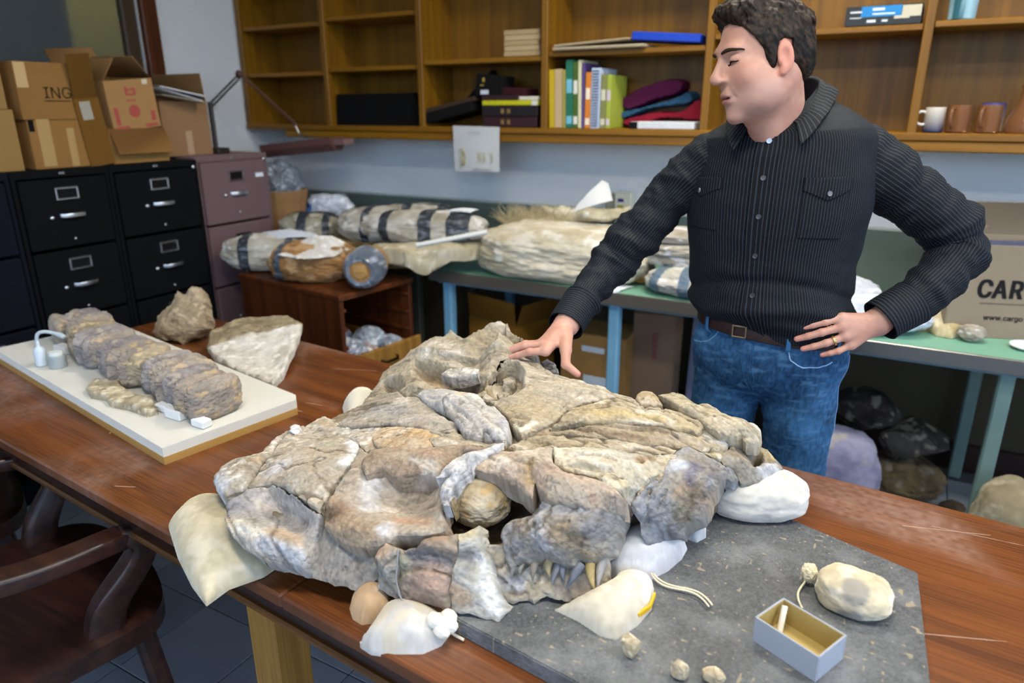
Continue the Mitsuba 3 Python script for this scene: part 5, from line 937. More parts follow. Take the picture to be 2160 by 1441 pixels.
# the rock matrix that holds the pieces
bone('matrix_slab', 20, [(-469,-405,91),(-473,-342,79),(-576,-178,-5),(-570,-69,-56),(-534,29,-77),(-571,139,-104),(-499,281,-71),(-313,375,-59),(-142,259,-62),(134,185,-31),(223,241,-63),(376,201,-76),(393,86,-75),(348,-54,-22),(313,-115,-32),(281,-149,-19),(239,-215,30),(206,-258,41),(81,-334,40),(52,-358,57),(-93,-423,83),(-182,-464,68),(-289,-487,85),(-400,-452,102)],
    [(-304,-299,80),(-249,-71,14),(-271,155,-39),(54,17,20),(215,-2,21),(-90,-283,75),(46,-167,65),(290,55,-10)], cols=('#8c7a5a', '#7a6a4e', '#5d4c34'), t=0.06, amp=0.006, seed=1, h=0.006, hollow=[([(-84,-268,74),(-82,-206,68),(-48,-168,60),(35,-176,65),(97,-208,71),(115,-237,66),(86,-269,52),(65,-293,49),(30,-319,63),(-11,-332,80),(-52,-315,81)], -0.07, 0.02), ([(-491,202,-78),(-390,203,-54),(-257,172,-42),(-219,106,-28),(-303,97,-32),(-448,149,-67)], -0.04, 0.016), ([(-242,166,-41),(-234,230,-57),(-176,232,-64),(-108,119,-29),(-153,71,-17)], -0.05, 0.012)])
# left rear pieces
bone('quadrate_knob', 20, [(-507,-414,108),(-534,-390,99),(-541,-367,93),(-539,-340,86),(-517,-321,83),(-505,-298,77),(-532,-254,55),(-545,-224,39),(-572,-174,10),(-550,-187,19),(-533,-219,37),(-499,-266,65),(-470,-301,85),(-444,-341,103),(-422,-379,116),(-403,-410,124),(-421,-428,123),(-430,-440,123),(-461,-437,118)], [(-464,-410,125),(-447,-383,123),(-456,-330,107)], cols=('#a89f8e', '#97886c', '#c3bfb8'), t=0.045, edge=0.022, seed=2,
    patches=[([(-495,-411,109),(-459,-425,117)], 0.02, '#a9adb4'), ((-461,-337,98), 0.02, '#a98a5e')])
bone('squamosal_slab', 20, [(-396,-412,129),(-412,-382,122),(-438,-341,107),(-460,-304,91),(-500,-258,64),(-539,-200,30),(-551,-149,3),(-501,-164,17),(-449,-162,24),(-379,-179,47),(-307,-210,78),(-276,-243,97),(-249,-289,116),(-240,-326,128),(-232,-354,135),(-222,-376,139),(-212,-407,138),(-210,-415,137),(-225,-413,139),(-262,-404,143),(-314,-397,141),(-351,-391,135),(-368,-402,133),(-383,-412,132)], [(-379,-309,118),(-349,-266,99),(-291,-363,150),(-272,-313,131)], cols=('#a79d8a', '#9c8c6e', '#8a6c48'), t=0.05, edge=0.01, seed=3,
    lines=[([(-285,-370,135),(-252,-350,130),(-251,-321,121)], -0.003, 0.003), ([(-556,-172,10),(-424,-193,40)], -0.004, 0.006)], patches=[((-376,-357,121), 0.03, '#aeb0b4'), ([(-335,-207,67),(-268,-253,99),(-257,-297,114)], 0.014, '#c9cdd4'), ((-556,-165,7), 0.012, '#d0d4d8')])
bone('plaster_nub', 20, [(-550,-183,27),(-567,-158,13),(-543,-163,18),(-509,-188,35),(-505,-207,45),(-527,-201,39)], (), cols=('#c3c7cc', '#aeb0b4', '#dfe2e4'), t=0.03, edge=0.006, seed=4)
bone('quadratojugal', 32, [(-390,-438,232),(-402,-423,227),(-402,-403,222),(-394,-388,219),(-374,-372,217),(-346,-357,218),(-310,-362,224),(-262,-371,228),(-223,-379,225),(-203,-382,223),(-197,-401,220),(-193,-418,216),(-187,-437,208),(-183,-460,199),(-185,-471,197),(-198,-475,200),(-223,-478,209),(-236,-484,213),(-261,-485,222),(-291,-482,230),(-323,-475,235),(-355,-462,237),(-377,-449,235)], [(-378,-409,220),(-358,-386,190),(-307,-384,179),(-250,-396,180),(-320,-445,238),(-261,-456,243),(-213,-457,231),(-192,-458,212),(-366,-435,221)], cols=('#8f8c8c', '#9b917f', '#a58c66'), t=0.045, edge=0.014, seed=5, streak=-0.5,
    patches=[([(-389,-412,219),(-316,-407,224),(-252,-404,220),(-215,-407,212)], 0.03, '#8a8788'), ([(-340,-452,228),(-310,-454,225),(-279,-455,220)], 0.016, '#c9c4b2'), ([(-271,-460,217),(-238,-461,206),(-202,-461,193)], 0.016, '#a9aeb8'), ((-389,-423,222), 0.025, '#75767e'), ([(-358,-386,217),(-332,-390,221)], 0.014, '#b8a894'), ([(-272,-434,220),(-215,-435,205)], 0.016, '#a98c66')])
bone('surangular_plate', 32, [(-221,-387,205),(-181,-399,199),(-142,-403,196),(-92,-391,196),(-77,-416,184),(-76,-431,167),(-88,-445,167),(-91,-460,165),(-103,-467,174),(-113,-466,178),(-138,-470,179),(-161,-470,178),(-183,-472,178),(-193,-462,180),(-201,-433,191),(-207,-413,199)], (), cols=('#8d857a', '#857a68', '#736450'), t=0.04, edge=0.008, seed=6, amp=0.003)
# central cheek piece with its hollow
bone('jugal', 26, [(-281,-221,120),(-242,-237,136),(-181,-269,155),(-147,-271,156),(-102,-259,155),(-62,-249,155),(-39,-272,159),(-12,-302,163),(-5,-321,168),(13,-336,170),(19,-354,175),(7,-374,185),(-10,-384,188),(-45,-391,181),(-52,-409,177),(-72,-420,175),(-90,-431,173),(-123,-433,174),(-154,-431,176),(-187,-419,183),(-197,-400,187),(-206,-366,186),(-222,-324,174),(-240,-278,154)], [(-112,-295,124),(-61,-305,130),(-114,-331,137),(-63,-341,145),(-150,-317,151),(-182,-312,174),(-176,-362,186),(-163,-405,189),(-112,-417,190),(-75,-403,184),(-79,-263,124),(-137,-355,167)], cols=('#a3957f', '#978468', '#84694a'), t=0.05, edge=0.012, seed=7, amp=0.006, streak=0.5,
    patches=[([(-186,-282,149),(-156,-325,160),(-136,-358,165)], 0.018, '#a9a8a8'), ([(-196,-388,172),(-137,-413,164),(-92,-406,163)], 0.03, '#9a7a4c'), ([(-76,-392,164),(-73,-382,165)], 0.016, '#b9bcc2'), ((-171,-393,169), 0.025, '#7a5a3c'), ([(-68,-354,161),(-20,-351,166)], 0.02, '#a87c58')])
bone('postorbital_bar', 20, [(-199,-310,146),(-217,-285,137),(-223,-265,129),(-219,-242,120),(-180,-229,122),(-127,-214,127),(-81,-193,124),(-41,-174,120),(-9,-167,120),(-11,-189,127),(-37,-214,132),(-47,-235,138),(-48,-267,144),(-50,-279,145),(-76,-283,145),(-99,-291,144),(-122,-307,145),(-155,-303,145),(-164,-310,147),(-176,-325,151)], [(-174,-295,156),(-128,-271,152),(-70,-247,154),(-34,-210,144)], cols=('#a08d70', '#93795a', '#6f5236'), t=0.05, edge=0.012, seed=8, amp=0.005, streak=-0.05, lines=[([(-194,-274,112),(-157,-235,104),(-98,-209,104)], -0.005, 0.005), ([(-245,-257,103),(-222,-287,115)], -0.008, 0.005)], patches=[([(-97,-241,111),(-80,-242,112)], 0.015, '#a88262'), ((-231,-272,110), 0.02, '#b09a7c')])
bone('suture_ridge', 20, [(2,-173,132),(14,-155,128),(18,-179,135),(1,-218,144),(1,-255,153),(-1,-281,156),(-3,-306,157),(3,-326,158),(17,-338,158),(6,-344,160),(-13,-324,159),(-22,-304,158),(-25,-282,156),(-39,-294,158),(-42,-272,155),(-39,-237,148),(-27,-207,139)], [(-4,-222,156),(-9,-274,168),(-1,-319,172)], cols=('#b3b2b2', '#a3a0a0', '#c9c8c6'), t=0.03, edge=0.008, seed=9, amp=0.003, f=40, jag=0.001)
bone('ochre_matrix', 20, [(4,-144,109),(19,-156,114),(-2,-204,124),(-2,-235,132),(0,-263,134),(-5,-292,136),(2,-321,138),(-9,-310,138),(-15,-285,137),(-15,-254,134),(-16,-223,129),(-7,-180,118)], (), cols=('#a38a4c', '#8f7640', '#6f5a30'), t=0.05, edge=0.005, seed=10, amp=0.008, f=60)
# upper left slabs
bone('parietal_slab', 20, [(-456,-139,18),(-487,-33,-22),(-463,0,-22),(-408,32,-8),(-361,5,10),(-321,2,22),(-269,-29,39),(-245,-40,47),(-214,-62,57),(-160,-88,72),(-135,-93,76),(-119,-129,89),(-132,-158,98),(-172,-145,89),(-228,-135,75),(-303,-123,54),(-341,-137,48),(-395,-144,36)], [(-379,-67,25),(-288,-71,52),(-205,-108,81)], cols=('#a49b8a', '#998c74', '#857560'), t=0.05, edge=0.012, seed=11, streak=0.25, patches=[([(-406,-63,-1),(-306,-74,29)], 0.03, '#8d8a86')])
bone('wedge_bone', 20, [(-536,-167,14),(-549,-123,-9),(-561,-76,-31),(-518,-94,-18),(-451,-123,8),(-415,-127,20),(-344,-123,37),(-283,-157,63),(-248,-213,90),(-258,-239,99),(-299,-218,83),(-374,-183,50),(-443,-167,27),(-495,-169,20)], [(-462,-142,18),(-313,-184,72)], cols=('#aea594', '#a18c66', '#c8c2b4'), t=0.04, edge=0.008, seed=12, patches=[([(-527,-115,-13),(-467,-141,9)], 0.014, '#a98e62'), ((-331,-134,41), 0.018, '#b9bcc0')])
bone('ochre_patch', 20, [(-320,-138,52),(-255,-122,63),(-201,-126,76),(-144,-143,90),(-117,-168,101),(-118,-190,108),(-152,-210,110),(-206,-223,104),(-245,-221,98),(-290,-193,79),(-321,-153,57)], (-198,-179,99), cols=('#b3a184', '#b5904f', '#a5763a'), t=0.04, edge=0.008, seed=13, amp=0.003, patches=[([(-202,-151,74),(-142,-157,85)], 0.035, '#bf9448'), ((-209,-160,76), 0.006, '#6a4a22')])
bone('palatine_strip', 20, [(-150,-173,103),(-134,-155,99),(-118,-130,92),(-92,-138,96),(-66,-140,99),(-34,-138,101),(-7,-131,102),(9,-146,108),(-1,-163,112),(-16,-162,110),(-45,-171,110),(-86,-189,114),(-101,-199,116),(-117,-195,114)], (), cols=('#a59c88', '#9c8c68', '#85704e'), t=0.04, edge=0.006, seed=14, streak=0.0)
bone('long_smooth_bone', 20, [(-319,-4,34),(-310,19,35),(-251,20,49),(-199,12,57),(-153,15,59),(-113,-15,67),(-93,-17,69),(-49,-52,83),(-14,-87,97),(2,-118,108),(4,-142,115),(-27,-150,114),(-56,-152,111),(-83,-150,109),(-123,-110,93),(-162,-81,80),(-212,-61,68),(-256,-41,54)], [(-205,-49,86),(-123,-79,103),(-58,-110,117),(-14,-128,127)], cols=('#aeaaa2', '#a3a09a', '#948a78'), t=0.05, edge=0.014, seed=15, amp=0.0032, streak=-0.62, lines=[([(-274,-18,24),(-174,-56,49),(-93,-105,71)], -0.004, 0.004), ([(-147,-24,43),(-56,-74,65)], -0.004, 0.005)], patches=[((-185,-8,36), 0.014, '#b89a6c'), ([(-41,-70,66),(-22,-105,78)], 0.012, '#8a8c96')])
# rear bone with its window
bone('occiput', 20, [(-493,-20,-33),(-517,25,-50),(-525,65,-58),(-556,130,-73),(-548,163,-67),(-506,188,-44),(-505,215,-42),(-480,257,-34),(-462,273,-29),(-430,265,-20),(-420,290,-19),(-386,277,-12),(-354,262,-5),(-333,287,-6),(-315,325,-10),(-297,356,-16),(-283,358,-18),(-257,335,-17),(-222,324,-24),(-183,305,-30),(-151,277,-30),(-145,226,-19),(-182,178,-2),(-202,135,11),(-182,80,21),(-136,17,37),(-173,40,30),(-218,32,29),(-272,40,21),(-331,39,8),(-342,18,6),(-366,7,1),(-413,34,-18),(-440,10,-24),(-466,-6,-29)],
    [(-236,256,40),(-311,244,12),(-403,223,-5),(-420,179,-6),(-448,127,-18),(-290,197,-16),(-263,287,-48),(-212,278,-24),(-448,93,-22),(-341,31,24),(-273,36,36),(-264,178,-10)], cols=('#a8997a', '#9a8a66', '#7c6a48'), t=0.07, edge=0.01, seed=16, amp=0.006, streak=0.35,
    hollow=[([(-441,151,-28),(-408,156,-18),(-338,143,-2),(-258,118,9),(-210,112,10),(-184,64,20),(-203,42,24),(-266,58,15),(-345,79,-2),(-405,107,-19)], -0.04, 0.016), ([(-506,88,-58),(-459,91,-40),(-408,52,-21),(-434,36,-29),(-472,45,-42)], -0.03, 0.01), ([(-318,272,-9),(-272,315,-16),(-236,286,-19),(-229,237,-11),(-272,207,-1),(-317,224,-4)], -0.022, 0.014)],
    lines=[([(-424,294,-26),(-340,285,-12),(-296,352,-21)], 0.012, 0.008), ([(-273,346,-23),(-251,287,-15),(-231,236,-11)], 0.016, 0.004), ([(-480,186,-39),(-385,191,-13),(-284,194,0)], 0.008, 0.008), ([(-408,168,-18),(-335,184,-3),(-266,186,1)], -0.008, 0.006)],
    patches=[([(-381,118,-11),(-270,84,12),(-212,77,17)], 0.025, '#a0824a'), ([(-422,131,-23),(-363,136,-7),(-300,130,4)], 0.016, '#6d5a3a'), ([(-200,58,20),(-197,94,13)], 0.02, '#7a6432'), ((-283,354,-23), 0.012, '#c9bda4'), ((-463,65,-41), 0.016, '#6a5a32'), ([(-287,244,-5),(-249,250,-9)], 0.02, '#86786a')])
bone('stapes_fragment', 20, [(-313,91,18),(-308,115,18),(-262,130,22),(-229,131,22),(-218,109,25),(-248,87,27),(-284,80,24)], (), cols=('#a39c90', '#8f8778', '#b3aca0'), t=0.03, edge=0.008, seed=17)
# skull roof
bone('frontal', 20, [(-149,14,47),(-131,14,48),(-101,-5,54),(-55,-40,68),(-12,-78,85),(23,-105,98),(31,-84,92),(51,-56,87),(58,-24,77),(54,18,63),(73,59,52),(89,70,50),(109,92,42),(125,120,32),(155,130,26),(148,136,24),(108,134,28),(84,150,23),(43,157,20),(6,168,14),(-24,174,9),(-58,181,3),(-92,201,-4),(-117,225,-10),(-144,229,-8),(-176,201,4),(-194,171,15),(-197,134,23),(-187,94,29),(-169,59,36)],
    [(-76,128,28),(2,26,65),(-23,-27,78),(30,81,52),(8,-63,93),(90,94,53)], cols=('#aa9f86', '#a39068', '#8a7448'), t=0.06, edge=0.01, seed=18, amp=0.004, streak=-0.25,
    hollow=[([(-195,119,8),(-202,145,3),(-186,173,-5),(-160,186,-13),(-130,163,-9),(-111,122,3),(-85,80,17),(-90,50,26),(-123,34,29),(-157,45,25)], -0.05, 0.009)],
    lines=[([(-81,175,-11),(-8,153,3),(73,126,17)], -0.004, 0.004), ([(-110,206,-21),(-48,183,-10)], 0.006, 0.006), ([(43,6,53),(38,47,40),(53,86,29)], -0.006, 0.003), ([(-202,135,5),(-192,176,-5),(-160,194,-15),(-128,164,-9)], 0.012, 0.006)],
    patches=[([(-16,-70,69),(12,-87,78),(24,-60,72)], 0.009, '#d6cfae'), ([(-195,144,3),(-169,165,-6)], 0.014, '#4a3e2a'), ([(-162,38,26),(-170,70,18)], 0.012, '#8d7434')])
bone('orbit_process', 20, [(-183,154,-18),(-180,178,-25),(-163,177,-26),(-141,144,-17),(-137,110,-7),(-133,78,2),(-142,65,6),(-156,79,1),(-158,108,-7)], (-142,122,9), cols=('#a79c86', '#968866', '#85784e'), t=0.04, edge=0.008, seed=19)
bone('blue_splinter', 20, [(-157,293,-68),(-149,313,-72),(-118,295,-67),(-90,256,-56),(-107,243,-54),(-133,263,-61)], (), cols=('#8f9196', '#9c9788', '#77797e'), t=0.05, edge=0.006, seed=20, f=60, amp=0.006)
bone('roof_slab', 20, [(55,-61,91),(63,-29,81),(58,13,68),(93,65,54),(128,114,36),(161,130,27),(190,104,34),(220,126,21),(259,127,16),(298,112,18),(317,101,19),(308,61,36),(267,44,48),(207,27,62),(160,1,76),(129,-18,83),(89,-40,88)], [(155,38,75),(245,56,59),(109,-16,94)], cols=('#b0a282', '#a5905f', '#8d7848'), t=0.05, edge=0.01, seed=21, amp=0.005, streak=-0.1, lines=[([(182,124,11),(203,66,31)], -0.006, 0.003), ([(212,137,2),(234,85,20),(263,113,6)], -0.006, 0.003), ([(93,11,57),(143,61,39),(210,97,18)], -0.004, 0.004)], patches=[([(115,9,58),(173,36,46),(242,59,30)], 0.012, '#a88f44')])
bone('roof_layer', 20, [(12,-97,85),(23,-73,80),(78,-22,71),(150,22,58),(198,49,43),(259,66,29),(301,82,17),(332,80,11),(347,56,13),(328,21,32),(298,2,47),(267,-12,57),(229,-34,70),(186,-41,78),(138,-62,88),(82,-69,86),(40,-87,86)], [(137,-37,88),(260,9,60)], cols=('#a99874', '#96815a', '#6f5836'), t=0.05, edge=0.008, seed=22, amp=0.006, streak=-0.08, lines=[([(49,-68,78),(119,-23,69),(195,7,55),(255,22,42)], -0.007, 0.005), ([(167,3,59),(270,34,36),(321,45,21)], 0.006, 0.005)], patches=[([(119,-45,77),(189,-27,68),(231,-16,59)], 0.012, '#705a40')])
bone('lower_layer', 20, [(6,-143,94),(16,-105,86),(36,-81,82),(78,-63,82),(135,-56,83),(183,-35,74),(227,-28,66),(296,8,43),(320,17,34),(299,-30,53),(275,-38,61),(227,-76,82),(164,-100,98),(94,-118,100),(39,-142,99)], (), cols=('#a3936e', '#97845c', '#7c683e'), t=0.05, edge=0.008, seed=23, amp=0.005, streak=-0.06, lines=[([(26,-139,94),(81,-107,93)], -0.005, 0.003)])
bone('pale_slab', 20, [(101,-127,116),(137,-119,117),(169,-108,114),(231,-83,99),(279,-49,78),(313,-30,65),(309,-76,75),(295,-100,84),(281,-128,93),(275,-154,97),(261,-177,109),(234,-180,125),(197,-189,135),(160,-194,137),(132,-183,133)], [(192,-155,140),(252,-136,123)], cols=('#b5ab90', '#a9986c', '#8a7a56'), t=0.05, edge=0.007, seed=24, amp=0.006, streak=-0.2, lines=[([(153,-147,110),(197,-135,104),(225,-139,99)], -0.008, 0.003), ([(211,-126,99),(250,-116,84),(258,-101,78)], -0.008, 0.004), ([(155,-180,117),(204,-172,111),(226,-164,104)], -0.008, 0.004)], patches=[([(102,-119,99),(128,-152,110)], 0.014, '#cfc8a6'), ([(252,-99,79),(264,-81,71)], 0.016, '#a3792f'), ([(216,-96,88),(262,-50,64)], 0.02, '#9a9a92')])
bone('premaxilla_plate', 20, [(-18,-230,133),(-17,-207,127),(2,-177,120),(52,-158,122),(105,-136,124),(129,-180,137),(159,-197,142),(199,-194,141),(232,-192,134),(260,-199,119),(270,-201,106),(248,-232,123),(223,-250,138),(187,-261,145),(154,-265,142),(135,-251,142),(117,-230,141),(129,-265,139),(122,-263,138),(90,-245,136),(37,-236,133),(6,-240,135)], [(46,-213,143),(112,-212,152),(204,-238,161),(150,-233,159),(254,-226,142)], cols=('#a69880', '#a0876a', '#8f6d50'), t=0.045, edge=0.012, seed=25, amp=0.004, streak=-0.4, lines=[([(89,-198,112),(116,-236,115)], -0.006, 0.004)], patches=[([(96,-202,113),(111,-237,114)], 0.012, '#9c7c3a'), ([(134,-211,119),(158,-205,120)], 0.03, '#9a7c66'), ([(-22,-196,103),(3,-169,98)], 0.02, '#b09a74')])
bone('orbit_floor', 20, [(-101,-241,39),(-100,-184,32),(-68,-147,25),(12,-155,28),(73,-183,34),(90,-209,31),(60,-239,20),(44,-267,16),(8,-294,29),(-33,-304,44),(-68,-290,46)], [(-29,-214,-18),(10,-188,-18)], cols=('#7a6a4c', '#6b5a3e', '#4d3f2a'), t=0.03, edge=0.004, seed=26, amp=0.004)
bp = (-0.592,0.926,0.895)
mb_ = lump((bp[0] - 0.008, bp[1] + 0.012, 0.882), (0.062, 0.052, 0.042), rotz(-12), amp=0.10, seed=27, sub=5, rough=0.03, e=0.85)
add('round_boulder', mb_, stone('#b0a690', '#8f8166', '#a48b60', 30, 4), 'mat_rough', sk, smooth=50)
# snout
bone('snout_block', 48, [(271,-131,169),(271,-116,168),(276,-89,152),(286,-59,128),(290,-23,100),(296,9,70),(306,31,44),(321,28,41),(345,23,33),(367,21,16),(381,17,3),(380,-3,19),(376,-27,41),(375,-44,49),(371,-57,57),(372,-71,58),(372,-83,58),(366,-98,63),(351,-116,71),(342,-127,74),(340,-137,72),(316,-151,86),(310,-159,90),(301,-171,101),(294,-169,114),(288,-160,126),(283,-145,143),(277,-138,158)], [(308,-104,147),(327,-40,117),(346,-85,112),(355,-35,95),(312,-138,125)], cols=('#7f8288', '#8c8678', '#67625e'), t=0.07, edge=0.014, seed=28, amp=0.008, f=32, streak=1.2, taper=0.05,
    lines=[([(287,-88,113),(296,-139,86)], -0.008, 0.003), ([(311,-80,88),(307,-114,85)], -0.006, 0.003), ([(301,-20,71),(333,-9,46),(359,-16,30)], 0.008, 0.008), ([(338,-88,63),(363,-62,41)], -0.01, 0.005)],
    patches=[([(281,-87,119),(299,-133,85)], 0.04, '#777c86'), ([(336,-76,67),(354,-58,50)], 0.03, '#94784e'), ([(311,-26,70),(326,-24,60)], 0.018, '#b3b8c4'), ([(338,0,35),(359,-4,21)], 0.025, '#6e635a'), ([(336,-18,50),(342,-51,60)], 0.012, '#5a5468'), ((342,-106,55), 0.02, '#8e8468')])
bone('snout_splinter', 35, [(373,24,-3),(383,29,-17),(397,19,-34),(392,4,-20),(379,-5,3),(370,-2,13)], (), cols=('#8b8d94', '#77756f', '#a3a7b0'), t=0.03, edge=0.006, seed=29)
bone('nasal_bar', 24, [(196,163,10),(211,189,-3),(230,198,-10),(258,180,-5),(279,167,-1),(299,172,-4),(342,160,-5),(381,163,-16),(392,168,-21),(406,158,-24),(412,139,-22),(412,118,-17),(406,101,-10),(394,94,-1),(383,105,2),(361,87,18),(344,76,29),(330,82,30),(310,97,27),(290,116,21),(260,124,20),(240,137,16),(223,153,11)], [(268,136,25),(341,109,29),(385,114,13)], cols=('#b3a585', '#a5925f', '#8d7a52'), t=0.035, edge=0.012, seed=30, amp=0.005, streak=-0.3, lines=[([(327,160,-32),(372,172,-49)], -0.006, 0.004), ([(239,188,-35),(306,167,-31)], 0.004, 0.006)], patches=[([(391,168,-56),(399,159,-58)], 0.016, '#a9adaf'), ([(266,186,-35),(299,191,-40)], 0.018, '#a98a38')])
bone('snout_tip', 35, [(359,34,5),(364,66,-17),(367,99,-39),(381,108,-52),(403,122,-73),(425,125,-90),(446,113,-101),(460,102,-108),(458,87,-105),(450,79,-98),(446,61,-94),(432,32,-79),(418,22,-63),(399,16,-35),(393,21,-29),(385,28,-19),(372,23,-1)], [(413,95,-110),(399,51,-22),(440,80,-71),(427,39,-61),(388,62,-18)], cols=('#8f8878', '#85765c', '#5f5140'), t=0.05, edge=0.012, seed=31, amp=0.006,
    hollow=[([(401,93,-69),(411,108,-82),(421,95,-87),(423,67,-86),(415,57,-76),(406,68,-67)], -0.02, 0.006)], lines=[([(421,111,-90),(422,83,-86),(419,62,-81)], 0.012, 0.005)], patches=[([(430,61,-91),(446,90,-105)], 0.016, '#a3a7ac'), ([(409,117,-83),(427,118,-96)], 0.016, '#b0954e'), ([(383,77,-46),(404,79,-68)], 0.02, '#7a684a')])
bone('nasal_knob', 20, [(158,128,30),(154,156,20),(164,178,11),(181,178,9),(196,162,13),(212,139,19),(206,111,31),(179,101,38)], (183,125,42), cols=('#b5a078', '#a58a56', '#8f7440'), t=0.04, edge=0.01, seed=32)
bone('snout_fill', 20, [(301,76,22),(313,114,6),(342,105,2),(360,82,1),(365,36,11),(347,16,28),(328,16,36),(339,45,23)], (), cols=('#a39160', '#8d8a7e', '#77652e'), t=0.05, edge=0.008, seed=33, amp=0.006, patches=[((352,83,-3), 0.014, '#8f939c')])
for k, (o_, cl_) in enumerate([([(272,-156,110),(278,-130,103),(286,-113,96),(296,-113,89),(291,-132,92),(282,-155,97),(275,-166,105)], ('#a98f5c', '#96804e', '#7a6434')), ([(288,-108,98),(295,-79,89),(304,-54,80),(312,-58,78),(305,-87,87),(299,-110,91)], ('#a08850', '#b09a68', '#7e6630')), ([(257,-164,120),(267,-151,110),(272,-164,104),(268,-179,107),(259,-183,119),(253,-178,125)], ('#a39a8a', '#8a7c64', '#b9b09c')), ([(219,-182,160),(232,-159,150),(256,-153,139),(265,-162,136),(259,-183,144),(242,-191,155)], ('#b9b08e', '#a89868', '#8d7c50'))]):
    bone('loose_chip', 25, o_, (), cols=cl_, t=0.03, edge=0.007, seed=34 + k, amp=0.005, f=40)
# upper jaw with teeth
bone('dentary', 44, [(67,-282,225),(80,-277,215),(97,-268,205),(112,-273,196),(139,-259,189),(197,-232,184),(250,-215,146),(258,-239,139),(262,-259,140),(261,-283,149),(249,-298,158),(228,-312,163),(212,-317,166),(196,-320,169),(182,-319,171),(176,-328,174),(169,-336,178),(160,-336,180),(153,-338,183),(141,-347,189),(127,-348,194),(113,-338,197),(100,-323,201),(86,-305,211)], (), cols=('#a59b88', '#968869', '#85734f'), t=0.04, edge=0.01, seed=40, amp=0.006, taper=0.06, patches=[([(114,-324,196),(135,-319,187)], 0.016, '#8e929a'), ([(215,-301,166),(248,-281,158)], 0.02, '#7d6b58'), ((91,-295,211), 0.02, '#a3926f')])
bone('maxilla', 52, [(98,-226,266),(98,-208,262),(108,-194,257),(132,-177,254),(135,-162,252),(148,-145,249),(164,-147,251),(197,-143,249),(224,-133,234),(252,-122,207),(265,-110,187),(266,-126,186),(264,-151,187),(264,-176,187),(262,-198,192),(250,-211,206),(239,-223,212),(225,-224,216),(219,-234,216),(201,-239,220),(192,-237,225),(179,-237,232),(171,-238,235),(167,-248,235),(154,-256,239),(145,-254,243),(139,-265,245),(132,-272,248),(127,-276,250),(116,-257,257),(107,-241,262)], [(193,-192,283),(148,-219,275),(229,-185,254),(253,-159,222),(210,-216,243),(190,-220,262)], cols=('#8d887e', '#877a64', '#685c4c'), t=0.06, edge=0.014, seed=41, amp=0.009, f=36, taper=0.05,
    lines=[([(167,-181,235),(178,-211,222),(177,-230,213)], 0.010, 0.012), ([(132,-194,235),(135,-232,228)], 0.006, 0.010), ([(194,-192,228),(225,-195,204),(218,-220,199)], -0.006, 0.010), ([(131,-166,233),(189,-158,232),(246,-140,187)], -0.003, 0.008)],
    patches=[([(131,-166,233),(174,-163,234),(213,-142,218)], 0.02, '#7c828e'), ([(164,-185,234),(176,-212,222)], 0.02, '#a3a4a8'), ([(197,-191,227),(222,-197,207)], 0.025, '#8d7448'), ([(106,-218,239),(126,-235,231)], 0.022, '#7d7c80'), ([(236,-168,199),(247,-147,185)], 0.022, '#6f7076')])
def fang(base, tip, r, col, lab=None):
    fw_ = np.array([0.25, -0.8, 0.55]) * 0.014; b_, t_ = np.array(base) + fw_, np.array(tip) + fw_; pts = [b_, b_ * 0.62 + t_ * 0.38 + np.array([0, -0.004, 0]), b_ * 0.25 + t_ * 0.75 + np.array([0, -0.003, 0]), t_]
    s = spline(pts, 12); add('tooth', tube(s, r * (1 - np.linspace(0, 1, 12) ** 1.5 * 0.9), 10), stone(*col, 60, 3), 'mat_satin', sk, smooth=50, label=lab)
for (a, b_, r, cc) in [(((-0.477,0.863,0.846)), ((-0.473,0.845,0.824)), 0.008, ('#6d6a68', '#8a8274')), (((-0.466,0.866,0.842)), ((-0.464,0.855,0.824)), 0.006, ('#77706a', '#938a78')), (((-0.447,0.874,0.842)), ((-0.441,0.857,0.82)), 0.007, ('#85796a', '#6f665c')), (((-0.432,0.894,0.842)), ((-0.42,0.874,0.826)), 0.0095, ('#97835c', '#a5946c')), (((-0.414,0.893,0.838)), ((-0.412,0.866,0.818)), 0.007, ('#56585c', '#6f7074')), (((-0.408,0.896,0.838)), ((-0.395,0.878,0.82)), 0.007, ('#4c5058', '#6c6f76')), (((-0.38,0.905,0.842)), ((-0.388,0.867,0.816)), 0.009, ('#43474f', '#5f636b')), (((-0.367,0.913,0.842)), ((-0.349,0.892,0.814)), 0.0085, ('#a18c58', '#8a7748')), (((-0.357,0.941,0.842)), ((-0.346,0.898,0.814)), 0.010, ('#77787c', '#8d8a80'))]:
    fang(a, b_, r, (cc[0], cc[1], None))
q = (-0.364,0.914,0.862)
add('tooth_socket', lump((q[0], q[1] + 0.004, 0.858), (0.013, 0.013, 0.016), amp=0.15, seed=5, sub=3), stone('#a08d6c', '#8a7656', None, 60, 2), 'mat_rough', sk, smooth=50)
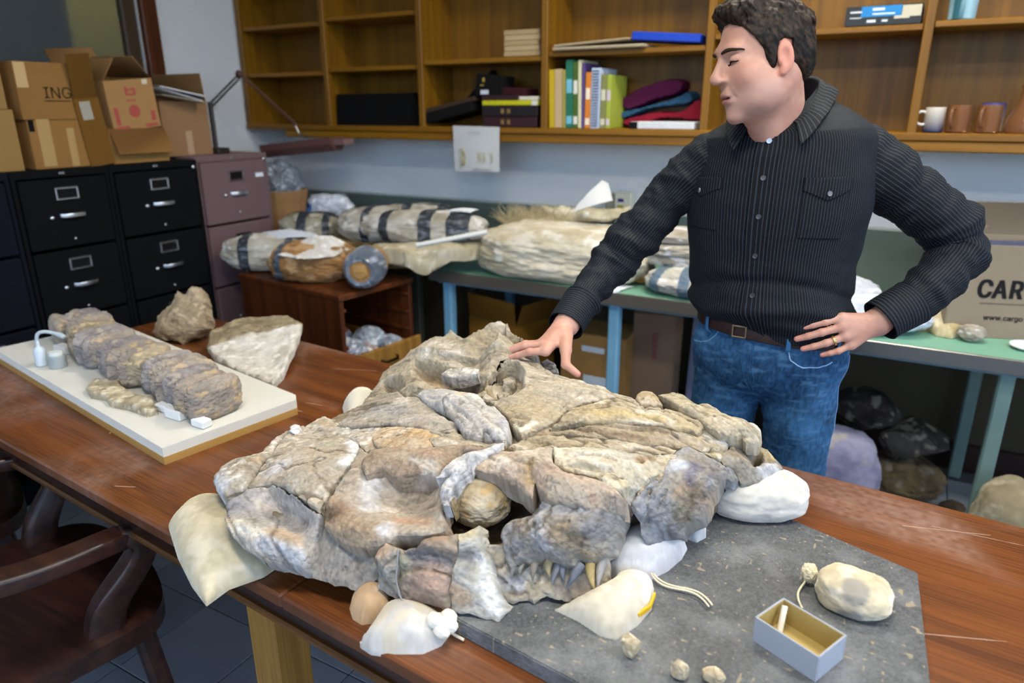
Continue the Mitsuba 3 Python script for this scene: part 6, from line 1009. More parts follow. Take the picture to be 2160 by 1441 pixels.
# front jaw fragment, leaning against the skull
jf = thing('jaw_fragment', 'front lower jaw fragment with a dark grey groove, above the white tied sandbag', 'fossil')
_sk, sk = sk, jf
bone('left_piece', 50, [(-69,-332,331),(-61,-303,328),(-43,-305,329),(-26,-304,331),(-23,-325,324),(-24,-346,310),(-15,-373,294),(-23,-379,293),(-43,-377,297),(-62,-373,306),(-60,-355,315),(-63,-341,326)], [(-42,-321,340),(-36,-348,324)], cols=('#a08e72', '#8d8678', '#6f6a66'), t=0.035, edge=0.008, seed=50, amp=0.006, patches=[((-64,-317,315), 0.022, '#a9805a'), ((-60,-349,302), 0.02, '#7c8078')])
bone('middle_piece', 50, [(-24,-304,334),(5,-293,339),(3,-283,336),(18,-267,321),(44,-253,296),(55,-276,301),(58,-297,301),(58,-319,296),(59,-341,289),(66,-367,279),(41,-369,286),(19,-369,292),(-3,-376,294),(-13,-373,297),(-23,-348,312),(-21,-325,327)], [(18,-284,336),(27,-300,308),(3,-313,321),(25,-328,316),(50,-344,300),(2,-353,306)], cols=('#948a78', '#8d7a5e', '#9c7a5c'), t=0.035, edge=0.006, seed=51, amp=0.006, streak=0.1,
    patches=[([(1,-303,316),(47,-291,284)], 0.016, '#4d5260'), ([(14,-336,291),(43,-333,278)], 0.03, '#97735c'), ([(-2,-283,317),(29,-264,288)], 0.014, '#8a6c4c'), ([(-6,-372,278),(48,-364,266)], 0.014, '#7d5f48'), ((-16,-325,308), 0.016, '#a8a27e')])
bone('right_piece', 50, [(44,-253,296),(59,-237,278),(64,-231,272),(78,-252,274),(93,-274,265),(103,-297,259),(118,-310,253),(134,-334,254),(143,-340,252),(142,-359,256),(114,-360,264),(90,-362,272),(67,-367,279),(59,-340,288),(58,-319,296),(59,-297,300),(56,-275,300)], [(65,-260,291),(68,-281,272),(87,-305,281),(96,-335,275)], cols=('#a3a092', '#959080', '#7f8388'), t=0.035, edge=0.006, seed=52, amp=0.006, streak=-0.2,
    patches=[([(54,-284,277),(79,-279,252)], 0.014, '#5a5c64'), ([(42,-256,275),(56,-241,258)], 0.016, '#b0a06a'), ([(62,-341,265),(77,-343,258)], 0.02, '#8f7048'), ([(82,-275,249),(105,-313,238),(131,-343,237)], 0.012, '#c3c4be'), ((74,-299,260), 0.014, '#74787e')])
add('glue_line', [tube(np.array([(skf(50) @ np.array([*(np.array(p) / 1000.0 + [0, 0, 0.008]), 1]))[:3] for p in [(-23,-305,337),(-20,-325,330),(-22,-348,315),(-14,-369,302),(-4,-378,297)]]), 0.0013, 6)], '#8a8c8e', 'mat_satin', jf, smooth=True)
sk = _sk

# ---------------------------------------------------------------- the man
def snet(f, lo, hi, h, B=8):
    """Surface of the zero level of f(points) by surface nets, evaluated only near the surface."""
    lo = np.array(lo, float); n = (np.ceil((np.array(hi, float) - lo) / h / B).astype(int)) * B
    nb = n // B
    bi = np.stack(np.meshgrid(*[np.arange(k) for k in nb], indexing='ij'), -1).reshape(-1, 3)
    fc = f(lo + (bi * B + B / 2) * h)
    G = np.repeat(np.repeat(np.repeat(np.where(fc < 0, -1.0, 1.0).astype(np.float32).reshape(nb), B, 0), B, 1), B, 2)
    act = bi[np.abs(fc) < B * h * 1.15]
    o = np.stack(np.meshgrid(*[np.arange(B)] * 3, indexing='ij'), -1).reshape(-1, 3)
    for s in range(0, len(act), 4000):
        q = (act[s:s + 4000, None] * B + o[None]).reshape(-1, 3)
        G[q[:, 0], q[:, 1], q[:, 2]] = f(lo + q * h)
    S = G < 0
    C = np.zeros(np.array(S.shape) - 1, np.int8)
    for d in np.ndindex(2, 2, 2): C += S[d[0]:S.shape[0] - 1 + d[0], d[1]:S.shape[1] - 1 + d[1], d[2]:S.shape[2] - 1 + d[2]]
    cell = np.argwhere((C > 0) & (C < 8)); idx = -np.ones(C.shape, np.int32); idx[tuple(cell.T)] = np.arange(len(cell))
    acc, cnt = np.zeros((len(cell), 3)), np.zeros(len(cell))
    cor = [np.array(d) for d in np.ndindex(2, 2, 2)]
    for a in cor:
        for k in range(3):
            if a[k] == 0:
                b = a.copy(); b[k] = 1
                va, vb = G[tuple((cell + a).T)], G[tuple((cell + b).T)]
                m = (va < 0) != (vb < 0); t = va[m] / (va[m] - vb[m])
                acc[m] += a + t[:, None] * (b - a); cnt[m] += 1
    V = lo + (cell + acc / cnt[:, None]) * h
    F = []
    for k in range(3):
        sl0 = [slice(None)] * 3; sl1 = [slice(None)] * 3; sl0[k] = slice(0, -1); sl1[k] = slice(1, None)
        e = np.argwhere(S[tuple(sl0)] != S[tuple(sl1)])
        u, w = (k + 1) % 3, (k + 2) % 3
        e = e[(e[:, u] > 0) & (e[:, w] > 0) & (e[:, u] < C.shape[u]) & (e[:, w] < C.shape[w]) & (e[:, k] < C.shape[k])]
        def at(du, dw):
            q = e.copy(); q[:, u] -= du; q[:, w] -= dw; return idx[tuple(q.T)]
        a, b, cc, d = at(1, 1), at(0, 1), at(0, 0), at(1, 0)
        ins = S[tuple(e.T)]
        q = np.where(ins[:, None], np.c_[a, b, cc, d], np.c_[a, d, cc, b])
        F += [q[:, [0, 1, 2]], q[:, [0, 2, 3]]]
    F = np.vstack(F); F = F[(F >= 0).all(1)]
    return trimesh.Trimesh(V, F, process=False)
def smin(a, b, k):
    hh = np.clip(0.5 + 0.5 * (b - a) / k, 0, 1); return b + (a - b) * hh - k * hh * (1 - hh)
def ell(p, ctr, r):
    q = (p - np.asarray(ctr)) / np.asarray(r); k0 = np.linalg.norm(q, axis=1); k1 = np.linalg.norm(q / np.asarray(r), axis=1); return k0 * (k0 - 1) / (k1 + 1e-9)
def cone(p, a, b, ra, rb):
    a, b = np.asarray(a, float), np.asarray(b, float); ab = b - a; t = np.clip((p - a) @ ab / (ab @ ab), 0, 1)
    return np.linalg.norm(p - a - t[:, None] * ab, axis=1) - (ra + (rb - ra) * t)
def smooth_mesh(m, n=4):
    import scipy.sparse as sp
    e = m.edges_unique; N = len(m.vertices)
    A = sp.coo_matrix((np.ones(2 * len(e)), (np.r_[e[:, 0], e[:, 1]], np.r_[e[:, 1], e[:, 0]])), shape=(N, N)).tocsr()
    A = sp.diags(1.0 / np.maximum(np.asarray(A.sum(1)).ravel(), 1)) @ A
    v = np.array(m.vertices)
    for k in range(n):
        v = v + 0.5 * (A @ v - v); v = v - 0.52 * (A @ v - v)
    return trimesh.Trimesh(v, m.faces, process=False)
man = thing('person', 'man in dark pinstriped shirt and jeans, one hand on the skull, other on hip', 'person')
HM = np.array([[-0.6071, -0.7656, -0.2129], [0.7897, -0.611, -0.0552], [-0.0878, -0.2016, 0.9755]])
HO = np.array([-0.3367, 1.7314, 1.6474])
def hl(p): return (p - HO) @ HM            # world -> head: x his right, y forward, z up
def hw(p): return np.asarray(p, float) @ HM.T + HO
shR, elR, wrR = (-0.465, 1.845, 1.42), (-0.668, 1.745, 1.165), (-0.705, 1.535, 1.035)
shL, elL, wrL = (-0.125, 1.875, 1.43), (0.118, 1.965, 1.245), (-0.025, 1.79, 1.072)
HZ = 0.006
RF = [[(-0.700, 1.408, 1.003), (-0.738, 1.398, 0.998), (-0.768, 1.394, 0.985), (-0.795, 1.391, 0.972)], [(-0.718, 1.428, 1.008), (-0.762, 1.418, 1.003), (-0.795, 1.412, 0.988), (-0.824, 1.408, 0.973)], [(-0.733, 1.45, 1.004), (-0.773, 1.444, 0.999), (-0.802, 1.44, 0.986), (-0.828, 1.438, 0.972)], [(-0.742, 1.474, 0.996), (-0.772, 1.473, 0.988), (-0.793, 1.472, 0.978), (-0.812, 1.472, 0.970)]]
RT = [(-0.690, 1.49, 1.02), (-0.659, 1.432, 1.005), (-0.640, 1.392, 0.985), (-0.607, 1.385, 0.970)]
LF = [[(-0.100, 1.748, 1.083), (-0.134, 1.733, 1.072), (-0.158, 1.729, 1.062), (-0.178, 1.728, 1.053)], [(-0.096, 1.742, 1.063), (-0.137, 1.728, 1.047), (-0.165, 1.725, 1.034), (-0.189, 1.726, 1.023)], [(-0.085, 1.744, 1.042), (-0.124, 1.73, 1.022), (-0.150, 1.727, 1.010), (-0.173, 1.728, 1.000)], [(-0.072, 1.752, 1.020), (-0.097, 1.739, 1.004), (-0.114, 1.735, 0.997), (-0.130, 1.735, 0.990)]]
LT = [(-0.04, 1.80, 1.070), (-0.068, 1.835, 1.058), (-0.098, 1.868, 1.045), (-0.115, 1.885, 1.038)]
rad = [0.0098, 0.0088, 0.0080, 0.0068]
def hand_sdf(p, wrist, fing, thumb, elbow):
    w = np.asarray(wrist, float)
    d = cone(p, elbow, w, 0.028, 0.0265)
    d = smin(d, cone(p, w, w + (np.asarray(elbow) - w) * 0.02, 0.028, 0.028), 0.02)
    for k, f_ in enumerate(fing):
        d = smin(d, cone(p, w + (np.asarray(f_[0]) - w) * 0.15, f_[0], 0.019, 0.0125), 0.014)
    df = np.full(len(p), 9.0)
    for k, f_ in enumerate(fing):
        s = (1.0, 1.03, 0.97, 0.85)[k]; one_ = np.full(len(p), 9.0)
        for a, b, ra, rb in zip(f_[:-1], f_[1:], rad[:-1], rad[1:]): one_ = smin(one_, cone(p, a, b, ra * s, rb * s), 0.003)
        one_ = smin(one_, np.linalg.norm(p - np.asarray(f_[1]), axis=1) - rad[1] * s * 1.04, 0.003)
        df = np.minimum(df, one_)
    d = smin(d, df, 0.006)
    dt = smin(cone(p, thumb[0], thumb[1], 0.021, 0.0135), smin(cone(p, thumb[1], thumb[2], 0.0125, 0.0108), cone(p, thumb[2], thumb[3], 0.0105, 0.0082), 0.004), 0.008)
    return smin(d, dt, 0.012)
def head_sdf(q):
    d = ell(q, (0, -0.014, 0.045), (0.075, 0.098, 0.084))
    d = smin(d, ell(q, (0, 0.028, -0.03), (0.062, 0.068, 0.082)), 0.03)
    d = smin(d, ell(q, (0, 0.042, -0.078), (0.048, 0.046, 0.036)), 0.03)
    for s in (-1, 1):
        d = smin(d, ell(q, (s * 0.046, 0.018, -0.062), (0.024, 0.042, 0.040)), 0.03)
        d = smin(d, ell(q, (s * 0.042, 0.058, -0.022), (0.024, 0.024, 0.022)), 0.025)
    d = smin(d, ell(q, (0, 0.079, -0.106), (0.022, 0.016, 0.016)), 0.02)
    d = smin(d, ell(q, (0, 0.075, 0.035), (0.052, 0.022, 0.014)), 0.02)
    ax = np.abs(q[:, 0]); qa = np.c_[ax, q[:, 1:]]
    sock = ell(qa, (0.033, 0.105, 0.014), (0.020, 0.022, 0.013)); d = -smin(-d, sock, 0.014)
    d = smin(d, ell(qa, (0.032, 0.0715, 0.013), (0.0165, 0.0165, 0.0135)), 0.004)
    lid = ell(qa, (0.032, 0.087, 0.0065), (0.017, 0.008, 0.0018)); d = -smin(-d, lid, 0.003)
    nose = cone(q, (0, 0.086, 0.026), (0, 0.110, -0.014), 0.0085, 0.0105)
    nose = smin(nose, ell(q, (0, 0.110, -0.021), (0.0125, 0.0125, 0.0105)), 0.012)
    nose = smin(nose, ell(qa, (0.0125, 0.100, -0.026), (0.0085, 0.0105, 0.008)), 0.006)
    d = smin(d, nose, 0.009)
    nos = ell(qa, (0.0065, 0.107, -0.0335), (0.004, 0.006, 0.004)); d = -smin(-d, nos, 0.003)
    d = smin(d, ell(q, (0, 0.087, -0.054), (0.026, 0.013, 0.010)), 0.012)
    d = smin(d, ell(q, (0, 0.0945, -0.0575), (0.020, 0.0075, 0.0050)), 0.004)
    d = smin(d, ell(q, (0, 0.0920, -0.0705), (0.019, 0.0095, 0.0068)), 0.005)
    mouth = ell(q, (0, 0.102, -0.0632), (0.025, 0.014, 0.0016)); d = -smin(-d, mouth, 0.0025)
    groove = cone(qa, (0.017, 0.104, -0.032), (0.031, 0.088, -0.066), 0.002, 0.002); d = -smin(-d, groove, 0.009)
    # ears
    ear = ell(qa, (0.0765, -0.014, -0.004), (0.0075, 0.0185, 0.032))
    bowl = ell(qa, (0.086, -0.010, -0.006), (0.0085, 0.0105, 0.020)); ear = -smin(-ear, bowl, 0.004)
    ear = smin(ear, ell(qa, (0.079, 0.001, -0.012), (0.004, 0.004, 0.007)), 0.004)
    ear = smin(ear, ell(qa, (0.074, -0.006, -0.034), (0.006, 0.009, 0.009)), 0.006)
    return smin(d, ear, 0.006)
neckT, neckB = hw((0, -0.028, -0.045)), np.array([-0.300, 1.835, 1.47])
def body_sdf(p):
    d = np.full(len(p), 1.0)
    m = np.linalg.norm(p - HO, axis=1) < 0.24
    if m.any(): d[m] = np.minimum(d[m], head_sdf(hl(p[m])))
    d = smin(d, cone(p, neckT, neckB, 0.056, 0.064), 0.03)
    d = smin(d, cone(p, hw((0, 0.02, -0.09)), neckB + [0.0, -0.03, -0.02], 0.035, 0.045), 0.03)
    tor = ell(p, (-0.29, 1.85, 1.27), (0.165, 0.10, 0.25)); tor = smin(tor, cone(p, (-0.40, 1.85, 1.405), (-0.19, 1.865, 1.42), 0.05, 0.05), 0.05)
    tor = smin(tor, ell(p, (-0.28, 1.86, 1.02), (0.145, 0.09, 0.12)), 0.05)
    d = smin(d, tor, 0.04)
    d = smin(d, cone(p, shR, elR, 0.038, 0.028), 0.03); d = smin(d, cone(p, shL, elL, 0.038, 0.028), 0.03)
    mR = np.linalg.norm(p - np.array(wrR), axis=1) < 0.30
    if mR.any(): d[mR] = smin(d[mR], hand_sdf(p[mR], wrR, RF, RT, elR), 0.004)
    mL = np.linalg.norm(p - np.array(wrL), axis=1) < 0.27
    if mL.any():
        hd = hand_sdf(p[mL], wrL, LF, LT, elL); d[mL] = np.minimum(d[mL], hd)
    return d
B_ = snet(body_sdf, (-0.90, 1.33, 0.90), (0.20, 2.06, 1.80), 0.0026)
B_ = smooth_mesh(B_, 3)
bv = np.array(B_.vertices); bn = np.array(B_.vertex_normals)
def skin(v):
    q = hl(v); col = mixc(c('#bd917e'), c('#b08270'), (meshkit.fbm(v * 30, 3, 2) - 0.35) / 0.3)
    hd = np.linalg.norm(v - HO, axis=1) < 0.2
    k = np.clip(1 - np.sqrt((q[:, 0] / 0.024) ** 2 + ((q[:, 1] - 0.095) / 0.02) ** 2 + ((q[:, 2] + 0.0638) / 0.0125) ** 2), 0, 1) * hd; col = mixc(col, c('#98403f'), np.clip(k * 3.5, 0, 1) * 0.9)
    k = np.exp(-((q[:, 2] + 0.0632) / 0.0022) ** 2) * (np.abs(q[:, 0]) < 0.019) * (q[:, 1] > 0.075) * hd; col = mixc(col, c('#3d1512'), k * 0.8)
    k = np.exp(-(((np.abs(q[:, 0]) - 0.045) / 0.02) ** 2 + ((q[:, 1] - 0.06) / 0.03) ** 2 + ((q[:, 2] + 0.022) / 0.02) ** 2)) * hd; col = mixc(col, c('#c07a68'), k * 0.5)
    k = hd * np.clip((-0.035 - q[:, 2]) / 0.02, 0, 1) * np.clip((q[:, 1] + 0.01) / 0.02, 0, 1) * np.clip((0.125 + q[:, 2]) / 0.02, 0, 1); col = mixc(col, c('#a68a82'), k * 0.35)
    k = hd * (np.abs(q[:, 0]) > 0.070) * (np.abs(q[:, 1] + 0.013) < 0.022) * (np.abs(q[:, 2] + 0.004) < 0.04); col = mixc(col, c('#c67f6c'), k * 0.6)
    for f_ in RF + LF + [RT, LT]:
        dd = np.linalg.norm(v - np.array(f_[3]), axis=1); col = mixc(col, c('#cf8274'), np.clip(1 - dd / 0.02, 0, 1) * 0.7)
        for j in (1, 2): dd = np.linalg.norm(v - np.array(f_[j]), axis=1); col = mixc(col, c('#b97664'), np.clip(1 - dd / 0.012, 0, 1) * 0.5)
    return col
add('body', B_, skin(bv), 'mat_skin', man, smooth=True, label='face, neck and hands, light skin')
KT = cKDTree(bv)
def on_face(pts, off=0.0):
    from scipy.ndimage import gaussian_filter1d
    w = hw(pts); i = KT.query(w, k=6)[1]; return gaussian_filter1d((bv[i] + bn[i] * off).mean(1), 1.0, axis=0, mode='nearest')
def ribbon(pts, w, h, **k): return bar(pts, w, h, **k)
for s in (-1, 1):
    e = on_face(spline([(s * 0.014, 0.098, 0.029), (s * 0.030, 0.094, 0.034), (s * 0.046, 0.082, 0.033), (s * 0.058, 0.064, 0.026)], 14), 0.0005)
    add('eyebrow', tube(spline(e, 18), np.r_[np.linspace(0.0028, 0.0042, 6), np.linspace(0.0042, 0.0016, 12)], 7), stone('#2a1f18', '#3a2c22', None, 300, 2), 'mat_rough', man, smooth=True)
    e = on_face(spline([(s * 0.0175, 0.088, 0.0065), (s * 0.028, 0.091, 0.0050), (s * 0.040, 0.087, 0.0050), (s * 0.050, 0.077, 0.0075)], 24), 0.0006)
    add('eyelashes', tube(spline(e, 20), np.r_[np.linspace(0.0010, 0.0020, 10), np.linspace(0.0020, 0.0008, 10)], 6), '#1e1512', 'mat_rough', man, smooth=True)
# hair
scene['mat_hair'] = vcmat(0.6, 0.25)
def hair_sdf(p):
    q = hl(p); y, z, ax = q[:, 1], q[:, 2], np.abs(q[:, 0])
    d = ell(q, (0, -0.014, 0.047), (0.0815, 0.105, 0.0895))
    d = smin(d, ell(q, (0.0, 0.040, 0.112), (0.062, 0.050, 0.028)), 0.03)
    d = smin(d, ell(q, (0.0, -0.075, -0.01), (0.060, 0.038, 0.060)), 0.03)
    d = smin(d, ell(np.c_[ax, q[:, 1:]], (0.066, 0.012, 0.01), (0.0105, 0.012, 0.034)), 0.010)
    line = np.interp(y, [-0.12, -0.045, -0.040, -0.034, -0.002, 0.002, 0.021, 0.028, 0.045, 0.065, 0.078, 0.09, 0.12], [-0.062, -0.058, -0.03, 0.028, 0.030, -0.022, -0.020, 0.022, 0.054, 0.080, 0.096, 0.104, 0.106])
    line = line + 0.004 * np.sin(ax * 160)
    d = -smin(-d, -(line - z) * 0.75, 0.006) if False else np.maximum(d, (line - z) * 0.75)
    a1 = fbm(np.c_[q[:, 0] * 1.0, (y - 0.55 * z), z * 0.35 + y * 0.2] * 1.0, 62, 3, 4)
    a2 = fbm(np.c_[q[:, 0] * 0.8 + 0.3 * z, y * 1.0 + 0.4 * q[:, 0], z * 0.5], 140, 2, 6)
    return d + 0.022 * a1 * np.clip((z - 0.01) / 0.05, 0.15, 1) + 0.005 * a2
H_ = snet(hair_sdf, HO - 0.17, HO + 0.19, 0.0024); H_ = smooth_mesh(H_, 1)
hv = np.array(H_.vertices); hq = hl(hv)
hs = fbm(np.c_[hq[:, 0] * 0.9 + 0.3 * hq[:, 2], hq[:, 1] + 0.4 * hq[:, 0] - 0.5 * hq[:, 2], hq[:, 2] * 0.4], 210, 3, 6) + 0.6 * fbm(np.c_[hq[:, 0], hq[:, 1] - 0.55 * hq[:, 2], hq[:, 2] * 0.3], 60, 3, 4)
add('hair', H_, mixc(c('#0c0806'), c('#3a2c20'), (hs + 0.12) / 0.4), 'mat_hair', man, smooth=True, label='short dark brown wavy hair')
# ---- shirt
def sh_fn(per, dark, light):
    a, b = mi.Color3f(*map(float, c(dark))), mi.Color3f(*map(float, c(light)))
    def fn(p, n, uv):
        t = uv.x / per; t = t - dr.floor(t)
        s = mikit.smoothstep(0.66, 0.76, t) * mikit.smoothstep(1.0, 0.9, t)
        k = 0.75 + 0.5 * mikit.noise(uv.x * 900.0, uv.y * 900.0, 1.0)
        return mikit.mix(a, b, s * 0.85) * k
    return fn
scene['shirt'] = two({'type': 'principled', 'base_color': mikit.proc(sh_fn(0.0072, '#070a0f', '#29343f')), 'roughness': 0.75, 'specular': 0.25, 'sheen': 0.15})
#   z: centre x, centre y, half width, half depth
ZS = [0.985, 1.02, 1.05, 1.09, 1.14, 1.20, 1.27, 1.33, 1.38, 1.42, 1.46, 1.485, 1.505, 1.525, 1.545, 1.56, 1.572]
PR = np.array([(-0.272, 1.865, 0.172, 0.118), (-0.274, 1.862, 0.183, 0.128), (-0.279, 1.856, 0.197, 0.137), (-0.285, 1.852, 0.205, 0.139), (-0.289, 1.850, 0.203, 0.136), (-0.292, 1.848, 0.205, 0.134), (-0.293, 1.847, 0.212, 0.136), (-0.293, 1.846, 0.217, 0.136), (-0.294, 1.846, 0.218, 0.130), (-0.295, 1.846, 0.216, 0.123), (-0.295, 1.846, 0.212, 0.113), (-0.296, 1.846, 0.202, 0.106), (-0.297, 1.845, 0.180, 0.098), (-0.298, 1.844, 0.148, 0.09), (-0.299, 1.842, 0.11, 0.082), (-0.300, 1.84, 0.086, 0.077), (-0.301, 1.838, 0.074, 0.073)])
from scipy.interpolate import PchipInterpolator, CubicSpline
PF = PchipInterpolator(ZS, PR)
YAW = math.radians(-9.0)
def torso(th, z, off=0.0):
    """Point of the shirt at angle th (0 = front, growing towards his left) and height z."""
    q = PF(z); e = 0.86
    sx, cx = np.sin(th), np.cos(th)
    X = np.sign(sx) * np.abs(sx) ** e * q[..., 2]; Y = -np.sign(cx) * np.abs(cx) ** e * q[..., 3]
    r = np.stack([X, Y], -1); n = r / (np.linalg.norm(r, axis=-1, keepdims=True) + 1e-9)
    u = th * 0.19
    pn = np.stack([u, z, np.zeros_like(u)], -1).reshape(-1, 3)
    w = 0.010 * fbm(pn * [1.0, 1.0, 1] + 3, 9, 3, 21) + 0.016 * fbm(np.c_[pn[:, 0] * 0.5 + 0.45 * pn[:, 1], pn[:, 1] * 1.6, pn[:, 2]], 11, 3, 22) * np.clip((1.34 - pn[:, 1]) / 0.25, 0.15, 1)
    w += 0.010 * np.exp(-((pn[:, 1] - 1.075 - 0.02 * np.sin(pn[:, 0] * 14)) / 0.02) ** 2) - 0.008 * np.exp(-((pn[:, 1] - 1.125 - 0.03 * np.sin(pn[:, 0] * 9 + 1)) / 0.014) ** 2)
    w = w.reshape(u.shape) * np.clip((1.55 - z) / 0.08, 0.05, 1)
    p2 = r + n * (w + off)[..., None]
    ca, sa = math.cos(YAW), math.sin(YAW)
    x = p2[..., 0] * ca - p2[..., 1] * sa; y = p2[..., 0] * sa + p2[..., 1] * ca
    zz = z + 0.018 * np.clip((z - 1.25) / 0.2, 0, 1) * np.sin(th) - 0.05 * np.clip((z - 1.49) / 0.08, 0, 1) * np.clip(np.cos(th), 0, 1)
    return np.stack([q[..., 0] + x, q[..., 1] + y, zz], -1)
def grid(P, uv=None, closed=True):
    r, n = P.shape[:2]; f = []
    i, j = np.meshgrid(np.arange(r - 1), np.arange(n if closed else n - 1), indexing='ij'); j2 = (j + 1) % n
    a, b, cc, d = i * n + j, i * n + j2, (i + 1) * n + j2, (i + 1) * n + j
    f = np.vstack([np.stack([a, b, cc], -1).reshape(-1, 3), np.stack([a, cc, d], -1).reshape(-1, 3)])
    return trimesh.Trimesh(P.reshape(-1, 3), f, process=False)
def shirt(name, m, uv, parent=man, **k):
    key = name if parent is None else parent + '__' + name; b_ = key; i = 0
    while key in scene: i += 1; key = '%s_%03d' % (b_, i)
    scene[key] = mikit.ply(m, k.get('mat', 'shirt'), smooth=True, uv=uv)
    if k.get('label'): labels[key] = {'label': k['label']}
    return key
th = np.linspace(-np.pi, np.pi, 261); zz = np.linspace(1.0, 1.572, 200)
TH, ZZ = np.meshgrid(th, zz); Pt = torso(TH, ZZ)
mt = grid(Pt, closed=False)
front = Pt[:, 130]
shk = shirt('shirt', mt, np.c_[(TH * 0.2).ravel(), ZZ.ravel()], label='dark charcoal shirt with thin grey pinstripes')
def patch(name, th0, th1, z0, z1, off, shape=None, n=(26, 26), flip=0.0, parent=None):
    a, b = np.meshgrid(np.linspace(0, 1, n[0]), np.linspace(0, 1, n[1]))
    lo = np.full_like(a, z0) if shape is None else shape(a)
    Z = lo + (z1 - lo) * b; t = th0 + (th1 - th0) * a
    top = torso(t, Z, off); bot = torso(t, Z, off - 0.004)
    m1, m2 = grid(top, closed=False), grid(bot, closed=False)
    k = [np.r_[np.arange(n[0]), np.arange(1, n[1]) * n[0] + n[0] - 1, (n[1] - 1) * n[0] + np.arange(n[0] - 2, -1, -1), np.arange(n[1] - 2, 0, -1) * n[0]]][0]
    N = n[0] * n[1]; kk = np.roll(k, -1); side = np.vstack([np.c_[k, k + N, kk + N], np.c_[k, kk + N, kk]])
    m = trimesh.Trimesh(np.vstack([top.reshape(-1, 3), bot.reshape(-1, 3)]), np.vstack([m1.faces, m2.faces[:, ::-1] + N, side]), process=False)
    uv = np.c_[np.r_[(t * 0.2).ravel(), (t * 0.2).ravel()], np.r_[Z.ravel(), Z.ravel()]]
    return shirt(name, m, uv, parent or shk)
TP = 0.03
patch('placket', TP - 0.085, TP + 0.085, 1.0, 1.485, 0.003, n=(12, 120))
zb2 = lambda a: 1.368 - 0.022 * (1 - np.abs(2 * a - 1))
for t0, t1, dz in ((-0.93, -0.36, 0.0), (0.40, 0.97, 0.0)):
    patch('pocket', t0 + 0.02, t1 - 0.02, 1.265, 1.375, 0.0022, n=(30, 30))
    patch('pocket_flap', t0, t1, 1.36, 1.395, 0.0052, shape=zb2, n=(36, 14))
    tb = (t0 + t1) / 2; pb_ = torso(np.array(tb), np.array(1.362), 0.0062); nb_ = torso(np.array(tb), np.array(1.362), 0.02) - pb_; nb_ /= np.linalg.norm(nb_)
    add('button', put(lathe([(0.0001, 0.0022), (0.0035, 0.0018), (0.0056, 0.0024), (0.006, 0.0), (0.0001, -0.001)], 16), frame(pb_, nb_)), '#6d7176', 'mat_gloss', shk, smooth=40)
for z, cl_ in ((1.476, '#b8c9de'), (1.395, '#4c5055'), (1.308, '#3f4348'), (1.215, '#36393e'), (1.12, '#36393e')):
    pb_ = torso(np.array(TP), np.array(z), 0.004); nb_ = torso(np.array(TP), np.array(z), 0.02) - pb_; nb_ /= np.linalg.norm(nb_)
    add('button', put(lathe([(0.0001, 0.0024), (0.0035, 0.0018), (0.0058, 0.0026), (0.0062, 0.0), (0.0001, -0.001)], 16), frame(pb_, nb_)), cl_, 'mat_gloss', shk, smooth=40, label='pale blue top button' if z > 1.45 else None)
# sleeves
def sleeve(name, pts, radii, seed, folds, cuff_at):
    p = spline(pts, 120); n = 72
    s = np.linspace(0, 1, 120); r = PchipInterpolator(np.linspace(0, 1, len(radii)), radii)(s)
    t = np.gradient(p, axis=0); L = np.cumsum(np.r_[0, np.linalg.norm(np.diff(p, axis=0), axis=1)]); t /= np.linalg.norm(t, axis=1, keepdims=True)
    a = np.cross(t[0], [0, 1.0, 0]); A = []
    for i in range(120):
        a = a - t[i] * (a @ t[i]); a /= np.linalg.norm(a); A.append(a)
    A = np.array(A); Bv = np.cross(t, A); ph = np.linspace(0, 2 * np.pi, n + 1)
    R = np.repeat(r[:, None], n + 1, 1)
    pn = np.stack([np.cos(ph)[None, :] * 0.07 + 0 * L[:, None], np.sin(ph)[None, :] * 0.07 + 0 * L[:, None], np.repeat(L[:, None], n + 1, 1)], -1)
    w = 0.022 * fbm(pn.reshape(-1, 3) * [0.6, 0.6, 1.5], 18, 3, seed) + 0.008 * fbm(pn.reshape(-1, 3), 40, 3, seed + 1)
    R = R + w.reshape(R.shape) * np.clip(np.minimum(s / 0.08, (cuff_at - s) / 0.05), 0.1, 1)[:, None]
    for c0, amp, tilt, ph0, wd in folds: R = R + amp * np.exp(-((s[:, None] - c0 - tilt * np.cos(ph[None] - ph0)) / wd) ** 2) * (0.6 + 0.4 * np.cos(ph[None] - ph0))
    P = p[:, None] + R[..., None] * (np.cos(ph)[None, :, None] * A[:, None] + np.sin(ph)[None, :, None] * Bv[:, None])
    k = int(cuff_at * 119)
    u = np.repeat((ph * 0.06)[None], 120, 0); v_ = np.repeat(L[:, None], n + 1, 1)
    shirt(name, grid(P[:k + 1], closed=False), np.c_[u[:k + 1].ravel(), v_[:k + 1].ravel()], shk)
    # cuff: stripes run around it
    Pc = P[k - 3:]; cen = p[k - 3:, None]; Pc = cen + (Pc - cen) * (1.0 + 0.0035 / R[k - 3:, :, None])
    inn = cen + (Pc - cen) * 0.93
    Pc = np.concatenate([Pc, inn[::-1]], 0); vv = np.concatenate([v_[k - 3:], v_[k - 3:][::-1]], 0); uu = np.concatenate([u[k - 3:], u[k - 3:]], 0)
    shirt('cuff', grid(Pc, closed=False), np.c_[vv.ravel(), uu.ravel()], shk)
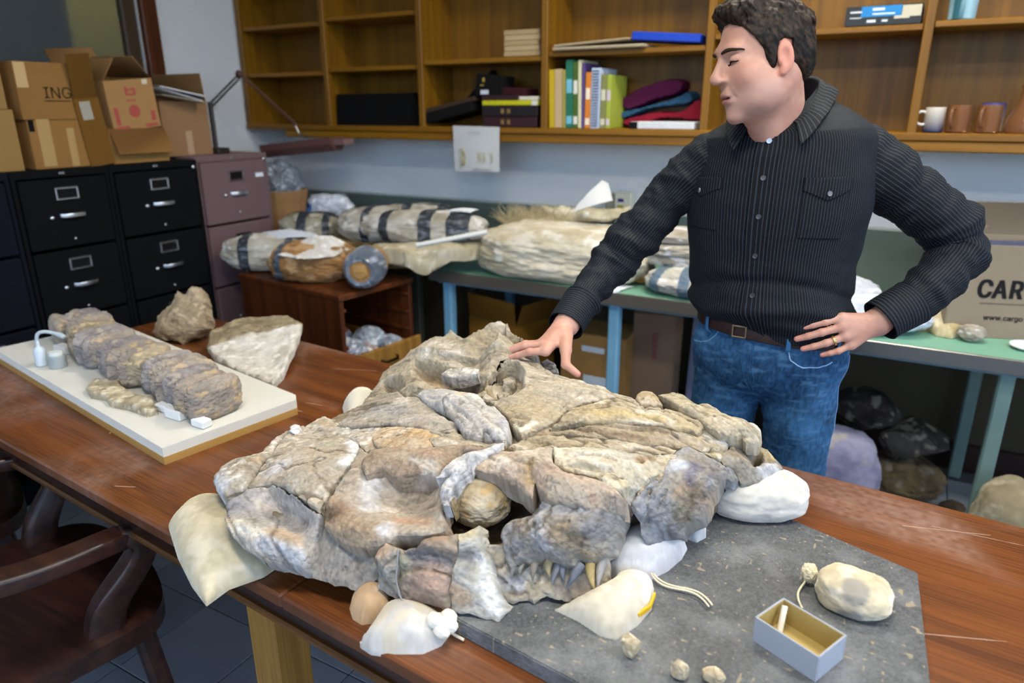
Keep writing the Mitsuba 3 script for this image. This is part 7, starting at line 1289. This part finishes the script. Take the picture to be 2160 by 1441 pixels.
sleeve('sleeve', [(-0.385, 1.848, 1.452), (-0.455, 1.845, 1.418), (-0.53, 1.825, 1.345), (-0.605, 1.785, 1.245), (-0.662, 1.74, 1.165), (-0.695, 1.655, 1.10), (-0.708, 1.56, 1.043), (-0.709, 1.535, 1.029)], [0.045, 0.072, 0.068, 0.061, 0.064, 0.060, 0.050, 0.044, 0.043], 31,
    [(0.30, -0.008, 0.05, 0.5, 0.025), (0.52, 0.010, 0.03, 2.5, 0.022), (0.58, -0.010, 0.04, 2.0, 0.018), (0.64, 0.008, 0.03, 2.2, 0.02), (0.84, 0.007, 0.02, 1.0, 0.02), (0.22, 0.006, 0.06, 3.0, 0.02)], 0.885)
sleeve('sleeve', [(-0.215, 1.86, 1.47), (-0.14, 1.87, 1.44), (-0.045, 1.905, 1.380), (0.055, 1.945, 1.305), (0.112, 1.96, 1.235), (0.09, 1.905, 1.175), (0.035, 1.84, 1.115), (-0.012, 1.80, 1.083), (-0.022, 1.792, 1.075)], [0.045, 0.079, 0.079, 0.071, 0.068, 0.064, 0.058, 0.051, 0.048], 41,
    [(0.50, 0.010, 0.04, 0.3, 0.02), (0.56, -0.010, 0.03, 0.5, 0.016), (0.62, 0.010, 0.03, 0.2, 0.018), (0.68, -0.008, 0.03, 0.4, 0.015), (0.80, 0.007, 0.02, 1.0, 0.02), (0.28, -0.006, 0.05, 1.0, 0.03)], 0.90)
# collar
ph = np.linspace(math.radians(30), math.radians(330), 90)      # from the front left round the back to the front right
back = 0.5 - 0.5 * np.cos(ph); ends = np.clip(1 - np.minimum(ph - ph[0], ph[-1] - ph) / 0.75, 0, 1)
def ring(rx, ry, z, cx=-0.302, cy=1.832): return np.stack([cx + rx * np.sin(ph - YAW * 0), cy - ry * np.cos(ph), z], -1)
k1 = ring(0.074, 0.078, np.interp(back, [0, 0.067, 0.5, 1], [1.500, 1.508, 1.588, 1.612]) + 0.008 * np.sin(ph)); k2 = ring(0.080, 0.084, np.interp(back, [0, 0.067, 0.5, 1], [1.508, 1.516, 1.595, 1.619]) + 0.008 * np.sin(ph)); k3 = ring(0.091 + 0.012 * ends, 0.095 + 0.014 * ends, np.interp(back, [0, 0.067, 0.5, 1], [1.505, 1.512, 1.588, 1.612]) + 0.008 * np.sin(ph)); k4 = ring(0.120 + 0.022 * ends, 0.112 + 0.040 * ends, np.interp(back, [0, 0.067, 0.2, 0.5, 1], [1.462, 1.466, 1.515, 1.568, 1.578]) + 0.016 * np.sin(ph))
k0 = ring(0.078, 0.082, 1.485 + 0.07 * back)
k5 = k4 + np.array([0, 0, -0.003]); k6 = k3 - [0, 0, 0.006] + 0 * k1
Pk = np.stack([k0, k1, k2, k3, (k3 + k4) / 2 + [0, 0, 0.002], k4, k5, k6])
vv = np.repeat(np.array([0, 0.02, 0.025, 0.035, 0.05, 0.06, 0.062, 0.08])[:, None], 90, 1); uu = np.repeat((ph * 0.1)[None], 8, 0)
shirt('collar', grid(Pk, closed=False), np.c_[uu.ravel(), vv.ravel()], shk)
# ---- jeans
hipL, hipR = (-0.185, 1.875, 0.93), (-0.365, 1.875, 0.93)
def jeans_sdf(p):
    d = ell(p, (-0.274, 1.872, 0.965), (0.185, 0.125, 0.15))
    d = smin(d, ell(p, (-0.275, 1.885, 0.93), (0.183, 0.13, 0.12)), 0.03)
    leg = np.minimum(smin(cone(p, hipL, (-0.165, 1.865, 0.50), 0.096, 0.072), cone(p, (-0.165, 1.865, 0.50), (-0.15, 1.93, 0.07), 0.072, 0.062), 0.03), smin(cone(p, hipR, (-0.385, 1.865, 0.50), 0.096, 0.072), cone(p, (-0.385, 1.865, 0.50), (-0.41, 1.93, 0.07), 0.072, 0.062), 0.03))
    d = smin(d, leg, 0.035)
    d = np.maximum(d, p[:, 2] - 1.036 + 0.10 * (p[:, 0] + 0.28) * 0.6); d = np.maximum(d, 0.055 - p[:, 2])
    fold = fbm(np.c_[p[:, 0] * 0.7 + 0.6 * np.abs(p[:, 0] + 0.275), p[:, 1] * 0.6, p[:, 2] * 1.2 - 0.7 * np.abs(p[:, 0] + 0.275)], 13, 3, 3)
    return d + 0.022 * fold
J_ = snet(jeans_sdf, (-0.52, 1.70, 0.03), (-0.04, 2.06, 1.06), 0.0045); J_ = smooth_mesh(J_, 4)
jv = np.array(J_.vertices); jn = np.array(J_.vertex_normals)
def denim(v):
    a = meshkit.fbm(np.c_[v[:, 0] * 300, v[:, 1] * 300, v[:, 2] * 60], 2, 3); b = meshkit.fbm(v * 9, 3, 5)
    col = mixc(c('#12304c'), c('#2f5a80'), (a - 0.3) / 0.4 * 0.55 + (b - 0.35) / 0.3 * 0.45)
    return mixc(col, c('#4f7a9c'), np.clip((fbm(np.c_[v[:, 0] * 0.8, v[:, 1], v[:, 2] * 2.2], 40, 3, 8) - 0.08) / 0.1, 0, 1) * 0.4)
jk = add('jeans', J_, denim(jv), 'mat_cloth', man, smooth=True, label='faded blue jeans')
JT = cKDTree(jv)
def on_jeans(pts, off=0.001):
    p = spline(pts, 40); i = JT.query(p)[1]; q = jv[i] + jn[i] * off
    from scipy.ndimage import gaussian_filter1d
    return gaussian_filter1d(q, 1.2, axis=0, mode='nearest')
add('pocket_seam', tube(on_jeans([(-0.20, 1.74, 0.995), (-0.198, 1.735, 0.965), (-0.175, 1.745, 0.945), (-0.14, 1.76, 0.94), (-0.105, 1.80, 0.955)]), 0.0016, 6), '#8fb0cc', 'mat_cloth', jk, smooth=True)
add('pocket_seam', tube(on_jeans([(-0.40, 1.74, 1.02), (-0.415, 1.745, 0.985), (-0.43, 1.77, 0.965), (-0.45, 1.81, 0.955)]), 0.0016, 6), '#5f86a8', 'mat_cloth', jk, smooth=True)
for dx in (0.0, 0.022, 0.028): add('fly_seam', tube(on_jeans([(-0.315 + dx, 1.73, 1.0), (-0.315 + dx, 1.73, 0.93), (-0.30 + dx * 0.6, 1.74, 0.86), (-0.285, 1.76, 0.83)]), 0.0012, 6), '#274f74', 'mat_cloth', jk, smooth=True)
add('leg_seam', tube(on_jeans([(-0.097, 1.87, 0.96), (-0.09, 1.87, 0.85), (-0.09, 1.87, 0.70)]), 0.0014, 6), '#6d93b4', 'mat_cloth', jk, smooth=True)
# belt and loops
th = np.linspace(-np.pi, np.pi, 161); 
def belt(off, z): 
    e = 0.9; X = np.sign(np.sin(th)) * np.abs(np.sin(th)) ** e * (0.183 + off); Y = -np.sign(np.cos(th)) * np.abs(np.cos(th)) ** e * (0.126 + off)
    return np.stack([-0.274 + X, 1.868 + Y, z - 0.07 * X], -1)
Pb = np.stack([belt(-0.003, 0.999), belt(0.003, 0.997), belt(0.005, 1.0), belt(0.005, 1.028), belt(0.003, 1.031), belt(-0.003, 1.030)])
bk = add('belt', grid(Pb, closed=False), stone('#2a1714', '#1c0f0d', None, 60, 3), 'mat_satin', man, smooth=60, label='dark brown leather belt')
for a in (-0.75, 0.33, 1.1, 2.2, -2.2):
    q = int((a + np.pi) / (2 * np.pi) * 160)
    pts = [belt(-0.001, 0.985)[q], belt(0.0085, 0.992)[q], belt(0.0095, 1.012)[q], belt(0.0085, 1.034)[q], belt(0.0, 1.042)[q]]
    add('belt_loop', bar(pts, 0.011, 0.0035, up=(belt(0.01, 1)[q] - belt(0, 1)[q]) * 100), '#315f88', 'mat_cloth', jk)
bq = belt(0.010, 1.014)[int((-0.2 + np.pi) / (2 * np.pi) * 160)]
add('buckle', [bx(bq[0] - 0.016, bq[1], bq[2], 0.004, 0.005, 0.03, 0.001), bx(bq[0] + 0.016, bq[1], bq[2], 0.004, 0.005, 0.03, 0.001), bx(bq[0], bq[1], bq[2] + 0.014, 0.036, 0.005, 0.004, 0.001), bx(bq[0], bq[1], bq[2] - 0.014, 0.036, 0.005, 0.004, 0.001)], '#9c8f78', 'mat_metal', bk)
# shoes
for x, y in ((-0.15, 1.90), (-0.41, 1.90)):
    add('shoe', lump((x, y - 0.02, 0.045), (0.05, 0.145, 0.05), None, amp=0.05, seed=4, e=0.8, flat=0.045), '#2a1c14', 'mat_satin', man, smooth=50)
# ring
a, b = np.array(LF[2][0]), np.array(LF[2][1]); m_ = a + (b - a) * 0.62; ax_ = (b - a) / np.linalg.norm(b - a)
Mr_ = frame(m_, ax_, (0, 0, 1)); tt = np.linspace(0, 2 * np.pi, 25)[:-1]
add('ring', [tube([(Mr_ @ [0.0112 * math.cos(q), 0.0112 * math.sin(q), dz, 1])[:3] for q in tt], 0.0017, 8, True) for dz in (-0.0012, 0.0012)], '#e0c88a', 'mat_metal', man, smooth=True, label='gold wedding ring')
